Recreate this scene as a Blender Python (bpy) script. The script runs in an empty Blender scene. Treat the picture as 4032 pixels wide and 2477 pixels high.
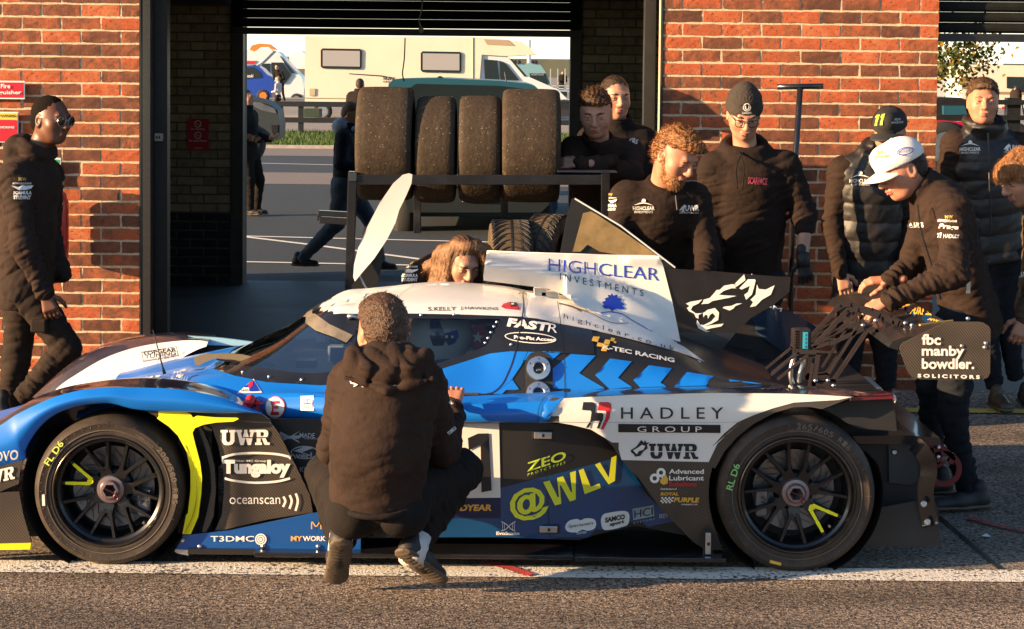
import bpy, bmesh, math, random
import numpy as np
from mathutils import Vector, Matrix
from mathutils.bvhtree import BVHTree
from mathutils.geometry import delaunay_2d_cdt

# ---------------------------------------------------------------- camera
FT = 7602.0            # focal length in photo pixels (4032 wide)
PITCH = math.atan(0.0557); ROLL = 0.0098; SHY = -528.0
CH = 1.905
scene = bpy.context.scene
cam = bpy.data.cameras.new('camera'); camo = bpy.data.objects.new('camera', cam)
scene.collection.objects.link(camo); scene.camera = camo
cam.sensor_fit = 'HORIZONTAL'; cam.sensor_width = 36.0; cam.lens = 36.0 * FT / 4032
cam.shift_y = SHY / 4032; cam.clip_start = .1; cam.clip_end = 3000
camo.location = (0, 0, CH)
CAMR = (Matrix.Rotation(math.pi / 2 - PITCH, 3, 'X') @ Matrix.Rotation(ROLL, 3, 'Z'))
camo.rotation_euler = CAMR.to_euler()
CR = np.array(CAMR)

# ---------------------------------------------------------------- light
SUN_AZ = math.radians(71); SUN_EL = math.radians(12.5)
world = bpy.data.worlds.new('World'); scene.world = world; world.use_nodes = True
wn = world.node_tree; bgn = wn.nodes['Background']
sky = wn.nodes.new('ShaderNodeTexSky'); sky.sky_type = 'NISHITA'; sky.sun_disc = False
sky.sun_elevation = SUN_EL
sdir = Vector((-math.sin(SUN_AZ) * math.cos(SUN_EL), -math.cos(SUN_AZ) * math.cos(SUN_EL), math.sin(SUN_EL)))
sky.sun_rotation = math.atan2(sdir.x, sdir.y)
sky.air_density = 1.0; sky.dust_density = 1.2; sky.ozone_density = 2.5; sky.altitude = 50
# low evening haze along the whole horizon, fading upwards into the blue
tcw = wn.nodes.new('ShaderNodeTexCoord'); spw = wn.nodes.new('ShaderNodeSeparateXYZ'); wn.links.new(tcw.outputs['Generated'], spw.inputs[0])
hz = wn.nodes.new('ShaderNodeValToRGB'); e = hz.color_ramp.elements; e[0].position = 0; e[0].color = (5.4, 4.7, 3.5, 1); e[1].position = .14; e[1].color = (0, 0, 0, 1)
e = e.new(.05); e.color = (3.0, 2.7, 2.1, 1)
wn.links.new(spw.outputs[2], hz.inputs[0]); mxw = wn.nodes.new('ShaderNodeMix'); mxw.data_type = 'RGBA'; mxw.blend_type = 'ADD'; mxw.inputs[0].default_value = 1
wn.links.new(sky.outputs[0], mxw.inputs[6]); wn.links.new(hz.outputs[0], mxw.inputs[7]); wn.links.new(mxw.outputs[2], bgn.inputs[0]); bgn.inputs[1].default_value = 0.09
sl = bpy.data.lights.new('sun', 'SUN'); sl.energy = 5.0; sl.angle = math.radians(.5); sl.color = (1.0, .66, .36)
slo = bpy.data.objects.new('sun', sl); scene.collection.objects.link(slo)
slo.rotation_euler = sdir.to_track_quat('Z', 'Y').to_euler()
vs = scene.view_settings
scene.display_settings.display_device = 'sRGB'
vs.view_transform = 'Standard'; vs.look = 'None'; vs.exposure = 1.6; vs.gamma = 1; vs.use_curve_mapping = False
scene.cycles.max_bounces = 5; scene.cycles.transparent_max_bounces = 6
scene.cycles.use_adaptive_sampling = True

# ---------------------------------------------------------------- picture <-> place helpers
def ray(x, y):
    v = CR @ np.array([(x - 2016) / FT, -(y - 1238.5) / FT + SHY / FT, -1.0])
    return v
def T(x, y, Y):
    """world point seen at photo pixel x,y lying on the upright plane world-y = Y"""
    v = ray(x, y); k = Y / v[1]
    return np.array([v[0] * k, Y, CH + v[2] * k])
def D(x, y, Y): return T(x * 1.63836, y * 1.63836, Y)
def G(x, y, z=0.0):
    v = ray(x, y); k = (z - CH) / v[2]
    return np.array([v[0] * k, v[1] * k, z])
def proj(p):
    """world -> photo pixels, array (n,3) -> (n,2)"""
    q = (np.asarray(p, float) - np.array([0, 0, CH])) @ CR
    return np.stack([q[:, 0] / -q[:, 2] * FT + 2016, 1238.5 - (q[:, 1] / -q[:, 2] * FT - SHY)], 1)
def ZA(l): return [(x / 2, 1280 + y / 2) for x, y in l]
def ZB(l): return [(1150 + x / 2, 1080 + y / 2) for x, y in l]
def ZC(l): return [(1900 + x / 2, 960 + y / 2) for x, y in l]
def ZD(l): return [(1800 + x / 2, 1600 + y / 2) for x, y in l]
def ZE(l): return [(2801 + x / 2, 1150 + y / 2) for x, y in l]
def ZF(l): return [(2801 + x / 2, 1700 + y / 2) for x, y in l]
def DD(l): return [(x * 1.63836, y * 1.63836) for x, y in l]

# ---------------------------------------------------------------- materials
MATS = {}
def pm(name, col, rough=.6, metal=0, var=0, vs_=8, bump=0, bs=60, coat=0, col2=None, emit=None, es=0, spec=.5, detail=5, coord='Object', sss=0, stretch=None, aniso=None, sheen=0):
    if name in MATS: return MATS[name]
    m = bpy.data.materials.new(name); m.use_nodes = True; nt = m.node_tree; b = nt.nodes['Principled BSDF']
    c = (*col, 1) if len(col) == 3 else col
    b.inputs['Base Color'].default_value = c; b.inputs['Roughness'].default_value = rough; b.inputs['Metallic'].default_value = metal
    b.inputs['Specular IOR Level'].default_value = spec
    if coat: b.inputs['Coat Weight'].default_value = coat; b.inputs['Coat Roughness'].default_value = .06
    if sheen: b.inputs['Sheen Weight'].default_value = sheen; b.inputs['Sheen Roughness'].default_value = .4
    if sss:
        b.inputs['Subsurface Weight'].default_value = sss; b.inputs['Subsurface Radius'].default_value = (.012, .004, .002); b.inputs['Subsurface Scale'].default_value = 1
    if emit: b.inputs['Emission Color'].default_value = (*emit, 1); b.inputs['Emission Strength'].default_value = es
    if var or bump or col2:
        tc = nt.nodes.new('ShaderNodeTexCoord'); src = tc.outputs[coord]
        if stretch:
            mp = nt.nodes.new('ShaderNodeMapping'); mp.inputs['Scale'].default_value = stretch; nt.links.new(src, mp.inputs[0]); src = mp.outputs[0]
        if var or col2:
            n = nt.nodes.new('ShaderNodeTexNoise'); n.inputs['Scale'].default_value = vs_; n.inputs['Detail'].default_value = detail; n.inputs['Roughness'].default_value = .65
            nt.links.new(src, n.inputs[0])
            r = nt.nodes.new('ShaderNodeMapRange'); r.inputs[1].default_value = .32; r.inputs[2].default_value = .68; nt.links.new(n.outputs[0], r.inputs[0])
            mx = nt.nodes.new('ShaderNodeMix'); mx.data_type = 'RGBA'; nt.links.new(r.outputs[0], mx.inputs[0])
            mx.inputs[6].default_value = tuple(max(0, v * (1 - var)) for v in c[:3]) + (1,)
            c2 = (*col2, 1) if col2 else tuple(min(1, v * (1 + var)) for v in c[:3]) + (1,)
            mx.inputs[7].default_value = c2; nt.links.new(mx.outputs[2], b.inputs['Base Color'])
            rr = nt.nodes.new('ShaderNodeMapRange'); rr.inputs[3].default_value = max(0, rough - .08); rr.inputs[4].default_value = min(1, rough + .1)
            nt.links.new(n.outputs[0], rr.inputs[0]); nt.links.new(rr.outputs[0], b.inputs['Roughness'])
        if bump:
            n2 = nt.nodes.new('ShaderNodeTexNoise'); n2.inputs['Scale'].default_value = bs; n2.inputs['Detail'].default_value = 6
            nt.links.new(src, n2.inputs[0]); bp = nt.nodes.new('ShaderNodeBump'); bp.inputs['Strength'].default_value = bump; bp.inputs['Distance'].default_value = .01
            nt.links.new(n2.outputs[0], bp.inputs['Height']); nt.links.new(bp.outputs[0], b.inputs['Normal'])
    MATS[name] = m; return m

def ramp_mat(name, cols, scale, rough=.8, bump=.3, bscale=None, kind='noise', bd=.01, coat=0, objrand=0, detail=8, specks=None, stain=0):
    """colour ramp over noise, optional per-object random tint"""
    m = bpy.data.materials.new(name); m.use_nodes = True; nt = m.node_tree; b = nt.nodes['Principled BSDF']
    b.inputs['Roughness'].default_value = rough; b.inputs['Specular IOR Level'].default_value = .3
    if coat: b.inputs['Coat Weight'].default_value = coat
    tc = nt.nodes.new('ShaderNodeTexCoord')
    src = tc.outputs['Object']
    n = nt.nodes.new('ShaderNodeTexNoise'); n.inputs['Scale'].default_value = scale; n.inputs['Detail'].default_value = detail; n.inputs['Roughness'].default_value = .7
    fac = n.outputs[0]
    if objrand:
        oi = nt.nodes.new('ShaderNodeObjectInfo'); cb = nt.nodes.new('ShaderNodeVectorMath'); cb.operation = 'ADD'
        ml = nt.nodes.new('ShaderNodeMath'); ml.operation = 'MULTIPLY'; ml.inputs[1].default_value = 37.7
        nt.links.new(oi.outputs['Random'], ml.inputs[0]); nt.links.new(src, cb.inputs[0]); nt.links.new(ml.outputs[0], cb.inputs[1]); nt.links.new(cb.outputs[0], n.inputs[0])
        m1 = nt.nodes.new('ShaderNodeMath'); m1.operation = 'MULTIPLY_ADD'; m1.inputs[1].default_value = objrand; m1.inputs[2].default_value = -objrand / 2
        nt.links.new(oi.outputs['Random'], m1.inputs[0])
        ad = nt.nodes.new('ShaderNodeMath'); ad.operation = 'ADD'; nt.links.new(n.outputs[0], ad.inputs[0]); nt.links.new(m1.outputs[0], ad.inputs[1]); fac = ad.outputs[0]
    else: nt.links.new(src, n.inputs[0])
    cr = nt.nodes.new('ShaderNodeValToRGB'); e = cr.color_ramp.elements
    while len(e) < len(cols): e.new(.5)
    for i, (p, c) in enumerate(cols): e[i].position = p; e[i].color = (*c, 1)
    nt.links.new(fac, cr.inputs[0]); out = cr.outputs[0]
    if specks:
        for sc, th, colr in specks:
            v = nt.nodes.new('ShaderNodeTexVoronoi'); v.inputs['Scale'].default_value = sc; nt.links.new(src, v.inputs[0])
            n3 = nt.nodes.new('ShaderNodeTexNoise'); n3.inputs['Scale'].default_value = sc * .6; nt.links.new(src, n3.inputs[0])
            lt = nt.nodes.new('ShaderNodeMath'); lt.operation = 'GREATER_THAN'; lt.inputs[1].default_value = th
            sp = nt.nodes.new('ShaderNodeSeparateColor'); nt.links.new(v.outputs['Color'], sp.inputs[0]); nt.links.new(sp.outputs[0], lt.inputs[0])
            mx = nt.nodes.new('ShaderNodeMix'); mx.data_type = 'RGBA'; nt.links.new(lt.outputs[0], mx.inputs[0]); nt.links.new(out, mx.inputs[6]); mx.inputs[7].default_value = (*colr, 1); out = mx.outputs[2]
    if stain:
        ns = nt.nodes.new('ShaderNodeTexNoise'); ns.inputs['Scale'].default_value = 1.1; ns.inputs['Detail'].default_value = 5; mp = nt.nodes.new('ShaderNodeMapping'); mp.inputs['Scale'].default_value = (.45, 1.6, 1)
        nt.links.new(src, mp.inputs[0]); nt.links.new(mp.outputs[0], ns.inputs[0]); mr = nt.nodes.new('ShaderNodeMapRange'); mr.inputs[1].default_value = .36; mr.inputs[2].default_value = .62; mr.inputs[3].default_value = 1 - stain; mr.inputs[4].default_value = 1.08
        nt.links.new(ns.outputs[0], mr.inputs[0]); vm = nt.nodes.new('ShaderNodeVectorMath'); vm.operation = 'SCALE'; nt.links.new(out, vm.inputs[0]); nt.links.new(mr.outputs[0], vm.inputs['Scale']); out = vm.outputs[0]
    nt.links.new(out, b.inputs['Base Color'])
    if bump:
        n2 = nt.nodes.new('ShaderNodeTexNoise'); n2.inputs['Scale'].default_value = bscale or scale * 4; n2.inputs['Detail'].default_value = 6
        nt.links.new(src, n2.inputs[0]); bp = nt.nodes.new('ShaderNodeBump'); bp.inputs['Strength'].default_value = bump; bp.inputs['Distance'].default_value = bd
        nt.links.new(n2.outputs[0], bp.inputs['Height']); nt.links.new(bp.outputs[0], b.inputs['Normal'])
    MATS[name] = m; return m

def carbon(name, base=(.018, .018, .02), hi=(.075, .068, .06), sc=420, rough=.32, coat=.2):
    m = bpy.data.materials.new(name); m.use_nodes = True; nt = m.node_tree; b = nt.nodes['Principled BSDF']
    tc = nt.nodes.new('ShaderNodeTexCoord'); mp = nt.nodes.new('ShaderNodeMapping'); mp.inputs['Rotation'].default_value = (0, math.radians(38), 0)
    w = nt.nodes.new('ShaderNodeTexWave'); w.wave_type = 'BANDS'; w.bands_direction = 'X'; w.inputs['Scale'].default_value = sc / 6.28 * .55; w.inputs['Distortion'].default_value = .4
    nt.links.new(tc.outputs['Object'], mp.inputs[0]); nt.links.new(mp.outputs[0], w.inputs[0])
    n = nt.nodes.new('ShaderNodeTexNoise'); n.inputs['Scale'].default_value = 6; nt.links.new(tc.outputs['Object'], n.inputs[0])
    ml = nt.nodes.new('ShaderNodeMath'); ml.operation = 'MULTIPLY'; nt.links.new(w.outputs[1], ml.inputs[0]); nt.links.new(n.outputs[0], ml.inputs[1])
    mx = nt.nodes.new('ShaderNodeMix'); mx.data_type = 'RGBA'; mx.inputs[6].default_value = (*base, 1); mx.inputs[7].default_value = (*hi, 1)
    nt.links.new(ml.outputs[0], mx.inputs[0]); nt.links.new(mx.outputs[2], b.inputs['Base Color'])
    b.inputs['Roughness'].default_value = rough; b.inputs['Coat Weight'].default_value = coat; b.inputs['Coat Roughness'].default_value = .12
    MATS[name] = m; return m

def glass(name, tint=(.6, .75, .8), alpha=.75, rough=.03):
    m = bpy.data.materials.new(name); m.use_nodes = True; nt = m.node_tree; nt.nodes.remove(nt.nodes['Principled BSDF'])
    o = nt.nodes['Material Output']; t = nt.nodes.new('ShaderNodeBsdfTransparent'); t.inputs[0].default_value = (*tint, 1)
    g = nt.nodes.new('ShaderNodeBsdfGlossy'); g.inputs['Roughness'].default_value = rough
    f = nt.nodes.new('ShaderNodeFresnel'); f.inputs[0].default_value = 1.5
    a = nt.nodes.new('ShaderNodeMath'); a.operation = 'MULTIPLY_ADD'; a.inputs[1].default_value = 1.0; a.inputs[2].default_value = 1 - alpha
    nt.links.new(f.outputs[0], a.inputs[0])
    mx = nt.nodes.new('ShaderNodeMixShader'); nt.links.new(a.outputs[0], mx.inputs[0]); nt.links.new(t.outputs[0], mx.inputs[1]); nt.links.new(g.outputs[0], mx.inputs[2]); nt.links.new(mx.outputs[0], o.inputs[0])
    MATS[name] = m; return m

# ---------------------------------------------------------------- objects
COL = scene.collection
def link(name, me, parent=None, mat=None):
    o = bpy.data.objects.new(name, me); COL.objects.link(o)
    if mat is not None and me is not None and not me.materials: me.materials.append(mat)
    if parent is not None: o.parent = parent
    return o
def thing(name, label, cat, loc=(0, 0, 0), group=None):
    o = bpy.data.objects.new(name, None); COL.objects.link(o); o.empty_display_size = .1
    o['label'] = label; o['category'] = cat
    if group: o['group'] = group
    o['_base'] = 1
    o.location = loc
    return o
def tag(o, label, cat, group=None):
    o['label'] = label; o['category'] = cat
    if group: o['group'] = group
    return o
def struct(o): o['kind'] = 'structure'; return o
def off(parent):
    return np.array(parent.location) if parent is not None else np.zeros(3)
def mesh(name, V, F, mat, parent=None, smooth=False, auto=None):
    """V in world coordinates; made relative to the parent thing's base"""
    if not len(V) or not len(F):
        print('EMPTY', name); return None
    p = parent; o = np.zeros(3)
    while p is not None: o = o + np.array(p.location); p = p.parent
    me = bpy.data.meshes.new(name)
    V = np.asarray(V, float) - o
    me.from_pydata([tuple(v) for v in V], [], [tuple(int(i) for i in f) for f in F]); me.update()
    if smooth: me.polygons.foreach_set('use_smooth', [True] * len(me.polygons))
    ob = link(name, me, parent, mat)
    if auto:
        try: me.set_sharp_from_angle(angle=math.radians(auto))
        except Exception: pass
    return ob
class MB:
    """collects simple shapes (world coordinates) into one mesh"""
    def __init__(s): s.V = []; s.F = []
    def add(s, V, F):
        n = len(s.V); s.V += [tuple(map(float, v)) for v in V]; s.F += [tuple(i + n for i in f) for f in F]; return s
    def box(s, lo, hi):
        x0, y0, z0 = lo; x1, y1, z1 = hi
        return s.add([(x0, y0, z0), (x1, y0, z0), (x1, y1, z0), (x0, y1, z0), (x0, y0, z1), (x1, y0, z1), (x1, y1, z1), (x0, y1, z1)],
                     [(0, 3, 2, 1), (4, 5, 6, 7), (0, 1, 5, 4), (1, 2, 6, 5), (2, 3, 7, 6), (3, 0, 4, 7)])
    def bar(s, a, b, w, h=None, up=(0, 0, 1)):
        a = np.array(a, float); b = np.array(b, float); h = w if h is None else h
        d = b - a; d /= np.linalg.norm(d); u = np.cross(d, up)
        if np.linalg.norm(u) < 1e-3: u = np.cross(d, (1, 0, 0))
        u /= np.linalg.norm(u); v = np.cross(u, d); V = []
        for q in (a, b):
            for i, j in ((-1, -1), (1, -1), (1, 1), (-1, 1)): V.append(q + u * i * w / 2 + v * j * h / 2)
        return s.add(V, [(0, 3, 2, 1), (4, 5, 6, 7), (0, 1, 5, 4), (1, 2, 6, 5), (2, 3, 7, 6), (3, 0, 4, 7)])
    def tube(s, pts, r, n=10, cap=True):
        pts = [np.array(p, float) for p in pts]; m = len(pts); R = r if hasattr(r, '__len__') else [r] * m
        V = []; pu = None
        for i, p in enumerate(pts):
            d = pts[min(i + 1, m - 1)] - pts[max(i - 1, 0)]; d /= max(1e-9, np.linalg.norm(d))
            if pu is None:
                u = np.cross(d, (0, 0, 1)); u = np.cross(d, (1, 0, 0)) if np.linalg.norm(u) < 1e-2 else u
            else: u = pu - d * np.dot(pu, d)
            u /= np.linalg.norm(u); pu = u; v = np.cross(d, u)
            for k in range(n): a = 2 * math.pi * k / n; V.append(p + (u * math.cos(a) + v * math.sin(a)) * R[i])
        F = [(i * n + k, i * n + (k + 1) % n, (i + 1) * n + (k + 1) % n, (i + 1) * n + k) for i in range(m - 1) for k in range(n)]
        if cap: F += [tuple(range(n))[::-1], tuple((m - 1) * n + k for k in range(n))]
        return s.add(V, F)
    def lathe(s, c, axis, prof, n=48, a0=0, a1=2 * math.pi):
        """prof = [(r, h)] about axis through c"""
        c = np.array(c, float); ax = np.array(axis, float); ax /= np.linalg.norm(ax)
        u = np.cross(ax, (0, 0, 1)); u = np.array((1., 0, 0)) if np.linalg.norm(u) < 1e-3 else u / np.linalg.norm(u); v = np.cross(ax, u)
        full = abs(a1 - a0 - 2 * math.pi) < 1e-6; nn = n if full else n + 1; V = []
        for k in range(nn):
            a = a0 + (a1 - a0) * k / n
            for r, h in prof: V.append(c + ax * h + (u * math.cos(a) + v * math.sin(a)) * r)
        m = len(prof); F = []
        for k in range(n):
            k2 = (k + 1) % nn
            for i in range(m - 1): F.append((k * m + i, k2 * m + i, k2 * m + i + 1, k * m + i + 1))
        return s.add(V, F)
    def build(s, name, mat, parent=None, smooth=False, auto=None): return mesh(name, s.V, s.F, mat, parent, smooth, auto)

def bevel(o, w=.004, seg=2):
    m = o.modifiers.new('bevel', 'BEVEL'); m.width = w; m.segments = seg; m.limit_method = 'ANGLE'; m.angle_limit = math.radians(40); return o

def smoothline(pts, n=8, closed=False):
    """Catmull-Rom through points"""
    P = [np.array(p, float) for p in pts]; m = len(P); out = []
    rng = range(m if closed else m - 1)
    for i in rng:
        if closed: p0, p1, p2, p3 = P[i - 1], P[i], P[(i + 1) % m], P[(i + 2) % m]
        else: p0, p1, p2, p3 = P[max(i - 1, 0)], P[i], P[i + 1], P[min(i + 2, m - 1)]
        for k in range(n):
            t = k / n
            out.append(.5 * ((2 * p1) + (-p0 + p2) * t + (2 * p0 - 5 * p1 + 4 * p2 - p3) * t * t + (-p0 + 3 * p1 - 3 * p2 + p3) * t ** 3))
    if not closed: out.append(P[-1])
    return out

def inpoly(pts, poly):
    pts = np.asarray(pts, float); x, y = pts[:, 0], pts[:, 1]; ins = np.zeros(len(pts), bool); n = len(poly); j = n - 1
    for i in range(n):
        xi, yi = poly[i][0], poly[i][1]; xj, yj = poly[j][0], poly[j][1]
        with np.errstate(divide='ignore', invalid='ignore'):
            c = ((yi > y) != (yj > y)) & (x < (xj - xi) * (y - yi) / ((yj - yi) if yj != yi else 1e-9) + xi)
        ins ^= c; j = i
    return ins

def tri_fill(poly, step, holes=()):
    """triangulate polygon (2-D) with interior points every `step`"""
    loops = [list(poly)] + [list(h) for h in holes]
    V = []; E = []
    for L in loops:
        L2 = []
        for i in range(len(L)):
            a = np.array(L[i][:2], float); b = np.array(L[(i + 1) % len(L)][:2], float); k = max(1, int(np.linalg.norm(b - a) / (step * 1.5)))
            for t in range(k): L2.append(a + (b - a) * t / k)
        n0 = len(V); V += L2; E += [(n0 + i, n0 + (i + 1) % len(L2)) for i in range(len(L2))]
    A = np.array(V); nb = len(V)
    x0, y0 = A.min(0); x1, y1 = A.max(0)
    gx, gy = np.meshgrid(np.arange(x0 + step / 2, x1, step), np.arange(y0 + step / 2, y1, step)); g = np.stack([gx.ravel(), gy.ravel()], 1)
    if len(g):
        ok = inpoly(g, poly)
        for h in holes: ok &= ~inpoly(g, h)
        g = g[ok]
        if len(g):
            keep = np.ones(len(g), bool)
            for b in A: keep &= ((g - b) ** 2).sum(1) > (step * .35) ** 2
            g = g[keep]; V += list(g)
    r = delaunay_2d_cdt([Vector(v) for v in V], E, [], 0, 1e-6)
    P = np.array([tuple(v) for v in r[0]]); F = [f for f in r[2]]
    if len(F):
        c = np.array([P[list(f)].mean(0) for f in F]); ok = inpoly(c, poly)
        for h in holes: ok &= ~inpoly(c, h)
        F = [f for f, k in zip(F, ok) if k]
    return P, F

def skin(name, poly, Yf, mat, parent, thick=.006, step=24, holes=(), smooth=True, rnd=0):
    """curved plate: outline seen at the photo position, placed at real depth Yf(x, y), with thickness"""
    P, F = tri_fill(poly, step, holes)
    f = Yf if callable(Yf) else (lambda x, y: Yf)
    if rnd:   # rolled edge: outline turns back towards +Y
        bnd = [np.array(p[:2], float) for p in poly]
    V = [T(x, y, f(x, y)) for x, y in P]
    n = len(V); B = [v + np.array([0, thick, 0]) for v in V]
    F2 = []
    for q in F:
        a, b, c = (V[i] for i in q[:3]); nn = np.cross(b - a, c - a)
        F2.append(tuple(q) if nn[1] < 0 else tuple(q)[::-1])
    cnt = {}
    for q in F2:
        for i in range(len(q)):
            e = (q[i], q[(i + 1) % len(q)]); cnt[e] = 1
    FF = list(F2) + [tuple(i + n for i in q)[::-1] for q in F2]
    for (a, b) in cnt:
        if (b, a) not in cnt: FF.append((b, a, a + n, b + n))
    return mesh(name, V + B, FF, mat, parent, smooth, auto=35)

def loft(curves, m, closed=False):
    """curves: list of point lists of equal length -> interpolated grid"""
    C = [np.array(c) for c in curves]; k = len(C); n = len(C[0]); rows = []
    for i in range(k - 1):
        p0, p1, p2, p3 = C[max(i - 1, 0)], C[i], C[i + 1], C[min(i + 2, k - 1)]
        for j in range(m):
            t = j / m
            rows.append(.5 * ((2 * p1) + (-p0 + p2) * t + (2 * p0 - 5 * p1 + 4 * p2 - p3) * t * t + (-p0 + 3 * p1 - 3 * p2 + p3) * t ** 3))
    rows.append(C[-1]); R = np.array(rows); h = len(R)
    V = R.reshape(-1, 3); F = [(i * n + j, i * n + j + 1, (i + 1) * n + j + 1, (i + 1) * n + j) for i in range(h - 1) for j in range(n - 1)]
    return V, F

def resample(pts, n):
    P = np.array(smoothline(pts, 10)); s = np.r_[0, np.cumsum(np.linalg.norm(np.diff(P, axis=0), axis=1))]; t = np.linspace(0, s[-1], n)
    return np.stack([np.interp(t, s, P[:, i]) for i in range(P.shape[1])], 1)

# ray-cast surface used to lay paint, film and lettering on curved panels
def bvh_of(objs):
    V = []; F = []
    for o in objs:
        me = o.data; p = o; of = np.zeros(3)
        while p is not None: of = of + np.array(p.location); p = p.parent
        n = len(V); A = np.empty(len(me.vertices) * 3); me.vertices.foreach_get('co', A); A = A.reshape(-1, 3) + of
        V += [tuple(v) for v in A]; F += [tuple(i + n for i in q.vertices) for q in me.polygons]
    return BVHTree.FromPolygons(V, F)
def hit(bvh, x, y, eps, fallback=None):
    d = Vector(ray(x, y)).normalized(); o = Vector((0, 0, CH)); r = bvh.ray_cast(o, d)
    if r[0] is None:
        if fallback is None: return None
        return T(x, y, fallback - eps)
    n = r[1] if r[1].dot(d) < 0 else -r[1]
    return np.array(r[0] + n * eps - d * eps * .3)
def decal(name, poly, bvh, mat, parent, eps=.0025, step=20, holes=(), fb=None, smooth=True):
    P, F = tri_fill(poly, step, holes)
    V = [hit(bvh, x, y, eps, fb) for x, y in P]
    ok = [v is not None for v in V]
    # drop faces that jump in depth
    F2 = []
    for q in F:
        if not all(ok[i] for i in q): continue
        ys = [V[i][1] for i in q]
        if max(ys) - min(ys) > .12: continue
        a, b, c = (V[i] for i in q[:3]); nn = np.cross(b - a, c - a)
        F2.append(tuple(q) if nn[1] < 0 else tuple(q)[::-1])
    V = [v if v is not None else np.zeros(3) + 50 for v in V]
    used = sorted({i for q in F2 for i in q}); ix = {u: k for k, u in enumerate(used)}
    return mesh(name, [V[u] for u in used], [tuple(ix[i] for i in q) for q in F2], mat, parent, smooth)

_txt = {}
def text_mesh(s, bold=0.0, shear=0.0, space=1.0, res=3, italic=False):
    key = (s, bold, shear, space)
    if key in _txt: return _txt[key]
    cu = bpy.data.curves.new('t', 'FONT'); cu.body = s; cu.offset = bold; cu.shear = shear; cu.space_character = space; cu.resolution_u = res; cu.fill_mode = 'FRONT'
    ob = bpy.data.objects.new('t', cu); me = ob.to_mesh()
    V = np.array([tuple(v.co)[:2] for v in me.vertices]); F = [tuple(p.vertices) for p in me.polygons]
    ob.to_mesh_clear(); bpy.data.objects.remove(ob); bpy.data.curves.remove(cu)
    mn = V.min(0); mx = V.max(0); V = (V - mn) / (mx - mn)
    _txt[key] = (V, F); return V, F
def subdiv(V, F, L):
    bm = bmesh.new(); vs = [bm.verts.new((v[0], v[1], 0)) for v in V]
    for f in F:
        try: bm.faces.new([vs[i] for i in f])
        except Exception: pass
    for _ in range(3):
        e = [x for x in bm.edges if math.hypot((x.verts[0].co - x.verts[1].co).x * 8, (x.verts[0].co - x.verts[1].co).y) > L]
        if not e: break
        bmesh.ops.subdivide_edges(bm, edges=e, cuts=1); bmesh.ops.triangulate(bm, faces=bm.faces[:])
    bm.verts.index_update(); Vn = np.array([tuple(v.co)[:2] for v in bm.verts]); Fn = [tuple(v.index for v in f.verts) for f in bm.faces]; bm.free(); return Vn, Fn
def letters(s, quad, bvh, mat, parent, eps=.004, bold=0.012, shear=0, space=1.0, fb=None, name='lettering', plane=None, arc=0, sub=0):
    """quad: photo positions of bottom-left, bottom-right, top-right, top-left of the inked area"""
    V, F = text_mesh(s, bold, shear, space)
    if sub: V, F = subdiv(V, F, sub)
    q = [np.array(p, float) for p in quad]
    if len(q) == 2: pass
    out = []
    for u, v in V:
        p = q[0] * (1 - u) * (1 - v) + q[1] * u * (1 - v) + q[2] * u * v + q[3] * (1 - u) * v
        if arc: p = p + np.array([0, -arc * 4 * u * (1 - u)])
        w = T(p[0], p[1], plane - eps) if plane is not None else hit(bvh, p[0], p[1], eps, fb)
        out.append(w if w is not None else None)
    F2 = []
    for f in F:
        if any(out[i] is None for i in f): continue
        ys = [out[i][1] for i in f]
        if max(ys) - min(ys) > .1: continue
        F2.append(tuple(f))
    if not F2: return None
    out = [o if o is not None else np.zeros(3) for o in out]
    used = sorted({i for q_ in F2 for i in q_}); ix = {u: k for k, u in enumerate(used)}
    ob = mesh(name, [out[u] for u in used], [tuple(ix[i] for i in q_) for q_ in F2], mat, parent)
    if ob is not None and s.count(' ') > 3: ob['kind'] = 'stuff'
    return ob
def quad(x0, y0, x1, y1, h, up=None):
    """text box from baseline left (x0,y0) to baseline right (x1,y1), letter height h (photo px)"""
    a = np.array([x0, y0], float); b = np.array([x1, y1], float)
    n = np.array([0, -h], float) if up is None else np.array(up, float) * h
    return [a, b, b + n, a + n]
def quadn(x0, y0, x1, y1, h):
    a = np.array([x0, y0], float); b = np.array([x1, y1], float); d = (b - a) / np.linalg.norm(b - a); n = np.array([d[1], -d[0]]) * h
    return [a, b, b + n, a + n]
# ================================================================ materials
random.seed(4); rng = np.random.RandomState(7)
M_brick = ramp_mat('red_brick', [(.24, (.10, .042, .027)), (.44, (.20, .072, .038)), (.57, (.34, .10, .042)), (.64, (.40, .085, .032)), (.85, (.46, .16, .07))], 13, rough=.9, bump=.5, bscale=90, objrand=.5, bd=.004, specks=[(170, .95, (.09, .05, .035))])
M_mortar = pm('mortar', (.62, .50, .33), .95, var=.25, vs_=60, bump=.8, bs=220)
M_pbrick = ramp_mat('cream_painted_brick', [(.25, (.18, .15, .095)), (.55, (.36, .30, .19)), (.8, (.46, .39, .26))], 14, rough=.75, bump=.5, bscale=60, objrand=.3)
M_pblack = ramp_mat('black_painted_brick', [(.3, (.008, .009, .011)), (.62, (.014, .016, .02)), (.66, (.25, .21, .15)), (.8, (.3, .26, .2))], 10, rough=.5, bump=.4, bscale=60)
M_black = pm('black_steel', (.012, .013, .015), .45, var=.3, vs_=20)
M_dark = pm('dark_steel', (.03, .03, .033), .45, metal=.3, var=.3, vs_=15)
M_steel = pm('bright_steel', (.45, .44, .42), .3, metal=.9, var=.2, vs_=30)
M_lane = ramp_mat('lane_asphalt', [(.3, (.030, .022, .018)), (.44, (.12, .09, .07)), (.56, (.27, .205, .155)), (.72, (.62, .50, .39))], 52, stain=.45, rough=.92, bump=1.0, bscale=120, bd=.012, detail=3, specks=[(170, .90, (.45, .38, .31)), (120, .9, (.02, .018, .018))])
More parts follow.
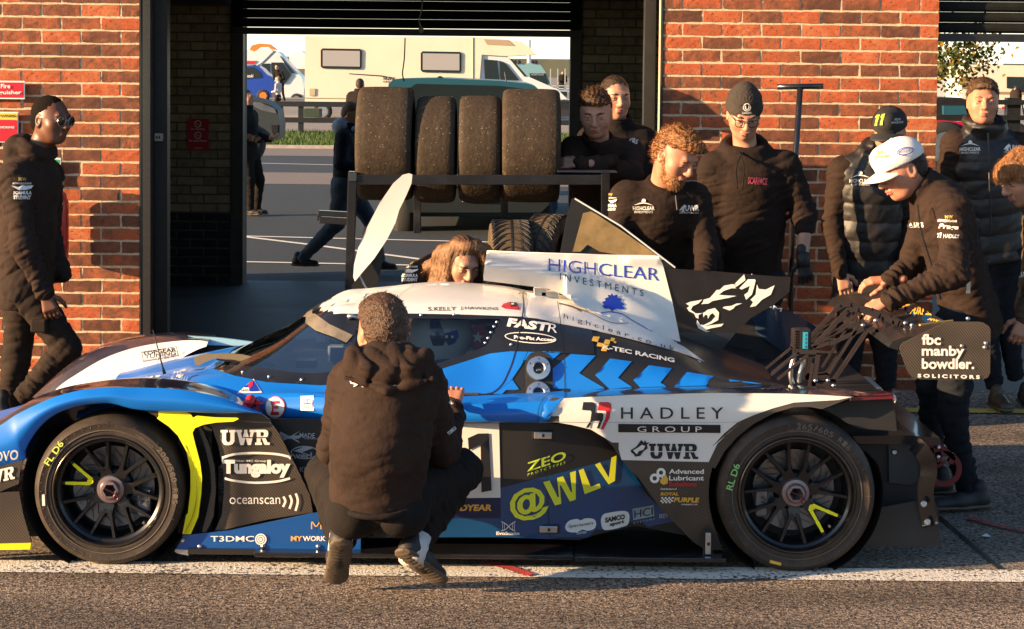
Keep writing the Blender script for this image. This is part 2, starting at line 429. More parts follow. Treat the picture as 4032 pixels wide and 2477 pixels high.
M_apron = ramp_mat('apron_concrete', [(.28, (.045, .038, .032)), (.45, (.14, .115, .092)), (.58, (.26, .215, .17)), (.75, (.50, .42, .34))], 50, stain=.4, rough=.9, bump=.7, bscale=120, bd=.008, detail=3, specks=[(130, .93, (.38, .34, .3)), (95, .93, (.035, .03, .03))])
M_floor = pm('garage_floor', (.050, .050, .046), .6, var=.5, vs_=2.5, bump=.12, bs=30, spec=.4, stretch=(.4, 1, 1))
M_padd = ramp_mat('paddock_asphalt', [(.3, (.026, .034, .040)), (.7, (.055, .066, .075))], 30, rough=.85, bump=.3, bscale=150)
M_lite = ramp_mat('pale_asphalt', [(.3, (.16, .13, .11)), (.7, (.25, .21, .18))], 30, rough=.85, bump=.3, bscale=150)
M_white = pm('white_line_paint', (.75, .73, .68), .7, var=.12, vs_=40)
M_grass = ramp_mat('grass_blades', [(.3, (.03, .06, .012)), (.7, (.08, .13, .03))], 6, rough=.8, bump=0)

def line_paint(name, col):
    m = bpy.data.materials.new(name); m.use_nodes = True; nt = m.node_tree; b = nt.nodes['Principled BSDF']; b.inputs['Roughness'].default_value = .85
    tc = nt.nodes.new('ShaderNodeTexCoord'); n = nt.nodes.new('ShaderNodeTexNoise'); n.inputs['Scale'].default_value = 55; n.inputs['Detail'].default_value = 4; nt.links.new(tc.outputs['Object'], n.inputs[0])
    n2 = nt.nodes.new('ShaderNodeTexNoise'); n2.inputs['Scale'].default_value = 3; nt.links.new(tc.outputs['Object'], n2.inputs[0])
    ad = nt.nodes.new('ShaderNodeMath'); ad.operation = 'MULTIPLY_ADD'; ad.inputs[1].default_value = .5; nt.links.new(n2.outputs[0], ad.inputs[0]); nt.links.new(n.outputs[0], ad.inputs[2])
    cr = nt.nodes.new('ShaderNodeValToRGB'); e = cr.color_ramp.elements; e[0].position = .62; e[0].color = (.07, .06, .052, 1); e[1].position = .70; e[1].color = (*col, 1)
    nt.links.new(ad.outputs[0], cr.inputs[0]); nt.links.new(cr.outputs[0], b.inputs['Base Color'])
    bp = nt.nodes.new('ShaderNodeBump'); bp.inputs['Strength'].default_value = .8; bp.inputs['Distance'].default_value = .008; n3 = nt.nodes.new('ShaderNodeTexNoise'); n3.inputs['Scale'].default_value = 130; nt.links.new(tc.outputs['Object'], n3.inputs[0]); nt.links.new(n3.outputs[0], bp.inputs['Height']); nt.links.new(bp.outputs[0], b.inputs['Normal'])
    MATS[name] = m; return m
M_wline = line_paint('worn_white_paint', (.70, .66, .58)); M_yline = line_paint('worn_yellow_paint', (.55, .38, .06)); M_rline = line_paint('red_marker', (.5, .05, .05))

# ================================================================ ground
YW = 11.0; YR = 16.1           # front wall plane, rear wall plane
ZW = .115                      # the apron rises towards the garages
lineL = G(0, 2217); lineR = G(4032, 2245)
def flat(name, pts, z, mat, dz=0): return mesh(name, [(p[0], p[1], z + (p[2] if len(p) > 2 else 0)) for p in pts], [tuple(range(len(pts)))], mat)
yl = (lineL[1] + lineR[1]) / 2
struct(flat('pit_lane', [(-60, -40), (60, -40), (60, yl), (-60, yl)], 0, M_lane))
def grid_strip(name, ys, zs, mat, x0=-60, x1=60):
    V = []; F = []
    for y, z in zip(ys, zs): V += [(x0, y, z), (x1, y, z)]
    for i in range(len(ys) - 1): F.append((2 * i, 2 * i + 1, 2 * i + 3, 2 * i + 2))
    return mesh(name, V, F, mat, smooth=True)
struct(grid_strip('pit_apron', [yl, 8.3, 9.2, 10.2, YW - .02], [0, 0, .022, .062, ZW], M_apron))
struct(flat('garage_floor', [(-30, YW - .02), (30, YW - .02), (30, YR + .3), (-30, YR + .3)], ZW, M_floor))
struct(flat('paddock', [(-400, YR + .3), (400, YR + .3), (400, 900), (-400, 900)], ZW - .004, M_padd))
def gz(y): return float(np.interp(y, [8.3, 9.2, 10.2, YW], [0, .024, .07, ZW]))
# painted lines on the apron
w = G(0, 2217)[1] - G(0, 2262)[1]
struct(mesh('white_line', [(-20, yl - w, .004), (20, yl - w, .004), (20, yl + .01, .004), (-20, yl + .01, .004)], [(0, 1, 2, 3)], M_wline))
a = G(3900, 1640, gz(9.9))[1]
struct(mesh('yellow_line', [(-20, a - .05, gz(a - .05) + .004), (20, a - .05, gz(a - .05) + .004), (20, a + .05, gz(a + .05) + .004), (-20, a + .05, gz(a + .05) + .004)], [(0, 1, 2, 3)], M_yline))
# slab joint running away from the lane
j0 = G(3950, 2252); j1 = G(3700, 2040); dj = (j1 - j0) / np.linalg.norm(j1 - j0)
pj = [j0, j0 + dj * .95]; nj = np.array([-dj[1], dj[0], 0]) * .012
struct(mesh('slab_joint', [pj[0] - nj + (0, 0, .003), pj[0] + nj + (0, 0, .003), pj[1] + nj + (0, 0, .003), pj[1] - nj + (0, 0, .003)], [(0, 1, 2, 3)], M_black))
def stroke(name, pts, wd, mat, dz=.009):
    V = []; F = []
    for i, p in enumerate(pts):
        p = np.array(p); d = np.array(pts[min(i + 1, len(pts) - 1)]) - np.array(pts[max(0, i - 1)]); d /= np.linalg.norm(d); n = np.array([-d[1], d[0], 0]) * wd / 2
        V += [p - n + (0, 0, dz), p + n + (0, 0, dz)]
    for i in range(len(pts) - 1): F.append((2 * i, 2 * i + 2, 2 * i + 3, 2 * i + 1))
    return struct(mesh(name, V, F, mat))
stroke('red_mark', [G(*p) for p in ZD([(215, 1240), (330, 1265), (450, 1300), (580, 1345)])], .05, M_rline)
stroke('red_mark', [G(*p) for p in ZF([(2020, 690), (2200, 740), (2460, 800)])], .035, M_rline)
# paddock markings beyond the garage
def gl(name, pts, wd, mat=None, z=ZW): return stroke(name, [G(x * 1.63836, y * 1.63836, z) for x, y in pts], wd, mat or M_white, dz=.003)
gl('bay_line', [(560, 567), (1000, 578), (1500, 590)], .09); gl('bay_line', [(560, 566), (760, 590), (1000, 622), (1250, 660)], .09)
gl('bay_line', [(560, 629), (1000, 638), (1500, 648)], .09); gl('bay_line', [(520, 390), (780, 396), (1500, 410)], .12)
def band(name, y0, y1, mat, z):
    a = G(2016, y0 * 1.63836, ZW)[1]; b = G(2016, y1 * 1.63836, ZW)[1]
    return struct(mesh(name, [(-300, b, z), (300, b, z), (300, a, z), (-300, a, z)], [(0, 1, 2, 3)], mat)), b, a
band('pale_strip', 420, 448, M_lite, ZW + .001)
_, k0, k1 = band('pale_kerb_strip', 362, 380, M_lite, ZW + .001)
# grass verge with real blades
gy0 = k1 + .05; gy1 = gy0 + 9
struct(mesh('verge', [(-80, gy0, ZW + .05), (80, gy0, ZW + .05), (80, gy1, ZW + .12), (-80, gy1, ZW + .12)], [(0, 1, 2, 3)], M_grass))
struct(MB().box((-80, gy0 - .1, ZW - .02), (80, gy0, ZW + .08)).build('verge_kerb', pm('kerb_concrete', (.33, .3, .27), .9, var=.2)))
V = []; F = []
for i in range(26000):
    x = rng.uniform(-9, 5) if i % 3 else rng.uniform(4, 16); y = gy0 + (rng.rand() ** 1.3) * 8.5; z = ZW + .05 + .07 * (y - gy0) / 9; h = rng.uniform(.05, .13); a = rng.uniform(0, 3.14); dx = math.cos(a) * .012; dy = math.sin(a) * .012; n = len(V)
    V += [(x - dx, y - dy, z), (x + dx, y + dy, z), (x + rng.uniform(-.04, .04), y + rng.uniform(-.04, .04), z + h)]; F.append((n, n + 1, n + 2))
o = mesh('grass', V, F, M_grass); o['kind'] = 'stuff'
struct(mesh('far_field', [(-400, gy1, ZW + .004), (400, gy1, ZW + .004), (400, 900, ZW + .004), (-400, 900, ZW + .004)], [(0, 1, 2, 3)], M_lite))

# unseen pit wall and tree belt, added behind the camera to darken reflections
tag(bevel(MB().box((-60, -9.2, 0), (60, -8.9, 1.15)).build('added_pit_wall', pm('added_wall_concrete', (.30, .28, .25), .9, var=.2)), .02), 'unseen low concrete wall added behind the camera to darken reflections', 'wall')
V = []; F = []; nn = 160
for i in range(nn + 1):
    a = math.radians(150 + 240 * i / nn); r_ = 115 + 6 * math.sin(i * .7); h_ = 7.5 + 1.6 * math.sin(i * .9) + 1.2 * math.sin(i * 2.3 + 1) + rng.uniform(-.6, .6)
    V += [(math.cos(a) * r_, math.sin(a) * r_, -.5), (math.cos(a) * r_, math.sin(a) * r_, h_ * .7), (math.cos(a) * (r_ + 5), math.sin(a) * (r_ + 5), h_)]
for i in range(nn): F += [(3 * i, 3 * i + 3, 3 * i + 4, 3 * i + 1), (3 * i + 1, 3 * i + 4, 3 * i + 5, 3 * i + 2)]
o = mesh('added_tree_belt', V, F, pm('added_belt_foliage', (.045, .055, .025), .95, var=.5, vs_=.3, bump=1, bs=2)); o['kind'] = 'stuff'  # unseen backdrop put in so glossy surfaces mirror something darker than the horizon
# ================================================================ brick walls
BL, BH, BD, JT = .212, .062, .10, .013
def brick_meshes(L, H, k, prefix, dep=.1, mat=None, amp=.0009):
    out = []
    for s in range(k):
        nx, nz = 7, 4; V = []; F = []
        for j in range(nz):
            for i in range(nx):
                u = i / (nx - 1); v = j / (nz - 1); edge = i in (0, nx - 1) or j in (0, nz - 1)
                x = (u - .5) * L + (rng.uniform(-1, 1) * .0022 if edge else 0); z = (v - .5) * H + (rng.uniform(-1, 1) * .0018 if edge else 0)
                y = (.0012 if edge else 0) + rng.uniform(-1, 1) * amp
                V.append((x, y, z))
        for j in range(nz - 1):
            for i in range(nx - 1): a = j * nx + i; F.append((a, a + 1, a + nx + 1, a + nx))
        ring = [i for i in range(nx)] + [j * nx + nx - 1 for j in range(1, nz)] + [(nz - 1) * nx + i for i in range(nx - 2, -1, -1)] + [j * nx for j in range(nz - 2, 0, -1)]
        n = len(V); V += [(V[i][0], dep, V[i][2]) for i in ring]; m = len(ring)
        for q in range(m): F.append((ring[(q + 1) % m], ring[q], n + q, n + (q + 1) % m))
        me = bpy.data.meshes.new(prefix); me.from_pydata(V, [], F); me.materials.append(mat or M_brick); me.update(); out.append(me)
    return out
full = brick_meshes(BL, BH, 8, 'brick'); half = brick_meshes(.0995, BH, 4, 'brick')
def brick_face(parent, xa, xb, zc0, zmin, zmax, Y, anchor, par, full, half, limit=300):
    """stretcher bond between xa and xb; anchor = end whose bricks are flush"""
    cnt = 0; k0 = int(math.floor((zmin - zc0) / .075)); base = np.array(parent.location)
    k = k0
    while zc0 + k * .075 < zmax:
        zc = zc0 + k * .075 + .0375; edge = xb if anchor == 'r' else xa; sgn = -1 if anchor == 'r' else 1
        x = edge; first = True; lim = xa if anchor == 'r' else xb
        while (x - lim) * -sgn > .02:
            h = first and ((k + par) % 2 == 0)
            L = .1025 if h else .215
            rest = abs(x - lim)
            if rest < L - .01: h = True; L = .1025
            if cnt < limit:
                me = random.choice(half if h else full); o = bpy.data.objects.new('brick', me); COL.objects.link(o); o.parent = parent
                o.location = (x + sgn * L / 2 - base[0], Y - base[1] + rng.uniform(-.0015, .0025), zc - base[2]); o.rotation_euler = (rng.uniform(-.012, .012), rng.uniform(-.006, .006), rng.uniform(-.012, .012)); cnt += 1
            x += sgn * (L + .010); first = False
        k += 1
    return cnt
zc0 = T(300, 66, YW)[2]
xLe = T(549, 700, YW)[0]; xRa = T(2606, 500, YW)[0]; xRb = xRa + 7 * .225 - .01
lp = thing('brick_pier', 'sunlit red brick pier at the left, with the red fire signs on it', 'brick wall', (xLe - .5, YW, ZW), 'brick garage piers')
MB().box((xLe - 1.56, YW + .0055, ZW - .05), (xLe - .002, YW + .34, 4.2)).build('mortar_core', M_mortar, lp)
brick_face(lp, xLe - 1.56, xLe, zc0, ZW + .02, 2.74, YW, 'r', 0, full, half)
rp = thing('brick_pier', 'broad sunlit red brick pier right of the middle, behind the man in the beanie', 'brick wall', (xRa + .8, YW, ZW), 'brick garage piers')
MB().box((xRa + .002, YW + .0055, ZW - .05), (xRb - .002, YW + .34, 4.2)).build('mortar_core', M_mortar, rp)
brick_face(rp, xRa, xRb, zc0, ZW + .02, 2.74, YW, 'l', 1, full, half)
# steel angles at pier edges
def steel_post(x0, x1, y0, y1, z0, z1, label, mat=None):
    o = MB().box((x0, y0, z0), (x1, y1, z1)).build('steel_post', mat or M_dark); return tag(bevel(o, .003), label, 'post')
tag(MB().box((xLe + .001, YW - .004, ZW), (xLe + .008, YW + .06, 4)).box((xLe - .002, YW + .345, ZW), (xLe + .01, YW + .40, 4)).build('steel_angle', M_dark), 'thin steel angle down the right edge of the left brick pier', 'steel angle')
tag(MB().box((xRa - .010, YW - .004, ZW), (xRa - .001, YW + .06, 4)).build('steel_angle', M_dark), 'thin steel angle down the left edge of the broad brick pier', 'steel angle')
P = lambda x, Y: T(x, 700, Y)[0]
pl = steel_post(P(597, 11.45), P(662, 11.45), 11.42, 11.52, ZW, 4.2, 'broad black steel door post just inside the left brick pier', M_black)
steel_post(P(2528, 11.45), P(2575, 11.45), 11.42, 11.52, ZW, 4.2, 'black steel door post just inside the broad brick pier', M_black)
# garage shell: rear wall, side walls, roof
rw = thing('garage_rear_wall', 'dim cream and black painted brick wall at the back of the garage', 'wall', (0, YR, ZW))
xa = P(600, YR) - 1.2; ja = P(958, YR); jb = P(2240, YR); xb = P(2620, YR) + 1
top = T(1500, 140, YR)[2]
MB().box((xa, YR + .01, ZW - .05), (ja - .001, YR + .22, 4)).box((jb + .001, YR + .01, ZW - .05), (xb, YR + .22, 4)).box((ja, YR + .03, 3.2), (jb, YR + .2, 4)).build('mortar_core', pm('painted_mortar', (.12, .10, .07), .8, var=.2), rw)
fullp = brick_meshes(BL, BH, 4, 'brick', mat=M_pbrick, amp=.001); halfp = brick_meshes(.0995, BH, 3, 'brick', mat=M_pbrick, amp=.001)
fullk = brick_meshes(BL, BH, 4, 'brick', mat=M_pblack, amp=.001); halfk = brick_meshes(.0995, BH, 3, 'brick', mat=M_pblack, amp=.001)
zd = T(750, 822, YR)[2]
zcr = ZW
zd = zcr + round((zd - zcr) / .075) * .075
lo = P(600, YR)
brick_face(rw, lo, ja - .11, zcr, ZW, zd - .01, YR, 'r', 0, fullk, halfk); brick_face(rw, lo, ja - .11, zcr, zd + .001, 2.52, YR, 'r', 0, fullp, halfp)
brick_face(rw, jb + .10, jb + .95, zcr, ZW, zd - .01, YR, 'l', 0, fullk, halfk); brick_face(rw, jb + .10, jb + .95, zcr, zd + .001, 2.52, YR, 'l', 0, fullp, halfp)
# rear opening frame
MB().box((ja - .10, YR - .03, ZW), (ja, YR + .1, 2.6)).build('door_jamb', pm('jamb_paint', (.05, .043, .035), .5, var=.3), rw)
MB().box((jb, YR - .03, ZW), (jb + .09, YR + .1, 2.6)).build('door_jamb', MATS['jamb_paint'], rw)
# roller shutter, rolled most of the way up
sh = thing('roller_shutter', 'dark roller shutter rolled up above the rear garage opening', 'shutter', ((ja + jb) / 2, YR - .08, top))
def slats(parent, x0, x1, y, z0, z1, mat, pitch=.075):
    z = z0; me = None
    while z < z1:
        pr = [(0, .0), (-.018, .2), (-.022, .5), (-.018, .8), (0, 1)]
        V = []; F = []
        for x in (x0, x1):
            for d, t in pr: V.append((x, y + d, z + t * (pitch - .001)))
            for d, t in pr[::-1]: V.append((x, y + d + .004, z + t * (pitch - .001)))
        n = len(pr) * 2
        for i in range(n): F.append((i, n + i, n + (i + 1) % n, (i + 1) % n))
        mesh('slat', V, F, mat, parent); z += pitch
M_slat = pm('shutter_paint', (.014, .015, .014), .9, metal=0, spec=.1, var=.25, vs_=12)
slats(sh, ja - .08, jb + .08, YR - .08, top + .06, 2.75, M_slat)
MB().box((ja - .09, YR - .11, top), (jb + .09, YR - .05, top + .055)).build('bottom_bar', M_dark, sh)
tag(MB().box((xa, YR - .9, 2.42), (P(950, YR), YR - .6, 2.62)).box((xa, 13.4, 2.55), (4, 13.55, 2.8)).build('roof_beam', M_black), 'black beams across the dark garage ceiling', 'beam')
# side walls, ceiling
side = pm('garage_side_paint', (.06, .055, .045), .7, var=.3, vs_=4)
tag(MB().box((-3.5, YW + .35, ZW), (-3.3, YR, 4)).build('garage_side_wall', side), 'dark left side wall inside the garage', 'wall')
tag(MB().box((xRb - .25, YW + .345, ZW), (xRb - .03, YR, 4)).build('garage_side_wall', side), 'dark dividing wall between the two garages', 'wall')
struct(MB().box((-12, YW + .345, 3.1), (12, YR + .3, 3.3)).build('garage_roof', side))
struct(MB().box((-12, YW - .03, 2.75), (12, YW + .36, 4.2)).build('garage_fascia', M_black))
tag(MB().box((-12, YW + .12, ZW), (xLe - 1.565, YW + .2, 4)).build('next_garage_door', M_black), 'closed black door of the garage beyond the left pier', 'door')
# right neighbour: front shutter
zs = T(3850, 163, YW)[2]
sh2 = thing('roller_shutter', 'dark ribbed roller shutter over the garage opening at the top right', 'shutter', (xRb + 1.5, YW + .1, zs))
slats(sh2, xRb + .02, xRb + 3.4, YW + .12, zs + .05, 2.6, M_slat, .06); MB().box((xRb + .02, YW + .08, zs), (xRb + 3.4, YW + .14, zs + .045)).build('bottom_bar', M_black, sh2)
# rope
tag(MB().tube(smoothline([T(1663, 0, 14.2), T(1660, 40, 14.2), T(1650, 80, 14.2), T(1660, 112, 14.2)], 5), .006, 6).lathe(T(1658, 116, 14.2), (0, 0, 1), [(0, .02), (.016, .012), (.02, -.01), (.010, -.025), (0, -.026)], 8).build('pull_cord', pm('old_rope', (.30, .36, .34), .9), None, True), 'frayed pale pull cord hanging from the garage shutter', 'cord')
tag(MB().tube(smoothline([T(1595, 150, 15.9), T(1592, 230, 15.9), T(1585, 290, 15.9), T(1592, 320, 15.9)], 5), .006, 6).build('cable', M_black), 'thin black cable dangling across the rear garage opening', 'cable')

# ================================================================ signs
M_red = pm('sign_red', (.52, .012, .03), .4); M_signw = pm('sign_white', (.78, .76, .72), .45); M_yel = pm('sign_yellow', (.80, .58, .05), .5); M_ink = pm('ink_black', (.01, .01, .012), .5); M_green = pm('sign_green', (.02, .30, .12), .5)
def sign(name, label, x0, y0, x1, y1, Y, base, th=.004):
    t = thing(name, label, 'sign', tuple(T((x0 + x1) / 2, y1, Y - .03)))
    a = T(x0, y1, Y - .03); b = T(x1, y0, Y - .03)
    bevel(MB().box((a[0], Y - .03, a[2]), (b[0], Y - .03 + th, b[2])).build('sign_plate', base, t), .002)
    return t
def prect(parent, name, x0, y0, x1, y1, Y, mat):
    a = T(x0, y1, Y); b = T(x1, y0, Y); return MB().box((a[0], Y, a[2]), (b[0], Y + .001, b[2])).build(name, mat, parent)
YS = YW - .03
s = sign('fire_sign', 'red Fire Extinguisher sign with white border on the left brick pier', -130, 319, 98, 389, YW, M_signw)
prect(s, 'red_panel', -126, 325, 92, 383, YS - .002, M_red)
letters('Fire', quad(3, 348, 40, 348, 18), None, M_signw, s, plane=YS - .004, bold=.02); letters('extinguisher', quad(-60, 376, 84, 376, 20), None, M_signw, s, plane=YS - .004, bold=.02)
s = sign('warning_sign', 'warning no smoking sign with yellow header on the left brick pier', -130, 441, 72, 560, YW, M_signw)
prect(s, 'yellow_panel', -126, 445, 68, 468, YS - .002, M_yel); prect(s, 'red_panel', -126, 472, 68, 556, YS - .002, M_red)
letters('WARNING', quad(-8, 462, 63, 462, 12), None, M_ink, s, plane=YS - .004, bold=.02); letters('NO SMOKING', quad(-30, 506, 56, 506, 9), None, M_signw, s, plane=YS - .004, bold=.02)
s = sign('green_sign', 'narrow green and white safety sign on the brick beside the dark jacket', 150, 622, 240, 730, YW, M_signw)
prect(s, 'green_panel', 156, 628, 233, 655, YS - .002, M_green); prect(s, 'green_panel', 156, 662, 233, 690, YS - .002, M_green)
s = sign('no_smoking_sign', 'dark red no smoking no naked flames sign inside the garage', 737, 468, 822, 592, YR, M_red)
YT = YR - .032
for cy in (488, 533):
    c = T(779, cy, YT - .001); MB().lathe(c, (0, 1, 0), [(.024, 0), (.030, 0)], 24).bar(c + (-.018, 0, .018), c + (.018, 0, -.018), .006, .002).bar(c + (-.018, 0, -.004), c + (.016, 0, -.004), .006, .002).build('no_smoking_symbol', M_signw, s)
letters('No smoking', quad(753, 513, 805, 513, 9), None, M_signw, s, plane=YT); letters('No naked flames', quad(744, 558, 813, 558, 8), None, M_signw, s, plane=YT); letters('in this garage', quad(748, 574, 810, 574, 6), None, M_red, s, plane=YT); letters('NO ENTRY', quad(765, 586, 797, 586, 5), None, M_signw, s, plane=YT)
# switch on the black post
c = T(625, 541, 11.4)
o = thing('wall_switch', 'small cream double switch box on the black door post', 'switch', tuple(c)); bevel(MB().box(c + (-.022, -.02, -.022), c + (.024, .02, .024)).build('switch_box', pm('cream_plastic', (.35, .31, .24), .5), o), .003)
for dx in (-.012, .004): MB().box(c + (dx, -.024, -.008), c + (dx + .008, -.02, .010)).build('rocker', M_dark, o)
# extinguisher on the pier, mostly behind the man
e = thing('fire_extinguisher', 'red fire extinguisher on the left pier behind the man in sunglasses', 'extinguisher', tuple(T(222, 1020, YW - .13)))
c = T(222, 1020, YW - .13); MB().lathe(c, (0, 0, 1), [(0, 0), (.06, 0), (.068, .01), (.07, .1), (.07, .32), (.055, .37), (.02, .40), (.02, .42), (0, .42)], 28).build('cylinder', pm('extinguisher_red', (.45, .02, .03), .3, coat=.5), e, True)
MB().box(c + (-.03, -.01, .42), c + (.05, .01, .45)).build('valve', M_dark, e)
# ================================================================ race car
YC = 8.2
M_blue = pm('racing_blue', (.003, .155, .60), .36, coat=.25, var=.06, vs_=2)
M_blued = pm('deep_blue', (.001, .052, .16), .3, coat=.7, var=.1, vs_=3)
M_navy = pm('navy', (.006, .012, .06), .35)
M_cw = pm('race_white', (.74, .71, .66), .32, coat=.3, var=.04, vs_=4)
M_purp = pm('dark_violet_gloss', (.035, .03, .05), .18, coat=.9, var=.3, vs_=6)
M_cblk = carbon('carbon_black', (.008, .008, .009), (.026, .024, .022), rough=.42, coat=.08); M_cbrn = carbon('carbon_side', (.022, .020, .018), (.16, .12, .085), 420, .35)
M_gblk = pm('gloss_black', (.012, .012, .014), .22, coat=.6, var=.2, vs_=10)
M_mblk = pm('matt_black', (.012, .012, .013), .6, var=.3, vs_=20, bump=.1, bs=80)
M_fy = pm('fluoro_yellow', (.85, .80, .01), .4)
M_dy = pm('decal_yellow', (.82, .82, .03), .45); M_gold = pm('decal_gold', (.75, .42, .05), .45); M_lime = pm('decal_lime', (.45, .60, .05), .45)
M_dw = pm('decal_white', (.80, .77, .70), .45); M_dk = pm('decal_black', (.012, .012, .016), .4); M_dr = pm('decal_red', (.60, .02, .03), .4); M_db = pm('decal_blue', (.01, .04, .40), .4); M_dg = pm('decal_grey', (.30, .36, .40), .45)
M_tyre = ramp_mat('slick_rubber', [(.3, (.022, .017, .014)), (.7, (.060, .045, .034))], 12, rough=.55, bump=.25, bscale=140, bd=.004)
M_rim = pm('rim_black', (.018, .018, .02), .3, metal=.4, coat=.3); M_rimlip = pm('rim_lip', (.09, .075, .06), .2, metal=.85)
M_disc = pm('brake_disc', (.22, .22, .23), .35, metal=.9, var=.2); M_cal = pm('caliper_grey', (.18, .18, .19), .4, metal=.5)
M_hub = pm('hub_nut', (.27, .21, .22), .35, metal=.7, var=.1); M_tow = pm('tow_pink', (.10, .02, .03), .4, metal=.5)
M_frame = pm('anodised_brown', (.045, .034, .033), .4, metal=.3, var=.15, vs_=10)
M_alu = pm('aluminium', (.55, .56, .57), .3, metal=.95, var=.12)
M_chalkg = pm('chalk_green', (.25, .52, .16), .8); M_chalky = pm('chalk_yellow', (.55, .68, .12), .8)
M_gl = glass('canopy_glass', (.80, .86, .88), .97); M_gls = glass('screen_glass', (.72, .82, .86), .80); M_glt = glass('car_glass', (.25, .35, .38), .75)
M_tape = pm('duct_tape', (.17, .145, .11), .45, var=.25, vs_=20, bump=.4, bs=30)

car = thing('race_car', 'blue, white and carbon prototype race car with closed canopy and yellow front vane', 'race car', (.3, YC, 0))
def cpart(name, V, F, mat, **k): return mesh(name, V, F, mat, car, **k)

# ---- wheels
def wheel(cx, cy, R, w, rimR, near, ang0, ycol, detail=True, Yface=7.30, nm='wheel'):
    s = 1 if near else -1
    c = T(cx, cy, 7.30); c = np.array([c[0], Yface, R]);
    wo = bpy.data.objects.new(nm, None)
    tp = [(rimR - .006, .018), (rimR + .002, .007), (rimR + .008, .004), (rimR + .012, .0055), (R - .032, 0), (R - .026, -.0015), (R - .018, .006), (R - .006, .020), (R, .040), (R, w - .04), (R - .006, w - .02), (R - .03, w), (rimR, w - .01), (rimR - .005, w - .02)]
    ax = (0, s, 0)
    ty = MB().lathe(c, ax, tp, 96).build(nm, M_tyre, car, True, 50)
    if not detail: 
        MB().lathe(c, ax, [(rimR, .02), (.19, .06), (0, .07)], 32).build('rim', M_rim, ty, True); return ty, c
    # moulded ticks round the sidewall
    m = MB()
    for k in range(48):
        a = 2 * math.pi * k / 48; d = np.array([math.cos(a), 0, math.sin(a)]); L = .010 if k % 3 else .022
        m.bar(c + d * (R - .036) + (0, -.0005, 0), c + d * (R - .036 + L * .8) + (0, .0005, 0), .0012, .002)
    m.lathe(c, ax, [(rimR + .020, .003), (rimR + .021, .0005), (rimR + .023, .0005), (rimR + .024, .003)], 96)
    m.build('sidewall_moulding', pm('moulding', (.10, .085, .07), .6), ty)
    rim = MB().lathe(c, ax, [(rimR, .016), (rimR - .002, .004), (rimR - .008, .002), (rimR - .012, .010), (rimR - .016, .028), (rimR - .026, .034), (rimR - .030, .06), (rimR - .034, w - .04), (rimR - .001, w - .02)], 96).build('rim', M_rim, ty, True, 40)
    MB().lathe(c, ax, [(rimR - .001, .0035), (rimR - .004, .0005), (rimR - .008, .0015)], 96).build('rim_edge', M_rimlip, ty, True)
    r1 = rimR - .030
    m = MB(); my = MB(); hs = .048
    for k in range(7):
        a = ang0 + k * 2 * math.pi / 7; d0 = np.array([math.cos(a), 0, math.sin(a)]); t0 = np.array([-math.sin(a), 0, math.cos(a)])
        apex = c + d0 * .092 + (0, hs, 0); hub = c + d0 * .045 + (0, hs + .008, 0)
        m.add([hub - t0 * .022 + (0, 0, 0), hub + t0 * .022, apex + t0 * .020, apex - t0 * .020, hub - t0 * .022 + (0, .03, 0), hub + t0 * .022 + (0, .03, 0), apex + t0 * .02 + (0, .03, 0), apex - t0 * .02 + (0, .03, 0)], [(0, 1, 2, 3), (0, 4, 5, 1), (3, 2, 6, 7), (0, 3, 7, 4), (1, 5, 6, 2)])
        for sg in (-1, 1):
            b = a + sg * .245; db = np.array([math.cos(b), 0, math.sin(b)]); e = c + db * r1 + (0, hs - .012, 0)
            q = apex - d0 * .012 + t0 * sg * .008; dd = e - q; nn = np.cross(dd, (0, 1, 0)); nn /= np.linalg.norm(nn); V = []
            for p, wd, dp in ((q, .014, .026), (q + dd * .5, .0095, .022), (e, .0105, .03)):
                V += [p - nn * wd * .5, p + nn * wd * .5, p + nn * wd + (0, dp, 0), p - nn * wd + (0, dp, 0)]
            F = []
            for i in (0, 4): F += [(i, i + 1, i + 5, i + 4), (i + 1, i + 2, i + 6, i + 5), (i + 3, i, i + 4, i + 7)]
            m.add(V, F)
            if k == ycol:
                for p0, p1 in ((q, q + dd * .5), (q + dd * .5, q + dd * .88)):
                    my.add([p0 - nn * .007 + (0, -.0018, 0), p0 + nn * .007 + (0, -.0018, 0), p1 + nn * .0055 + (0, -.0018, 0), p1 - nn * .0055 + (0, -.0018, 0)], [(0, 1, 2, 3)])
        if k == ycol: my.lathe(apex - d0 * .008 + (0, -.0019, 0), (0, 1, 0), [(0, 0), (.012, 0)], 12)
    m.lathe(c, ax, [(.030, hs + .004), (.060, hs + .006), (.066, hs + .012), (.068, hs + .04)], 40)
    sp = m.build('spokes', M_rim, ty, False)
    my.build('yellow_spoke_mark', M_fy, ty)
    MB().lathe(c, ax, [(.024, hs - .010), (.028, hs - .018), (.033, hs - .018), (.040, hs - .006), (.052, hs - .004), (.054, hs + .006)], 40).build('hub_nut', M_hub, ty, True, 30)
    MB().lathe(c, ax, [(.034, hs - .02), (.034, hs - .005)], 6).lathe(c, ax, [(.026, hs - .021), (.034, hs - .020)], 6).build('nut_hexagon', M_hub, ty)
    MB().lathe(c, ax, [(0, hs + .01), (.023, hs - .01)], 20).build('hub_bore', M_mblk, ty)
    MB().tube([c + (-.022, hs - .024, .010), c + (.01, hs - .026, -.004), c + (.028, hs - .026, -.020)], .0022, 6).tube(smoothline([c + (.026, hs - .026, -.012), c + (.034, hs - .026, -.028), c + (.024, hs - .026, -.036), c + (.018, hs - .026, -.022)], 4, True), .0022, 6).build('safety_pin', M_tow, ty)
    MB().lathe(c, ax, [(.075, .115), (.158, .110), (.160, .118), (.160, .13), (.075, .135)], 56).build('brake_disc', M_disc, ty, True, 30)
    MB().lathe(c, ax, [(.0, .09), (.07, .095), (.08, .115)], 32).build('disc_bell', M_rim, ty, True)
    gm = MB()
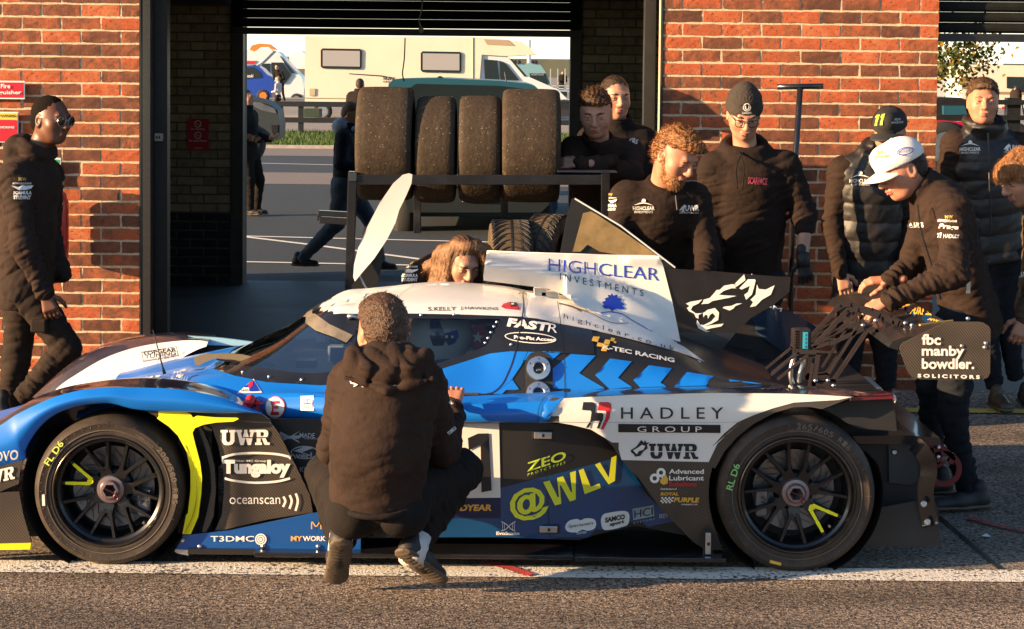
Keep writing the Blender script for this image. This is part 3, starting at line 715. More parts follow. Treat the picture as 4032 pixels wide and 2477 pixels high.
    for k in range(24):
        a = 2 * math.pi * k / 24; p = [c + np.array([math.cos(a + t * .5) * (.085 + .065 * t), .1085, math.sin(a + t * .5) * (.085 + .065 * t)]) for t in (0, .5, 1)]
        gm.bar(p[0], p[1], .0015, .002).bar(p[1], p[2], .0015, .002)
    gm.build('disc_groove', M_mblk, ty)
    ca = math.radians(200 if cx > 2000 else -25)
    q = c + np.array([math.cos(ca) * .135, .085, math.sin(ca) * .135]); cm = MB().box(q - (.026, .02, .055), q + (.026, .06, .055)).build('caliper', M_cal, ty); bevel(cm, .012, 3)
    MB().lathe(c, ax, [(rimR - .032, .16), (.0, .17)], 32).build('inner_shade', M_mblk, ty)
    # valve and wheel weights
    MB().lathe(c + (.13, .03, -.125), (0, 1, 0), [(0, 0), (.005, 0), (.005, .02)], 10).build('valve', M_alu, ty)
    return ty, c
A = math.radians
fw, fc = wheel(425, 1917, .29, .25, .216, True, A(158), 0)
rw_, rc = wheel(3140, 1943, .3025, .29, .226, True, A(-41), 0)
wheel(425, 1917, .29, .25, .216, False, 0, 9, False, 9.10); wheel(3140, 1943, .3025, .29, .226, False, 0, 9, False, 9.10)
def mark(q, s, mat, plane=7.2985, bold=.02): return letters(s, q, None, mat, car, plane=plane, bold=bold, name='tyre_lettering')
qz = lambda Z, a, b, h: quadn(*Z([a])[0], *Z([b])[0], h)
mark(qz(ZA, (385, 1112), (505, 935), 26), 'FL D6', M_chalky); mark(qz(ZF, (165, 465), (228, 262), 27), 'RL D6', M_chalkg)
for Zf, pts, col in ((ZA, [(330, 1338), (350, 1332), (355, 1422), (333, 1424)], M_gold), (ZF, [(464, 1010), (552, 1034), (548, 1056), (458, 1032)], M_gold)):
    skin('tyre_sticker', Zf(pts), 7.2975, M_dw if Zf is ZA else M_gold, car, .001, 60)
def arc_text(s, c, r, a0, a1, h, mat, plane, bold=.01):
    """letters set one by one round the sidewall, angles in degrees clockwise from the top"""
    n = len(s); p = bpy.data.objects.new
    for i, ch in enumerate(s):
        if ch == ' ': continue
        a = math.radians(a0 + (a1 - a0) * (i + .5) / n); wd = r * math.radians((a1 - a0) / n) * .8
        o = c + np.array([math.sin(a) * r, 0, math.cos(a) * r]); t = np.array([math.cos(a), 0, -math.sin(a)]); u = np.array([math.sin(a), 0, math.cos(a)])
        V, F = text_mesh(ch, bold); yield [(o + t * (v[0] - .5) * wd + u * (v[1] - .5) * h + (0, plane - c[1], 0)) for v in V], F
def arc_obj(s, c, r, a0, a1, h, mat, plane):
    m = MB()
    for V, F in arc_text(s, c, r, a0, a1, h, mat, plane): m.add(V, F)
    o_ = m.build('sidewall_lettering', mat, car); o_['kind'] = 'stuff'
M_mould = pm('raised_rubber', (.13, .11, .09), .6)
arc_obj('200/580 R15', fc, .258, 48, 100, .020, M_mould, 7.298); arc_obj('265/605 R16', rc, .268, -2, 48, .022, M_mould, 7.298)
arc_obj('TUBELESS', fc, .245, 25, 45, .008, M_mould, 7.299); arc_obj('TUBELESS RACING', rc, .252, -10, 12, .008, M_mould, 7.299)

# ---- front wings over the wheels
KN = [((-900, 1700), (-900, 1500), (-900, 1440)), ((-500, 1350), (-500, 1130), (-500, 1060)), ((-200, 1160), (-250, 950), (-250, 880)), ((0, 1105), (-60, 830), (-60, 775)), ((180, 1060), (40, 765), (40, 718)), ((195, 980), (120, 710), (120, 665)), ((250, 880), (200, 668), (210, 608)), ((330, 780), (290, 625), (300, 570)), ((420, 710), (390, 582), (410, 535)), ((520, 665), (500, 545), (520, 510)), ((650, 630), (640, 512), (660, 487)), ((800, 615), (800, 495), (820, 466)), ((900, 620), (920, 488), (940, 458)), ((1095, 665), (1100, 492), (1090, 455)), ((1450, 680), (1400, 505), (1350, 470)), ((1700, 690), (1650, 550), (1600, 515)), ((1900, 692), (1850, 610), (1830, 590)), ((2060, 694), (2055, 690), (2055, 686))]
def kcurve(i, Y): return smoothline([T(*ZA([k[i]])[0], Y) for k in KN], 6)
c0 = kcurve(0, 7.315); c1 = kcurve(1, 7.325); c2 = kcurve(2, 7.43)
mid = [(a + b) / 2 + np.array([0, -.022, 0]) for a, b in zip(c0, c1)]
lip = [p + np.array([0, .02, 0]) for p in c0]
V, F = loft([lip, c0, mid, c1], 6); wingN = cpart('front_wing', V, F, M_blue, smooth=True)
c3 = [p + np.array([0, .20, -.012]) for p in c2]; c4 = [p + np.array([0, .26, -.06]) for p in c2]; c5 = [p + np.array([0, .27, -.2]) for p in c2]
V, F = loft([c1, [p + np.array([0, -.02, -.004]) for p in c2], c3, c4, c5], 5); wingT = cpart('front_wing_top', V, F, M_purp, smooth=True)
mirror_list = [wingN, wingT]
MB().lathe(fc + (0, .03, .01), (0, 1, 0), [(.335, 0), (.335, .26), (.2, .27)], 40, A(-30) - 0, A(215)).build('wheel_arch_liner', M_mblk, car, True)
MB().lathe(rc + (0, .04, .0), (0, 1, 0), [(.335, 0), (.335, .3), (.2, .31)], 40, A(-20), A(200)).build('wheel_arch_liner', M_mblk, car, True)
# far front wing, inner face white
far_in = [((300, 700), (330, 620), (250, 570)), ((480, 640), (470, 480), (400, 430)), ((640, 640), (600, 390), (590, 275)), ((820, 640), (800, 272), (740, 188)), ((1000, 600), (1000, 195), (900, 132)), ((1150, 560), (1200, 150), (1080, 94)), ((1290, 420), (1400, 125), (1260, 76)), ((1420, 270), (1500, 120), (1420, 68)), ((1540, 200), (1590, 122), (1560, 78)), ((1625, 168), (1640, 130), (1690, 92))]
w0 = smoothline([T(*ZA([k[0]])[0], 8.70) for k in far_in], 6); w1 = smoothline([T(*ZA([k[1]])[0], 8.74) for k in far_in], 6); w2 = smoothline([T(*ZA([k[2]])[0], 8.95) for k in far_in], 6)
V, F = loft([w0, w1], 4); cpart('front_wing_inner', V, F, M_cw, smooth=True)
w3 = [p + np.array([0, .13, -.03]) for p in w2]; w4 = [p + np.array([0, .15, -.25]) for p in w2]
V, F = loft([w1, [(a + b) / 2 + np.array([0, -.01, .012]) for a, b in zip(w1, w2)], w2, w3, w4], 4); cpart('front_wing_top', V, F, M_purp, smooth=True)
skin('louvre_trim', ZA([(1475, 85), (1600, 118), (1640, 158), (1980, 165), (2230, 205), (2230, 195), (1975, 132), (1700, 98)]), 8.78, pm('pale_blue_paint', (.30, .52, .62), .3, coat=.6), car, .02)
skin('wing_recess', ZA([(1310, 370), (1450, 240), (1540, 200), (1640, 150), (2300, 200), (2300, 420), (1310, 420)]), 8.80, M_mblk, car, .02)

# ---- central body: hood, canopy, engine cover (lofted, symmetric about the car's middle)
def bycurve(pts): 
    L = np.array([T(x, y, Y) for x, y, Y in pts]); S = np.array(smoothline(L, 8)); o = np.argsort(S[:, 0], kind='stable'); return S[o]
CU = [
 [(300, 1650, 7.66), (525, 1600, 7.64), (875, 1562, 7.60), (1230, 1552, 7.58), (1500, 1554, 7.60), (1775, 1562, 7.625), (1950, 1553, 7.63), (2220, 1544, 7.63), (2650, 1524, 7.62), (3090, 1518, 7.60)],
 [(300, 1620, 7.70), (525, 1560, 7.70), (845, 1500, 7.70), (1050, 1507, 7.66), (1265, 1518, 7.64), (1500, 1503, 7.64), (1725, 1457, 7.66), (1930, 1392, 7.70), (2010, 1382, 7.69), (2335, 1400, 7.685), (2645, 1452, 7.68), (2810, 1482, 7.66), (3000, 1512, 7.62), (3090, 1517, 7.60)],
 [(300, 1580, 7.88), (525, 1520, 7.90), (700, 1480, 7.90), (850, 1455, 7.86), (925, 1440, 7.84), (1050, 1395, 7.82), (1180, 1315, 7.82), (1300, 1240, 7.83), (1400, 1237, 7.82), (1625, 1235, 7.81), (2060, 1249, 7.81), (2200, 1275, 7.82), (2400, 1315, 7.83), (2675, 1388, 7.86), (2775, 1427, 7.88), (2950, 1480, 7.92), (3090, 1514, 7.95)],
 [(300, 1572, 8.2), (400, 1545, 8.2), (525, 1502, 8.2), (650, 1474, 8.2), (770, 1447, 8.2), (840, 1436, 8.2), (925, 1390, 8.2), (1040, 1332, 8.2), (1150, 1277, 8.2), (1240, 1207, 8.2), (1350, 1180, 8.2), (1470, 1147, 8.2), (1600, 1125, 8.2), (1725, 1116, 8.2), (1850, 1120, 8.2), (2000, 1135, 8.2), (2065, 1150, 8.2), (2195, 1180, 8.12), (2270, 1200, 8.06), (2475, 1268, 8.03), (2680, 1348, 8.05), (2990, 1450, 8.10), (3100, 1512, 8.12)]]
CS = [bycurve(c) for c in CU]
xmin = max(c[0, 0] for c in CS); xmax = min(c[-1, 0] for c in CS); XS = np.linspace(xmin, xmax, 230)
def sm_(a, k=5): p_ = np.pad(a, k, mode='edge'); return np.convolve(p_, np.ones(2 * k + 1) / (2 * k + 1), 'valid')
rows = [np.stack([XS, sm_(np.interp(XS, c[:, 0], c[:, 1])), sm_(np.interp(XS, c[:, 0], c[:, 2]), 2)], 1) for c in CS]
# the crown meets its mirror image level: add the mirrored shoulder so the spline is symmetric
crown = rows[3]; sh_ = rows[2].copy(); shm = sh_.copy(); shm[:, 1] = 2 * YC - shm[:, 1]
q1 = sh_ * .45 + crown * .55; q1[:, 2] = sh_[:, 2] * .18 + crown[:, 2] * .82; 
w_ = np.clip((8.2 - crown[:, 1]) / .15, 0, 1)[:, None]; q1 = q1 * (1 - w_) + crown * w_; crown = crown.copy(); crown[:, 1] = YC; crown[:, 2] += .01 * w_[:, 0]
sect = [rows[0], rows[1], rows[2], q1, crown]
Vn, _ = loft(sect, 7)
R_ = Vn.reshape(-1, 230, 3)
far = R_[:-1][::-1].copy(); far[:, :, 1] = 2 * YC - far[:, :, 1]
G_ = np.concatenate([R_, far]); H_ = len(G_); Vb = G_.reshape(-1, 3)
Fb = [(i * 230 + j, i * 230 + j + 1, (i + 1) * 230 + j + 1, (i + 1) * 230 + j) for i in range(H_ - 1) for j in range(229)]
BB = BVHTree.FromPolygons([tuple(v) for v in Vb], Fb)
W1 = [(858, 1440), (925, 1396), (1040, 1338), (1150, 1284), (1212, 1238), (1300, 1292), (1392, 1352), (1370, 1405), (1320, 1462), (1270, 1469), (1230, 1472), (1150, 1467), (1050, 1452), (950, 1441)]
W2 = [(1420, 1262), (1630, 1256), (1968, 1259), (1945, 1312), (1912, 1363), (1850, 1388), (1725, 1432), (1600, 1464), (1440, 1486), (1400, 1478), (1400, 1300)]
W1 = [tuple(p) for p in W1]
Vm = Vb.copy(); m_ = Vb[:, 1] > YC; Vm[m_, 1] = 2 * YC - Vm[m_, 1]; PP = proj(Vm)
ins = inpoly(PP, W1) | inpoly(PP, W2)
ins |= (PP[:, 0] > 870) & (PP[:, 0] < 1215) & (np.abs(Vb[:, 1] - YC) < .30)
Fk = [f for f in Fb if not any(ins[i] for i in f)]
body = cpart('bodywork', Vb, Fk, M_cblk, smooth=True)
P2 = proj(Vm); cen = lambda f: P2[list(f)].mean(0)
body.data.materials.append(M_cw); body.data.materials.append(M_blue)
CF = np.array([P2[list(f)].mean(0) for f in Fk])
roofp = [(1262, 1222), (1262, 1090), (2060, 1090), (2600, 1300), (2760, 1425), (2675, 1385), (2400, 1312), (2200, 1270), (2060, 1246), (1850, 1238), (1625, 1233), (1450, 1235), (1330, 1231)]
hoodp = [(200, 1500), (838, 1400), (848, 1455), (925, 1485), (1050, 1510), (1265, 1522), (1265, 1560), (200, 1700)]
mi = np.zeros(len(Fk), np.int32); mi[inpoly(CF, roofp)] = 1; mi[inpoly(CF, hoodp)] = 2; body.data.polygons.foreach_set('material_index', mi)
glz = []
for Wp, nm in ((W1, 'windscreen'), (W2, 'side_window')):
    g = decal(nm, Wp, BB, M_gl if nm == 'side_window' else M_gls, car, .001, 14); glz.append(g)
# wrap-over part of the screen across the middle
sel = [f for f in Fb if any(ins[i] for i in f) and any(abs(Vb[i][1] - YC) < .33 for i in f) and Vb[f[0]][0] < T(1215, 1240, 8.2)[0]]
cpart('windscreen', Vb + np.array([0, 0, .0005]), sel, M_gls, smooth=True)
frame_out = [(846, 1438), (856, 1430), (925, 1386), (1040, 1328), (1150, 1273), (1236, 1210), (1300, 1238), (1400, 1238), (1625, 1236), (2050, 1249), (2200, 1276), (2330, 1300), (2340, 1398), (2010, 1383), (1930, 1392), (1725, 1457), (1500, 1502), (1265, 1518), (1050, 1506), (925, 1481), (848, 1457)]
decal('canopy_frame', frame_out, BB, M_gblk, car, .003, 14, holes=[W1, W2])
bd = lambda nm, poly, mat, eps=.003, step=16: decal(nm, poly, BB, mat, car, eps, step)
# paint
bd('hood_panel', [(500, 1560), (525, 1512), (650, 1480), (770, 1452), (838, 1441), (846, 1457), (925, 1482), (1050, 1507), (1265, 1519), (1500, 1503), (1725, 1458), (1930, 1393), (2010, 1384), (2078, 1386), (2050, 1440), (2010, 1500), (1960, 1540), (1890, 1556), (1500, 1551), (1230, 1548), (875, 1556), (700, 1590), (500, 1605)], M_blue)
roof_o = bd('canopy_roof', [(1262, 1212), (1350, 1184), (1470, 1150), (1600, 1128), (1725, 1119), (1850, 1123), (2000, 1138), (2052, 1150), (2060, 1190), (2062, 1249), (1850, 1241), (1625, 1236), (1450, 1238), (1330, 1234)], M_cw)
cover_o = bd('engine_cover_white', [(2068, 1152), (2195, 1184), (2270, 1206), (2475, 1275), (2560, 1306), (2690, 1366), (2775, 1428), (2675, 1388), (2400, 1315), (2200, 1272), (2070, 1249), (2066, 1190)], M_cw)
LB = 'chevron_panel'
bd(LB, [(2080, 1386), (2120, 1384), (1995, 1465), (2060, 1556), (1970, 1558), (1905, 1556), (1960, 1541), (2012, 1500), (2052, 1440)], M_blue)
bd(LB, [(2133, 1384), (2210, 1388), (2200, 1396), (2150, 1440)], M_blue)
bd(LB, [(2248, 1395), (2345, 1402), (2280, 1470), (2382, 1530), (2225, 1545), (2195, 1550), (2140, 1480)], M_blue)
bd(LB, [(2402, 1413), (2487, 1425), (2433, 1488), (2490, 1526), (2460, 1527), (2400, 1532), (2343, 1478)], M_blue)
bd(LB, [(2555, 1440), (2645, 1453), (2600, 1508), (2625, 1523), (2520, 1526), (2493, 1498)], M_blue)
bd(LB, [(2705, 1467), (2810, 1484), (2780, 1520), (2655, 1523)], M_blue)
bd(LB, [(2870, 1497), (3000, 1513), (2985, 1518), (2850, 1521)], M_blue)
# seams
def seam(pts, bvh=None, wd=3.2, mat=None, eps=.0045, nm='panel_gap'):
    S = smoothline([np.array(p, float) for p in pts], 6); L = []; R = []
    for i, p in enumerate(S):
        d = S[min(i + 1, len(S) - 1)] - S[max(0, i - 1)]; d /= np.linalg.norm(d); n = np.array([-d[1], d[0]]) * wd / 2; L.append(p + n); R.append(p - n)
    V = []; F = []
    for a, b in zip(L, R):
        va, vb = hit(bvh or BB, *a, eps), hit(bvh or BB, *b, eps)
        if va is None or vb is None: continue
        V += [va, vb]
    for i in range(0, len(V) - 3, 2): F.append((i, i + 1, i + 3, i + 2))
    return cpart(nm, V, F, mat or M_dk)
seam(ZC([(318, 385), (322, 480), (310, 600), (280, 760), (240, 920), (200, 1020), (160, 1100), (100, 1160), (40, 1185), (-60, 1190)]), wd=4.5)
seam(ZC([(590, 460), (605, 560), (620, 700), (640, 900), (650, 1150)]), wd=2.6)
seam(ZB([(805, 225), (870, 150), (960, 95)]), wd=1.5, mat=M_dg)
seam(ZC([(600, 475), (700, 500), (780, 540)]), wd=5); seam(ZC([(650, 560 - 70), (820, 540), (990, 620), (1080, 632), (1145, 630)]), wd=2, mat=M_dk)
seam(ZA([(1470, 470), (1500, 420), (1560, 400)]), wd=2)
# window rivets and latch
for p in ZB([(1612, 385), (1592, 420), (1568, 465), (1545, 508), (1522, 545)]) + ZA([(1912, 380), (2120, 415), (2375, 435)]) + ZB([(75, 838), (1275, 325), (1015, 330), (1725, 560)]):
    w = hit(BB, *p, .006)
    if w is not None: MB().lathe(w, (0, 1, 0), [(0, -.003), (.006, -.001), (.0065, .002)], 10).build('rivet', M_alu, car, True)
w = [hit(BB, *p, .012) for p in ZB([(440, 350), (480, 345), (540, 362)])]
MB().tube(w, [.012, .008, .006], 8).build('mirror_mount', M_alu, car, True)
decal('duct_tape', ZB([(80, 330), (170, 285), (215, 340), (300, 400), (480, 485), (430, 545), (330, 500), (190, 450), (110, 390)]), BB, M_tape, car, .007, 12)
# headlight-to-tail carbon strip below the paint
# ---- side shelf and shoulder
r0 = [(870, 1556, 7.62), (1050, 1551, 7.60), (1230, 1548, 7.58), (1500, 1551, 7.60), (1775, 1560, 7.62), (2100, 1546, 7.62), (2220, 1540, 7.62), (2500, 1527, 7.61), (2800, 1520, 7.60), (3100, 1516, 7.58), (3300, 1528, 7.5), (3471, 1541, 7.48), (3510, 1546, 7.46)]
r1 = [(870, 1572, 7.57), (1050, 1568, 7.55), (1230, 1564, 7.50), (1500, 1582, 7.42), (1775, 1594, 7.36), (2100, 1582, 7.335), (2220, 1567, 7.335), (2500, 1553, 7.335), (2800, 1546, 7.335), (3100, 1549, 7.335), (3300, 1557, 7.335), (3440, 1557, 7.335), (3510, 1553, 7.34)]
R0 = smoothline([T(*p) for p in r0], 6); R1 = smoothline([T(*p) for p in r1], 6)
k = 6 * 6
V, F = loft([R0[:k + 1], [(a + b) / 2 + np.array([0, -.005, .012]) for a, b in zip(R0, R1)][:k + 1], R1[:k + 1]], 5); shelf = cpart('side_shelf', V, F, M_blue, smooth=True)
V, F = loft([R0[k:], [(a + b) / 2 + np.array([0, -.005, .006]) for a, b in zip(R0, R1)][k:], R1[k:]], 5); cpart('rear_wing_top', V, F, M_purp, smooth=True)
r2 = [(1000, 1645, 7.57), (1050, 1646, 7.55), (1230, 1648, 7.50), (1500, 1655, 7.41), (1775, 1661, 7.34), (2100, 1663, 7.325), (2150, 1664, 7.325)]
R2 = smoothline([T(*p) for p in r2], 6); n = len(R2)
V, F = loft([R1[:n], [(a + b) / 2 + np.array([0, -.018, 0]) for a, b in zip(R1, R2)], R2, [p + np.array([0, .04, -.004]) for p in R2]], 5); sband = cpart('side_roll', V, F, M_blue, smooth=True)
# carbon strip above it
seam([(875, 1562), (1050, 1557), (1232, 1553)], wd=10, mat=M_cbrn, nm='carbon_strip', eps=.006)
seam([(1775, 1549), (1850, 1552), (1960, 1550), (2060, 1546)], wd=9, mat=M_cbrn, nm='carbon_strip', eps=.006)
# ---- rear quarter
fend = [(2140, 1661), (2150, 1590), (2172, 1568), (2220, 1567), (2500, 1553), (2800, 1546), (3101, 1549), (3250, 1555), (3362, 1562)] + ZE([(950, 892), (870, 922), (780, 906), (650, 906), (500, 950), (330, 1040), (200, 1145), (100, 1260), (30, 1390)]) + ZD([(2010, 480), (1985, 580), (1980, 700), (1990, 800), (2010, 900), (2050, 1020), (2092, 1132), (1960, 1132), (1860, 1070), (1600, 800), (1430, 570), (1290, 420), (1230, 320), (1150, 240), (1050, 185), (900, 145), (750, 125)])
def yfend(x, y): return 7.335 + .05 * max(0, (y - 1850) / 350) ** 1.5 - .012 * math.exp(-((y - 1640) / 70) ** 2)
quarter = skin('rear_quarter_panel', fend, yfend, M_cbrn, car, .012, 26)
BQ = bvh_of([quarter, shelf, sband])
wtrim = ZE([(1000, 850), (650, 870), (480, 917), (330, 970), (210, 1022), (100, 1112), (0, 1222)]) + ZD([(2240, 122), (2130, 212), (2050, 292), (1980, 438), (1295, 422), (1230, 320), (1150, 240), (1050, 185), (900, 145), (750, 125)])
decal('white_panel', [(2137, 1660), (2220, 1568), (2500, 1554), (2800, 1547), (3101, 1550), (3250, 1556), (3355, 1563)] + wtrim, BQ, M_cw, car, .002, 26)
decal('blue_panel', [(2122, 1660), (2142, 1590), (2168, 1567), (2219, 1567), (2136, 1660)], BQ, M_blue, car, .0022, 26)
seam([(2118, 1661), (2122, 1610), (2140, 1575), (2165, 1552)], BQ, 2.5); seam(ZD([(640, 120), (1200, 124), (1900, 124), (2230, 122)]), BQ, 1.5, M_dg)
# rear end of the quarter
skin('rear_duct', ZE([(880, 925), (1100, 852), (1430, 846), (1448, 960), (1460, 1095), (1180, 1075), (1080, 1040), (960, 960)]), 7.40, M_mblk, car, .25)
skin('tail_edge', ZE([(1110, 828), (1380, 796), (1430, 803), (1440, 842), (1300, 846), (1095, 856)]), 7.345, pm('dark_red_gloss', (.10, .012, .02), .2, coat=.8), car, .05)
skin('tail_lens', ZE([(1432, 812), (1452, 815), (1458, 850), (1445, 875), (1436, 850)]), 7.36, M_cw, car, .04)
skin('tail_deck', ZE([(960, 748), (1335, 750), (1355, 775), (1350, 790), (1000, 772)]), 8.3, M_cw, car, .3)
# ---- side panels between the wheels
def yside(x, y): return 7.40 + .09 * min(1, max(0, (x - 2100) / 450)) + (.05 if x < 1290 else .05 * max(0, min(1, (1450 - x) / 160)))
side_p = skin('side_panel', [(1000, 1648), (1300, 1650), (2120, 1664), (2330, 1680), (2520, 1760), (2760, 1900), (2760, 2120), (2500, 2070), (2350, 2105), (2280, 2127), (2165, 2123), (1965, 2115), (1600, 2118), (1100, 2120)], yside, M_cblk, car, .01, 30)
BS = bvh_of([side_p])
def sd(nm, poly, mat, eps=.002, step=30, **k): return decal(nm, poly, BS, mat, car, eps, step, **k)
sd('blue_lower_panel', ZD([(-560, 1030), (-560, 800), (0, 690), (345, 640), (800, 525), (1270, 400), (1350, 470), (1500, 700), (1680, 880), (1700, 905), (1400, 970), (1150, 1030), (950, 1056), (730, 1045), (330, 1030)]), M_blued)
sd('black_recess', [(1005, 1650), (1300, 1652), (1300, 2020), (1240, 2000), (1100, 2040)], M_mblk, .0018)
sd('number_panel', ZB([(960, 1175), (1630, 1172)]) + ZD([(330, 130), (342, 718), (0, 722), (-100, 722)]), M_cw, .003)
0 and letters('1', [(1868, 1932), (1934, 1932), (1925, 1706), (1842, 1706)], BS, M_dk, car, .005, bold=.07, name='race_number')
sd('race_number', ZD([(85, 248), (165, 212), (250, 210), (272, 660), (192, 675), (185, 300), (92, 345)]), M_dk, .006)
sd('navy_panel', ZD([(-100, 724), (342, 720), (344, 878), (-100, 880)]), M_navy, .003)
seam(ZD([(695, 220), (705, 500), (720, 900), (730, 1045)]), BS, 2.2)
def latch(x, y, w=36, h=14, vert=False):
    p = T(x, y, yside(x, y) - .012) if not vert else T(x, y, 7.33); a = w / 1042 ; b = h / 1042
    if vert: a, b = b, a
    bevel(MB().box(p + (-a - .008, .004, -b - .004), p + (a + .008, .010, b + .004)).build('latch_base', M_dk, car), .002)
    bevel(MB().box(p + (-a, -.008, -b), p + (a, .004, b)).build('latch', M_alu, car), .003)
    MB().box(p + (-.004, -.011, -.006), p + (.006, -.008, .006)).build('latch_button', M_dk, car)
latch(2138, 1714); latch(2160, 2084); latch(2788, 2140, 44, 11, True)
# bargeboard, vane, lower strip
barge = skin('bargeboard', ZA([(1140, 672), (1300, 668), (1800, 676), (2060, 700), (2112, 735), (2200, 860), (2330, 1110), (2440, 1340)]) + [(1232, 2018), (1054, 2046), (887, 2085), (846, 2090)] + ZA([(1745, 1500), (1765, 1300), (1760, 1150), (1720, 950), (1665, 800), (1600, 770), (1300, 760)]), lambda x, y: 7.385 - .02 * math.exp(-((x - 900) / 60) ** 2), M_cbrn, car, .008, 26)
BG = bvh_of([barge])
skin('vane', ZA([(1245, 668), (1430, 672), (1500, 700), (1520, 730), (1550, 715), (1700, 728), (1868, 730), (1880, 740), (1840, 760), (1700, 768), (1600, 785), (1535, 812), (1515, 850), (1540, 950), (1575, 1080), (1590, 1200), (1585, 1330), (1560, 1512)]) + [(751, 2103), (718, 2103), (733, 2028)] + ZA([(1480, 1480), (1500, 1300), (1500, 1150), (1470, 1000), (1400, 870), (1330, 800), (1235, 735), (1250, 715)]), lambda x, y: 7.345 - .015 * math.sin(min(1, max(0, (y - 1600) / 500)) * 3.14), M_fy, car, .005, 20)
skin('inner_vane', ZA([(1560, 800), (1585, 800), (1650, 950), (1690, 1120), (1700, 1300), (1680, 1512)]) + [(812, 2095), (795, 2095)] + ZA([(1635, 1450), (1665, 1300), (1655, 1130), (1620, 980)]), 7.36, M_cbrn, car, .03)
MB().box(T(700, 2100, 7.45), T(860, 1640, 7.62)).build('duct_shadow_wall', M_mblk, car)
low = skin('lower_side_strip', [(692, 2162), (706, 2140), (720, 2108), (900, 2090), (1229, 2022), (1300, 2010), (1420, 2010), (1420, 2168), (1200, 2170), (740, 2165)], 7.35, pm('strip_blue', (.006, .075, .30), .3, coat=.7), car, .01)
BL_ = bvh_of([low])
skin('strip_foot', [(690, 2163), (740, 2166), (742, 2188), (700, 2180), (688, 2172)], 7.34, M_alu, car, .012)
bx = MB(); z1 = T(1200, 2175, 7.3)[2]; bx.box((T(740, 2170, 7.34)[0], 7.34, z1 - .022), (T(1450, 2170, 7.3)[0], 9.06, z1)); bx.build('floor_edge', M_cblk, car)
zf = T(2000, 2205, 7.28)[2]; xf1 = T(2860, 2200, 7.28)[0]; xf0 = T(1000, 2200, 7.28)[0]
fl = MB().box((xf0, 7.285, zf), (T(2258, 2200, 7.28)[0], 9.115, zf + .018)).box((T(2262, 2200, 7.28)[0], 7.280, zf - .003), (xf1, 9.12, zf + .014)).build('floor', M_gblk, car); bevel(fl, .003)
for p in ZD([(0, 0)])[:0]: pass
for p in [(718, 2128), (786, 2152), (1035, 2152), (1253, 2152)]: MB().lathe(T(*p, 7.346), (0, 1, 0), [(0, -.004), (.007, -.003), (.009, .002)], 12).build('bolt', M_alu, car, True)
# front corner
skin('front_corner', ZA([(-300, 1170), (0, 1112), (180, 1064), (158, 1150), (148, 1250), (0, 1312), (-300, 1340)]), 7.312, M_cbrn, car, .01)
skin('splitter_side', [(-300, 1945), (75, 1936), (92, 2028), (118, 2116), (123, 2138), (-300, 2148)], 7.318, M_cbrn, car, .012)
skin('splitter_line', [(-300, 2150), (121, 2140), (118, 2163), (-300, 2172)], 7.308, M_fy, car, .02)
MB().box(T(-900, 2190, 7.34), T(100, 2150, 9.0)).build('splitter', M_cblk, car)
# nose (mostly out of frame)
nose = [[T(-900, 1980, 8.2), T(-500, 1800, 8.2), T(0, 1660, 8.2), T(300, 1580, 8.2)], [T(-900, 2010, 7.8), T(-500, 1840, 7.8), T(0, 1700, 7.8), T(300, 1600, 7.85)], [T(-900, 2090, 7.55), T(-500, 1990, 7.55), T(0, 1850, 7.6), T(300, 1700, 7.66)]]
nose = [smoothline(n_, 8) for n_ in nose]; mn_ = [[np.array([p[0], 2 * YC - p[1], p[2]]) for p in n_] for n_ in nose[1:]]
V, F = loft([nose[2], nose[1], nose[0], mn_[0], mn_[1]], 6); cpart('nose', V, F, M_blue, smooth=True)
# inner tub walls so nothing is see-through
MB().box((T(900, 2000, 7.7)[0], 7.72, .06), (T(3100, 2000, 7.7)[0], 8.68, T(1500, 1600, 7.7)[2])).build('tub', M_mblk, car)
MB().box((T(2900, 2000, 7.7)[0], 7.64, .30), (T(3480, 2000, 7.7)[0], 8.76, .62)).build('gearbox_cover', M_mblk, car)
# ---- rear end
skin('diffuser_side', ZF([(1290, 605), (1500, 565), (1640, 540), (1755, 520), (1785, 620), (1797, 760), (1797, 905), (1170, 905), (1240, 780)]), 7.50, pm('diffuser_black', (.015, .02, .024), .4, var=.2, vs_=8), car, .01)
skin('rear_bulkhead', ZF([(1100, 100), (1700, 100), (1755, 530), (1640, 560), (1280, 640), (1180, 300)]), 7.62, M_mblk, car, .3)
skin('bulkhead_plate', ZF([(1395, 100), (1560, 100), (1620, 260), (1630, 380), (1560, 420), (1400, 400)]), 7.60, pm('diffuser_black2', (.02, .03, .036), .45), car, .01)
skin('rear_beam', ZE([(1110, 1135), (1560, 1128), (1800, 1150), (1815, 1205), (1500, 1200), (1160, 1196)]), 7.55, M_gblk, car, .9)
st = smoothline([np.array(p, float) for p in ZF([(1595, 95), (1655, 150), (1705, 240), (1712, 330), (1690, 430), (1690, 560), (1715, 700), (1725, 745)])], 5)
Vs = []
for i, p in enumerate(st):
    t = i / (len(st) - 1); d = st[min(i + 1, len(st) - 1)] - st[max(0, i - 1)]; d /= np.linalg.norm(d); n_ = np.array([-d[1], d[0]]); wd = 33 - 4 * abs(t - .4); yy = 7.46 - .05 * math.sin(t * 5.2) * (1 - t)
    for sg in (-1, 1): Vs.append(T(*(p + n_ * sg * wd), yy + sg * .015))
cpart('rear_strap', Vs, [(2 * i, 2 * i + 1, 2 * i + 3, 2 * i + 2) for i in range(len(st) - 1)], M_gblk, smooth=True)
for p, r in zip(ZF([(1672, 570), (1700, 712), (1440, 162)]), (.013, .013, .010)): MB().lathe(T(*p, 7.44 if p[0] > 3600 else 7.59), (0, 1, 0), [(0, 0), (r * .5, -.004), (r, -.002), (r, .004)], 16).build('bolt', M_alu, car, True)
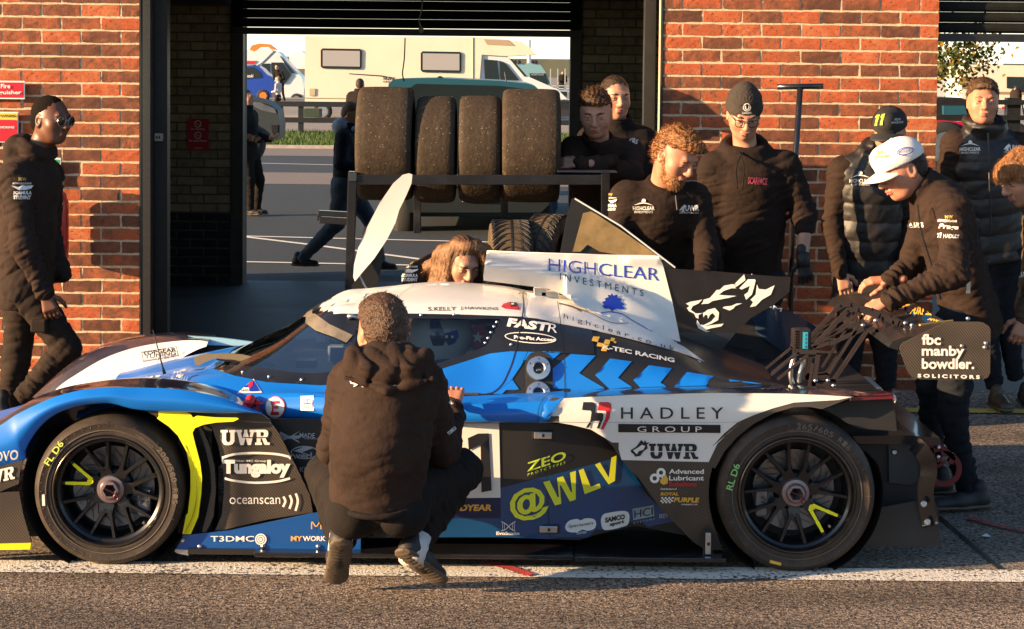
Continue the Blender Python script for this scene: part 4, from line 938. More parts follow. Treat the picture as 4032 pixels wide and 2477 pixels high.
# tow hook
cc = ZF([(1828, 290)])[0]; c_ = T(*cc, 7.75)
MB().lathe(c_, (0, 1, 0), [(.052, -.006), (.074, -.006), (.074, .006), (.052, .006), (.052, -.006)], 30).bar(T(*ZF([(1700, 108)])[0], 7.75), T(*ZF([(1800, 108)])[0], 7.75), .014, .012, (0, 1, 0)).bar(T(*ZF([(1800, 108)])[0], 7.75), T(*ZF([(1905, 200)])[0], 7.75), .02, .012, (0, 1, 0)).bar(T(*ZF([(1905, 195)])[0], 7.75), T(*ZF([(1880, 250)])[0], 7.75), .022, .012, (0, 1, 0)).bar(T(*ZF([(1765, 110)])[0], 7.75), T(*ZF([(1800, 235)])[0], 7.75), .024, .012, (0, 1, 0)).bar(T(*ZF([(1775, 275)])[0], 7.75), T(*ZF([(1840, 240)])[0], 7.75), .010, .012, (0, 1, 0)).build('tow_hook', M_tow, car)
for p in ZF([(1788, 125), (1785, 200)]): MB().lathe(T(*p, 7.735), (0, 1, 0), [(0, -.002), (.009, -.001), (.010, .006)], 12).build('bolt', M_alu, car, True)
# ---- rear wing and its carriers
def truss(Y, dx=0, dy=0):
    m = MB(); S = [((520, 690), (760, 495), .014), ((470, 655), (690, 475), .012), ((800, 745), (845, 480), .022), ((770, 745), (800, 560), .012), ((790, 725), (980, 705), .026), ((800, 700), (960, 690), .014), ((960, 700), (1225, 305), .022), ((925, 645), (1140, 300), .012), ((800, 435), (1075, 140), .022), ((1070, 142), (1165, 138), .022), ((1155, 138), (1330, 190), .026), ((1320, 185), (1480, 250), .030), ((1470, 245), (1640, 320), .030), ((800, 440), (930, 400), .018), ((930, 410), (1210, 285), .020), ((900, 350), (1140, 240), .010), ((860, 400), (1130, 190), .010), ((1160, 160), (1225, 300), .020), ((1225, 285), (1280, 200), .012), ((1290, 300), (1500, 430), .020), ((1250, 285), (1420, 340), .020), ((1410, 335), (1650, 350), .022), ((1345, 195), (1370, 310), .010), ((1430, 225), (1425, 330), .010), ((1500, 260), (1470, 335), .010), ((1190, 180), (1120, 300), .010), ((670, 470), (860, 475), .022)]
    for a, b, w_ in S:
        pa = ZE([a])[0]; pb = ZE([b])[0]; m.bar(T(pa[0] + dx, pa[1] + dy, Y), T(pb[0] + dx, pb[1] + dy, Y), .008, w_ * .8, (0, 1, 0)) if 0 else m.bar(T(pa[0] + dx, pa[1] + dy, Y), T(pb[0] + dx, pb[1] + dy, Y), w_ * .8, .008, (0, 1, 0))
    m.bar
    return m
def mirror_mb(m, yc=YC):
    n_ = MB(); n_.V = [(v[0], 2 * yc - v[1], v[2]) for v in m.V]; n_.F = [f[::-1] for f in m.F]; return n_
tr = truss(7.80); 
# bar() takes width along up x dir: rebuild so plates are upright
tr.build('wing_carrier', M_frame, car); t2 = truss(7.80); t2.V = [(v[0] , v[1] + .17, v[2]) for v in t2.V]; t2.build('wing_carrier', M_frame, car)
for p in ZE([(822, 700), (920, 698), (965, 738), (1295, 225), (1530, 245), (1580, 262), (1610, 275), (1570, 350), (2022, 210), (1195, 262)]): MB().lathe(T(*p, 7.79), (0, 1, 0), [(0, -.004), (.008, -.003), (.009, .004)], 10).build('bolt', M_alu, car, True)
ep = skin('wing_end_plate', ZE([(1485, 455), (1492, 420), (1515, 398), (1700, 310), (1840, 240), (1870, 235), (2110, 235), (2150, 245), (2185, 270), (2200, 300), (2195, 640), (2175, 675), (2135, 690), (1640, 688), (1590, 675), (1555, 645)]), 7.48, M_cbrn, car, .012, 30)
BE = bvh_of([ep])
V = []; F = []
w = .93
xw0 = T(3500, 1290, 7.5)[0]; zw = T(3700, 1350, 7.5)[2]
prof = [(0, 0), (.02, .025), (.08, .042), (.16, .045), (.24, .060), (.30, .085), (.30, .078), (.22, .045), (.12, .02), (.04, -.01)]
for yy in (7.50, 8.95):
    for a, b in prof: V.append((xw0 + a * .85, yy, zw + b - .02))
n_ = len(prof); F = [(i, (i + 1) % n_, n_ + (i + 1) % n_, n_ + i) for i in range(n_)] + [tuple(range(n_))]
wing = cpart('rear_wing', V, F, M_cblk, smooth=False)
BW = bvh_of([wing])
decal('wing_sticker', ZE([(1440, 100), (1500, 80), (1620, 85), (1740, 130), (1900, 235), (1700, 250), (1600, 200), (1450, 150)]), BW, M_blued, car, .002, 20)
cpart('wing_end_plate', *(lambda o: ([tuple((v.co.x + .3, v.co.y + YC + 1.45, v.co.z)) for v in o.data.vertices], [tuple(f.vertices) for f in o.data.polygons]))(ep), M_cbrn)
MB().tube([T(*ZE([(1640, 260)])[0], 7.5), T(*ZE([(1900, 225)])[0], 7.7)], .004, 6).build('wing_strip', M_gold, car)
# rain light / camera on its bracket
cam_c = T(*ZE([(712, 372)])[0], 7.84)
o = MB(); 
for i in range(7): o.box(cam_c + (-.036, -.03, -.034 + i * .011), cam_c + (-.012, .06, -.028 + i * .011))
o.box(cam_c + (-.030, -.03, -.040), cam_c + (-.010, .06, .040)).build('lamp_fins', M_frame, car)
bevel(MB().box(cam_c + (-.012, -.03, -.042), cam_c + (.034, .06, .042)).build('lamp_body', M_dk, car), .004)
MB().box(cam_c + (-.001, -.033, -.034), cam_c + (.020, -.029, .034)).build('lamp_lens', pm('lens_blue', (.02, .35, .5), .15, coat=.8), car)
for i in range(4): MB().box(cam_c + (.006, -.035, -.03 + i * .016), cam_c + (.012, -.032, -.02 + i * .016)).build('lamp_led', M_alu, car)
MB().box(cam_c + (-.03, -.03, -.068), cam_c + (.075, .05, -.045)).build('lamp_bracket', M_dk, car)
for p in ZE([(705, 465), (823, 468), (752, 465)]): MB().lathe(T(*p, 7.80), (0, 1, 0), [(0, -.004), (.006, -.003), (.006, .004)], 10).build('bolt', M_alu, car, True)
MB().tube(smoothline([T(*p, 7.86) for p in ZE([(655, 510), (632, 580), (625, 660), (640, 730)])], 5), .011, 8).build('hose', M_alu, car, True)
MB().tube(smoothline([T(*p, 7.83) for p in ZE([(715, 520), (722, 570), (700, 640), (690, 720)])], 5), .011, 8).build('hose', M_alu, car, True)
# raised blue tail panel and dark inner duct behind the fin
tl = skin('tail_cover', [(2915, 1222), (2990, 1190), (3060, 1205), (3140, 1240), (3210, 1285), (3240, 1320), (3215, 1350), (3190, 1450), (3150, 1440), (3060, 1370), (2960, 1300)], lambda x, y: 8.75 - .08 * math.sin((x - 2900) / 340 * 3.1), pm('tail_blue', (.015, .03, .06), .25, coat=.5), car, .01)
letters('OM', quadn(2998, 1203, 3075, 1228, 15), bvh_of([tl]), M_cw, car, .004, bold=.0)
skin('duct_black', [(2925, 1240), (3010, 1310), (3150, 1430), (3180, 1450), (3110, 1520), (2990, 1470), (2820, 1395), (2820, 1345), (2860, 1300)], 8.70, M_mblk, car, .2)
# ---- airbox and fin
yc_x = np.array([30, 500, 900, 1100, 1300, 1500, 1600]); yc_y = np.array([110, 175, 270, 340, 450, 570, 600])
def yfin(x, y):
    X = (x - 1900) * 2; Y_ = (y - 960) * 2; yc = np.interp(X, yc_x, yc_y)
    b = .19 * max(0, 1 - X / 1600) ** .8; s_ = 1 / (1 + math.exp(-(Y_ - yc) / 14)); top = .05 * max(0, 1 - X / 900)
    und = max(0, min(1, (Y_ - yc) / 200)); rib = .018 * math.exp(-((Y_ - 130) / 24) ** 2) / (1 + math.exp(-(X - 1120) / 15)) * (1 if X < 1400 else 0)
    jl = float(np.interp(x, [2195, 2270, 2475, 2680, 2990], [1180, 1200, 1268, 1348, 1450])); fl = .13 * math.exp(-max(0, jl - y) / 45) if x > 2230 else 0
    return YC - .015 - fl - top - rib - s_ * b * (1 - .45 * und ** 2)
finw = ZC([(30, 82), (60, 76), (700, 84), (1390, 96), (1420, 165), (1500, 480), (1562, 786), (1340, 700), (1100, 610), (900, 545), (738, 482), (700, 438), (620, 395), (500, 350), (300, 326), (8, 290), (6, 250)])
fin = skin('airbox_fin', finw, yfin, M_cw, car, .012, 14)
finb = skin('tail_fin', ZC([(1400, 158), (1440, 190), (1540, 200)]) + [(3113, 1093), (3108, 1150), (3040, 1205), (2960, 1250), (2905, 1300), (2870, 1345), (2835, 1388), (2790, 1376), (2681, 1353)], YC - .012, M_gblk, car, .022, 30)
# far side of the airbox, closing it
Vf = [tuple((v.co.x + .3, 2 * YC - (v.co.y + YC), v.co.z)) for v in fin.data.vertices]; cpart('airbox_fin', Vf, [tuple(f.vertices)[::-1] for f in fin.data.polygons], M_cw, smooth=True)
BF = bvh_of([fin]); BT = bvh_of([finb])
0 and skin('airbox_shadow', ZC([(420, 352), (500, 352), (620, 397), (700, 440), (738, 482), (700, 470), (600, 430)]), YC + .1, M_mblk, car, .01)
for p, r in ((ZC([(455, 385)])[0], .03), (ZC([(530, 410)])[0], .04)): bevel(MB().box(T(*p, 8.12) + (-r, 0, -.02), T(*p, 8.12) + (r, .04, .02)).build('bracket', M_alu, car), .006)
# fuel fillers
hp = ZB([(1835, 700), (1850, 655), (1880, 625), (1940, 610), (2000, 625), (2040, 660), (2052, 700), (2054, 935), (1835, 940)])
decal('filler_recess', hp, BB, M_mblk, car, .006, 12)
for cx_, cy_ in ((1942, 745), (1942, 937)):
    w = hit(BB, *ZB([(1942, 745)])[0], .016) + (0 if cy_ < 800 else 1) * np.array([0, -.022, -.098]); ax = np.array([0, 1, -.30])
    MB().lathe(w, ax, [(.020, .012), (.022, -.006), (.026, -.010), (.046, -.008), (.049, 0), (.049, .01)], 36).build('filler_ring', M_alu, car, True, 30)
    MB().lathe(w, ax, [(0, .004), (.020, .006), (.022, .012)], 24).build('filler_cap', M_dk, car)
    for k in range(6): 
        a = k * A(60) + .5; MB().lathe(w + np.array([math.cos(a) * .040, -.010, math.sin(a) * .040]), (0, 1, 0), [(0, -.001), (.003, 0)], 8).build('screw', M_dk, car)
    letters('ATL', quadn(ZB([(cx_ - 22, cy_)])[0][0], ZB([(0, cy_ + 18)])[0][1], ZB([(cx_ + 22, cy_)])[0][0], ZB([(0, cy_ + 10)])[0][1], 6), None, M_dg, car, plane=w[1] - .004)
# ---- antenna, wiper
MB().tube([T(*ZA([(1297, 385)])[0], 7.95), T(*ZA([(1280, 330)])[0], 7.95), T(*ZA([(1205, 38)])[0], 7.95)], [.008, .004, .0022], 8).build('antenna', M_dk, car, True)
wp = [hit(BB, *p, .03) for p in ZA([(1540, 300), (1700, 245), (1900, 250), (2030, 280), (2165, 315)])]
wp = [p for p in wp if p is not None and p[1] < 8.6]
wv = skin('wiper_arm', ZA([(1525, 255), (1600, 232), (1750, 222), (1900, 232), (2050, 262), (2165, 302), (2168, 322), (2130, 322), (1950, 300), (1850, 275), (1700, 262), (1620, 290), (1560, 322), (1535, 310)]), 7.88, pm('wiper_metal', (.26, .20, .12), .4, metal=.3), car, .012)
MB().tube([T(*p, 7.87) for p in ZA([(1705, 270), (1865, 288), (1990, 305), (2165, 318)])], .004, 6).build('wiper_blade', M_dk, car)
skin('screen_frame', [(905, 1398), (1040, 1330), (1150, 1276), (1236, 1212), (1240, 1222), (1155, 1290), (1045, 1346), (920, 1408)], lambda x, y: 8.46, pm('tan_frame', (.30, .22, .12), .5), car, .01)
# ---- cockpit contents: seat, wheel, roll-bar, window sticker, driver
MB().box(T(1290, 1560, 7.80), T(2000, 1380, 8.6)).build('seat', pm('seat_fabric', (.10, .012, .02), .8), car)
MB().lathe(T(1330, 1420, 8.0), (1, 0, .5), [(.10, -.008), (.115, 0), (.10, .008), (.10, -.008)], 24).build('steering_wheel', M_dk, car, True)
MB().tube([T(1470, 1490, 8.4), T(1480, 1250, 8.35), T(1700, 1200, 8.3)], .02, 8).tube([T(2010, 1500, 7.95), T(2000, 1250, 7.95), T(2000, 1250, 8.5)], .02, 8).build('roll_bar', M_dk, car, True)
MB().box(T(980, 1500, 7.78), T(1500, 1440, 8.6)).build('dashboard', pm('dash_grey', (.05, .055, .06), .5), car)
bevel(MB().box(T(1290, 1430, 7.9), T(1360, 1355, 7.95)).build('mirror', pm('mirror_shell', (.5, .48, .5), .3), car), .006)
bevel(MB().box(T(1300, 1425, 7.885), T(1372, 1368, 7.9)).build('mirror_glass', pm('mirror_glass', (.03, .02, .10), .1, metal=.6), car), .003)
MB().box(T(1165, 1450, 7.84), T(1250, 1410, 7.92)).build('switch_box', M_dk, car)
Yw = 8.02
skin('head_surround', ZB([(1340, 500), (1430, 400), (1530, 390), (1510, 560), (1420, 600)]), Yw, M_dr, car, .02); 
skin('head_surround', ZB([(1330, 505), (1420, 400), (1440, 402), (1350, 505), (1432, 598), (1415, 602)]), Yw - .004, M_dw, car, .003)
def star(cx, cy, r, r2=None, n=5, rot=0):
    return [(cx + (r if i % 2 == 0 else (r2 or r * .42)) * math.sin(rot + i * math.pi / n), cy - (r if i % 2 == 0 else (r2 or r * .42)) * math.cos(rot + i * math.pi / n)) for i in range(2 * n)]
skin('star_emblem', star(*ZB([(1463, 497)])[0], 25, rot=.1), Yw - .008, M_dw, car, .002)
skin('head_rest', ZB([(1100, 360), (1620, 360), (1600, 420), (1200, 440)]), Yw + .08, pm('rest_maroon', (.12, .012, .03), .5), car, .02); skin('rest_stripe', ZB([(1200, 405), (1600, 385), (1600, 400), (1200, 425)]), Yw + .07, M_dw, car, .01)
skin('rest_blue', ZB([(1180, 440), (1420, 440), (1380, 600), (1120, 620)]), Yw + .06, M_blued, car, .02)
skin('belt_panel', ZB([(1110, 625), (1420, 600), (1400, 640), (1150, 690)]), Yw - .05, pm('cream_vinyl', (.5, .42, .22), .5), car, .02)
skin('belt_stripe', ZB([(1140, 648), (1250, 645), (1250, 660), (1140, 662)]), Yw - .055, M_dr, car, .01)

# ---- open far door standing up behind the roof
I2 = lambda l: [(900 + x / 1.219, y / 1.219) for x, y in l]
skin('raised_door', I2([(865, 832), (882, 838), (878, 880), (850, 945), (818, 1010), (800, 1072), (760, 1150), (700, 1240), (640, 1310), (606, 1352), (598, 1330), (602, 1270), (622, 1190), (665, 1090), (725, 975), (790, 880), (835, 840)]), lambda x, y: 9.26 + .05 * math.sin((y - 690) / 430 * 3.1), M_cw, car, .02, 20)
skin('door_lining', I2([(650, 1090), (700, 1090), (735, 1150), (742, 1210), (730, 1300), (710, 1380), (690, 1410), (600, 1420), (590, 1370), (640, 1320), (620, 1240)]), 9.34, M_cblk, car, .02)
MB().tube([T(*I2([(625, 1320)])[0], 9.3), T(*I2([(668, 1395)])[0], 9.3)], [.007, .005], 8).build('gas_strut', M_alu, car)
# ================================================================ lettering on the car
def L(s, q, bvh, mat, **k): return letters(s, q, bvh, mat, car, **k)
def Lz(Z, s, a, b, h, bvh, mat, slant=None, **k):
    (x0, y0), (x1, y1) = Z([a])[0], Z([b])[0]; return L(s, quad(x0, y0, x1, y1, h / 2, slant) if slant is None else quad(x0, y0, x1, y1, h / 2, slant), bvh, mat, **k)
def serif(Z, a, b, h, bvh, mat, split=True, only='UWR'):
    """slab-serif UWR drawn stroke by stroke, with the thin cut across the middle"""
    P0 = np.array(Z([a])[0], float); P1 = np.array(Z([b])[0], float); hh = h / 2
    G_ = {'U': [[(0, 1), (.42, 1), (.42, .84), (.33, .84), (.33, .32), (.40, .20), (.52, .20), (.58, .32), (.58, .84), (.50, .84), (.50, 1), (.90, 1), (.90, .84), (.82, .84), (.82, .25), (.72, .06), (.55, 0), (.34, 0), (.18, .06), (.09, .25), (.09, .84), (0, .84)]],
          'W': [[(.92, 1), (1.28, 1), (1.28, .84), (1.22, .84), (1.30, .42), (1.42, .84), (1.42, 1), (1.62, 1), (1.62, .84), (1.74, .42), (1.82, .84), (1.76, .84), (1.76, 1), (2.08, 1), (2.08, .84), (2.02, .84), (1.84, 0), (1.64, 0), (1.51, .48), (1.38, 0), (1.18, 0), (.99, .84), (.92, .84)]],
          'R': [[(2.10, 1), (2.72, 1), (2.88, .92), (2.92, .72), (2.86, .54), (2.74, .48), (2.86, .16), (3.0, .16), (3.0, 0), (2.68, 0), (2.52, .42), (2.44, .42), (2.44, .16), (2.52, .16), (2.52, 0), (2.10, 0), (2.10, .16), (2.20, .16), (2.20, .84), (2.10, .84)]]}
    hole = {'R': [[(2.44, .84), (2.60, .84), (2.66, .72), (2.60, .58), (2.44, .58)]]}
    d = P1 - P0
    def mp(l): return [tuple(P0 + d * (u / 3.0) + np.array([0, -hh * v])) for u, v in l]
    for ch in only:
        for poly in G_[ch]: decal('lettering', mp(poly), bvh, mat, car, .004, 40, holes=[mp(h_) for h_ in hole.get(ch, [])], smooth=False)
    return mp
# canopy and engine cover
BR = bvh_of([roof_o, cover_o])
Lz(ZB, 'S.KELLY', (1070, 290), (1290, 287), 30, BR, M_dk, bold=.004, eps=.0016, sub=.12); Lz(ZB, 'J.HAWKINS', (1325, 285), (1622, 291), 30, BR, M_dk, bold=.004, eps=.0016, sub=.12)
bd('red_emblem', ZB([(1645, 262), (1665, 238), (1710, 224), (1765, 228), (1788, 260), (1792, 290), (1740, 283), (1680, 278)]), M_dr, .004); bd('emblem_badge', ZB([(1715, 228), (1768, 232), (1772, 255), (1722, 262)]), M_dk, .006); bd('emblem_spot', ZB([(1722, 240), (1745, 236), (1746, 250), (1728, 252)]), M_dw, .007)
Lz(ZC, 'FAST', (190, 655), (510, 695), 66, BB, M_dw, bold=.05, slant=(.28, -1)); Lz(ZC, 'R', (510, 698), (585, 708), 66, BB, M_dw, bold=.0, slant=(.2, -1))
def ring(Z, cx, cy, rx, ry, w, bvh, mat, tilt=0, a0=0, a1=360, nm='logo_ring', n=40):
    o = []; i_ = []; ct, st_ = math.cos(tilt), math.sin(tilt)
    for k in range(n + 1):
        a = math.radians(a0 + (a1 - a0) * k / n); 
        for lst, q in ((o, 0), (i_, w)):
            x = (rx - q) * math.cos(a); y = (ry - q) * math.sin(a); lst.append(Z([(cx + x * ct - y * st_, cy + x * st_ + y * ct)])[0])
    V = []; F = []
    for p, q in zip(o, i_):
        a = hit(bvh, *p, .004); b = hit(bvh, *q, .004)
        if a is None or b is None: return
        V += [a, b]
    for k in range(n): F.append((2 * k, 2 * k + 1, 2 * k + 3, 2 * k + 2))
    return cpart(nm, V, F, mat)
ring(ZC, 377, 745, 203, 42, 7, BB, M_dw, .08); Lz(ZC, 'Pro-Fix Access', (248, 752), (572, 776), 28, BB, M_dw, bold=.04)
Lz(ZC, 'h i g h c l e a r . c o . u k', (640, 598), (1512, 858), 48, BR, M_dk, bold=-.002, eps=.0016, sub=.15)
for p in [[(870, 735), (922, 738), (905, 780), (858, 770)], [(905, 782), (950, 790), (940, 818), (897, 812)], [(965, 758), (1005, 765), (996, 800), (952, 792)], [(1010, 745), (1042, 750), (1032, 775), (1005, 770)], [(948, 795), (988, 803), (975, 852), (932, 848)], [(1035, 772), (1053, 776), (1048, 790), (1030, 786)]]: bd('logo_square', ZC(p), M_gold, .004)
Lz(ZC, 'K-TEC RACING', (945, 830), (1510, 942), 34, BB, M_dw, bold=.03)
# fin
Lz(ZC, 'HIGHCLEAR', (520, 212), (1388, 292), 98, BF, M_db, bold=-.008, eps=.0018, sub=.07); Lz(ZC, 'I N V E S T M E N T S', (610, 282), (1268, 416), 52, BF, M_dk, bold=-.006, eps=.0018, sub=.1)
tree_p = [(1017, 388), (1030, 408), (1062, 398), (1062, 425), (1098, 432), (1085, 452), (1118, 478), (1098, 486), (1122, 512), (1088, 520), (1060, 512), (1030, 522), (1018, 540), (1014, 522), (990, 510), (965, 514), (940, 490), (958, 478), (938, 460), (968, 448), (962, 430), (992, 420), (985, 402), (1010, 405)]
decal('tree_emblem', ZC(tree_p), BF, M_db, car, .0018, 8)
def fline(pts, wd, bvh, mat): return seam(ZC(pts), bvh, wd, mat, .002, 'logo_line')
fline([(930, 546), (1010, 538), (1100, 556), (1180, 605), (1338, 696)], 3, BF, M_db); fline([(870, 590), (960, 600), (1030, 625), (1130, 632)], 1.6, BF, M_dk)
# wolf head on the tail fin
WF = [[(1600, 470), (1640, 455), (1700, 445), (1730, 438), (1700, 470), (1655, 490), (1640, 520), (1680, 548), (1740, 545), (1762, 530), (1700, 560), (1700, 590), (1680, 580), (1665, 550), (1625, 530), (1608, 505), (1630, 490)],
 [(1740, 440), (1790, 425), (1830, 380), (1840, 365), (1870, 360), (1900, 330), (1960, 318), (2010, 320), (1980, 340), (2000, 350), (1960, 350), (1900, 370), (1860, 400), (1900, 405), (2000, 410), (1940, 425), (1860, 440), (1810, 450), (1780, 470), (1720, 475), (1735, 458)],
 [(2060, 240), (2110, 238), (2070, 285), (2010, 330), (1975, 350), (1990, 310)], [(2120, 240), (2165, 242), (2150, 290), (2135, 350), (2120, 400), (2075, 440), (2060, 400), (2090, 380), (2105, 330), (2040, 360), (2020, 350), (2080, 290)],
 [(2160, 320), (2175, 355), (2230, 360), (2300, 326), (2270, 400), (2200, 440), (2150, 490), (2105, 498), (2130, 460), (2110, 440), (2150, 400)],
 [(1900, 495), (1960, 488), (2000, 470), (2045, 468), (1990, 490), (1975, 510), (1945, 525), (1890, 505)],
 [(1770, 520), (1830, 505), (1862, 540), (1855, 600), (1800, 630), (1740, 650), (1800, 640), (1900, 628), (1880, 650), (1800, 665), (1750, 680), (1790, 690), (1760, 695), (1700, 665), (1682, 625), (1690, 600), (1712, 635), (1740, 640), (1800, 610), (1835, 570), (1810, 545), (1790, 560), (1775, 590), (1770, 560), (1750, 560), (1740, 580), (1735, 550)]]
for p in WF: decal('wolf_emblem', ZC(p), BT, M_dw, car, .003, 60, smooth=False)
# rear quarter
Lz(ZC, 'H A D L E Y', (1090, 1376), (1895, 1376), 88, BQ, M_dk, bold=.005)
decal('black_bar', ZC([(1068, 1416), (1873, 1424), (1873, 1488), (1068, 1482)]), BQ, M_dk, car, .004, 60); Lz(ZC, 'G R O U P', (1218, 1478), (1725, 1480), 44, BQ, M_dw, bold=.0, eps=.006)
decal('logo_mark', ZC([(793, 1246), (862, 1246), (885, 1256), (893, 1280), (888, 1330), (940, 1330), (952, 1345), (948, 1380), (918, 1452), (898, 1452), (925, 1385), (920, 1392), (868, 1392), (835, 1447), (813, 1445), (848, 1392), (858, 1325), (850, 1312), (783, 1308)]), BQ, M_dk, car, .004, 60, smooth=False)
decal('logo_mark', ZC([(920, 1246), (990, 1246), (1012, 1258), (1014, 1290), (1000, 1370), (952, 1460), (930, 1458), (968, 1370), (975, 1330), (968, 1314), (902, 1310)]), BQ, M_dr, car, .004, 60, smooth=False)
mp = serif(ZD, (1510, 412), (1898, 414), 120, BQ, M_dk)
decal('lettering', ZD([(1510, 350), (1898, 353), (1898, 359), (1510, 356)]), BQ, M_cw, car, .0055, 60)
decal('wolf_emblem', ZD([(1365, 345), (1410, 315), (1450, 262), (1470, 285), (1478, 262), (1490, 285), (1515, 280), (1495, 300), (1500, 330), (1470, 350), (1440, 390), (1400, 395), (1390, 375), (1372, 365)]), BQ, M_dk, car, .004, 60, smooth=False); decal('wolf_emblem', ZD([(1385, 345), (1420, 325), (1455, 300), (1480, 310), (1465, 340), (1430, 350), (1415, 375), (1400, 360)]), BQ, M_cw, car, .0055, 60, smooth=False)
for s, y, m_, x1 in (('Advanced', 530, M_dw, 1942), ('Lubricant', 582, M_dw, 1942), ('Solutions', 627, M_dr, 1884)): Lz(ZD, s, (1668, y), (x1, y), 38, BQ, m_, bold=.02)
for x, y, r in ((1605, 520, 36), (1555, 565, 38), (1625, 550, 20)):
    ring(ZD, x, y, r, r, r * .55, BQ, M_dw, n=24)
decal('oil_drop', ZD([(1640, 530), (1660, 570), (1655, 605), (1625, 615), (1598, 600), (1600, 575), (1625, 560)]), BQ, M_gold, car, .005, 60); ring(ZD, 1628, 585, 22, 22, 10, BQ, M_dk)
Lz(ZD, 'Distributors of', (1603, 655), (1728, 655), 14, BQ, M_dw, bold=.02)
Lz(ZD, 'ROYAL', (1600, 700), (1742, 700), 26, BQ, M_gold, bold=.03, slant=(.25, -1)); Lz(ZD, 'PURPLE', (1705, 752), (1900, 755), 38, BQ, M_gold, bold=.04, slant=(.2, -1)); Lz(ZD, 'SYNTHETIC OIL', (1765, 775), (1895, 775), 10, BQ, M_dw, bold=.02)
for i in range(7):
    for j in range(4):
        if (i + j) % 2 == 0: x = 1608 + i * 14 - j * 3; y = 712 + j * 12; decal('chequer', ZD([(x, y), (x + 14, y), (x + 11, y + 12), (x - 3, y + 12)]), BQ, M_dw, car, .004, 60)
# side panel
V_, F_ = text_mesh('@', .01); L('@', [ZD([(455, 930)])[0], ZD([(742, 850)])[0], ZD([(675, 600)])[0], ZD([(380, 690)])[0]], BS, M_dy, bold=.03)
for s, q in (('W', [(770, 775), (925, 735), (930, 508), (678, 592)]), ('L', [(1000, 690), (1130, 640), (1040, 480), (955, 500)]), ('V', [(1190, 612), (1225, 600), (1250, 390), (1083, 455)])):
    pass
def spoly(pts, mat, eps=.005): return decal('lettering', ZD(pts), BS, mat, car, eps, 60, smooth=False)
spoly([(675, 595), (725, 582), (790, 715), (800, 710), (785, 562), (830, 548), (895, 675), (903, 672), (886, 520), (932, 506), (932, 732), (885, 748), (815, 620), (806, 622), (818, 766), (768, 778)], M_dy)
spoly([(955, 502), (992, 488), (1050, 632), (1118, 605), (1130, 640), (1002, 690)], M_dy)
spoly([(1083, 458), (1122, 440), (1192, 560), (1212, 402), (1253, 385), (1240, 585), (1190, 612)], M_dy)
Lz(ZD, 'EVOSCAN', (-400, 1100), (-300, 1100), 10, BS, M_dw) if False else None
Lz(ZD, 'EvoScann', (308, 1012), (490, 1012), 28, BS, M_dw, bold=.03)
for x0 in (350, 362): pass
fl_ = lambda Z, pts, wd, bvh, mat: seam(Z(pts), bvh, wd, mat, .005, 'logo_line')
fl_(ZD, [(348, 905), (385, 925), (405, 945), (430, 968), (458, 980)], 3, BS, M_dw); fl_(ZD, [(460, 905), (425, 925), (405, 945), (380, 968), (348, 978)], 3, BS, M_dw)
for x in (358, 372, 436, 450): fl_(ZD, [(x, 912), (x, 975)], 1.6, BS, M_dw)
Lz(ZD, 'ZEO', (550, 515), (855, 420), 74, BS, M_lime, bold=.02); Lz(ZD, 'P R O T O T Y P E S', (555, 548), (850, 450), 20, BS, M_lime, bold=.0)
Lz(ZD, 'GOODYEAR', (-170, 825), (272, 822), 52, BS, M_gold, bold=.04, slant=(.15, -1))
def blob(Z, pts, bvh, mat, eps=.004): return decal('sponsor_patch', [tuple(p) for p in smoothline([np.array(q, float) for q in Z(pts)], 5, True)], bvh, mat, car, eps, 40, smooth=False)
blob(ZD, [(850, 940), (880, 900), (940, 885), (970, 895), (1010, 880), (1070, 885), (1092, 915), (1080, 960), (1030, 978), (985, 970), (940, 990), (880, 988), (855, 970)], BS, M_dw); Lz(ZD, 'Specsavers', (875, 962), (1068, 935), 34, BS, M_dk, bold=.0, eps=.006); Lz(ZD, 'TELFORD', (935, 1008), (1017, 998), 18, BS, M_dw)
blob(ZD, [(1130, 895), (1150, 850), (1200, 835), (1300, 822), (1345, 835), (1355, 880), (1340, 930), (1290, 950), (1190, 972), (1145, 962)], BS, M_dw); Lz(ZD, 'SAMCO', (1162, 915), (1318, 885), 40, BS, M_dk, bold=.05, eps=.006); Lz(ZD, 'sport', (1200, 950), (1312, 925), 34, BS, M_dk, bold=.04, eps=.006)
sd('sponsor_patch', ZD([(1378, 805), (1545, 775), (1553, 862), (1385, 895)]), M_dg, .004); Lz(ZD, 'HCI', (1392, 880), (1538, 852), 62, BS, M_dk, bold=.0, eps=.006); Lz(ZD, 'S Y S T E M S', (1388, 925), (1555, 892), 15, BS, M_dg)
Lz(ZD, 'REVO', (1592, 882), (1700, 868), 36, BS, M_dg, bold=.03)
# recess
Lz(ZA, 'MADE', (2360, 885), (2480, 888), 38, BS, M_dg, bold=.02); Lz(ZA, 'THE MIDLANDS', (2395, 893 + 5), (2560, 900), 11, BS, M_dg)
for q in ([(2205, 835), (2290, 880), (2205, 925)], [(2225, 910), (2365, 830), (2300, 880)], [(2215, 872), (2360, 868), (2360, 892), (2215, 896)], [(2280, 880), (2345, 905), (2365, 930), (2300, 895)]): decal('flag_emblem', ZA(q), BS, M_dg, car, .004, 60, smooth=False)
ring(ZA, 2400, 1002, 110, 52, 9, BS, M_dg, n=36); Lz(ZA, 'werLit', (2305, 1050), (2530, 1055), 52, BS, M_dg, bold=.02); decal('logo_mark', ZA([(2310, 990), (2400, 955), (2470, 965), (2380, 1000), (2470, 1030)]), BS, M_dg, car, .0045, 60, smooth=False)
Lz(ZA, 'KEYLINE', (2362, 1155), (2560, 1155), 38, BS, M_dg, bold=.02)
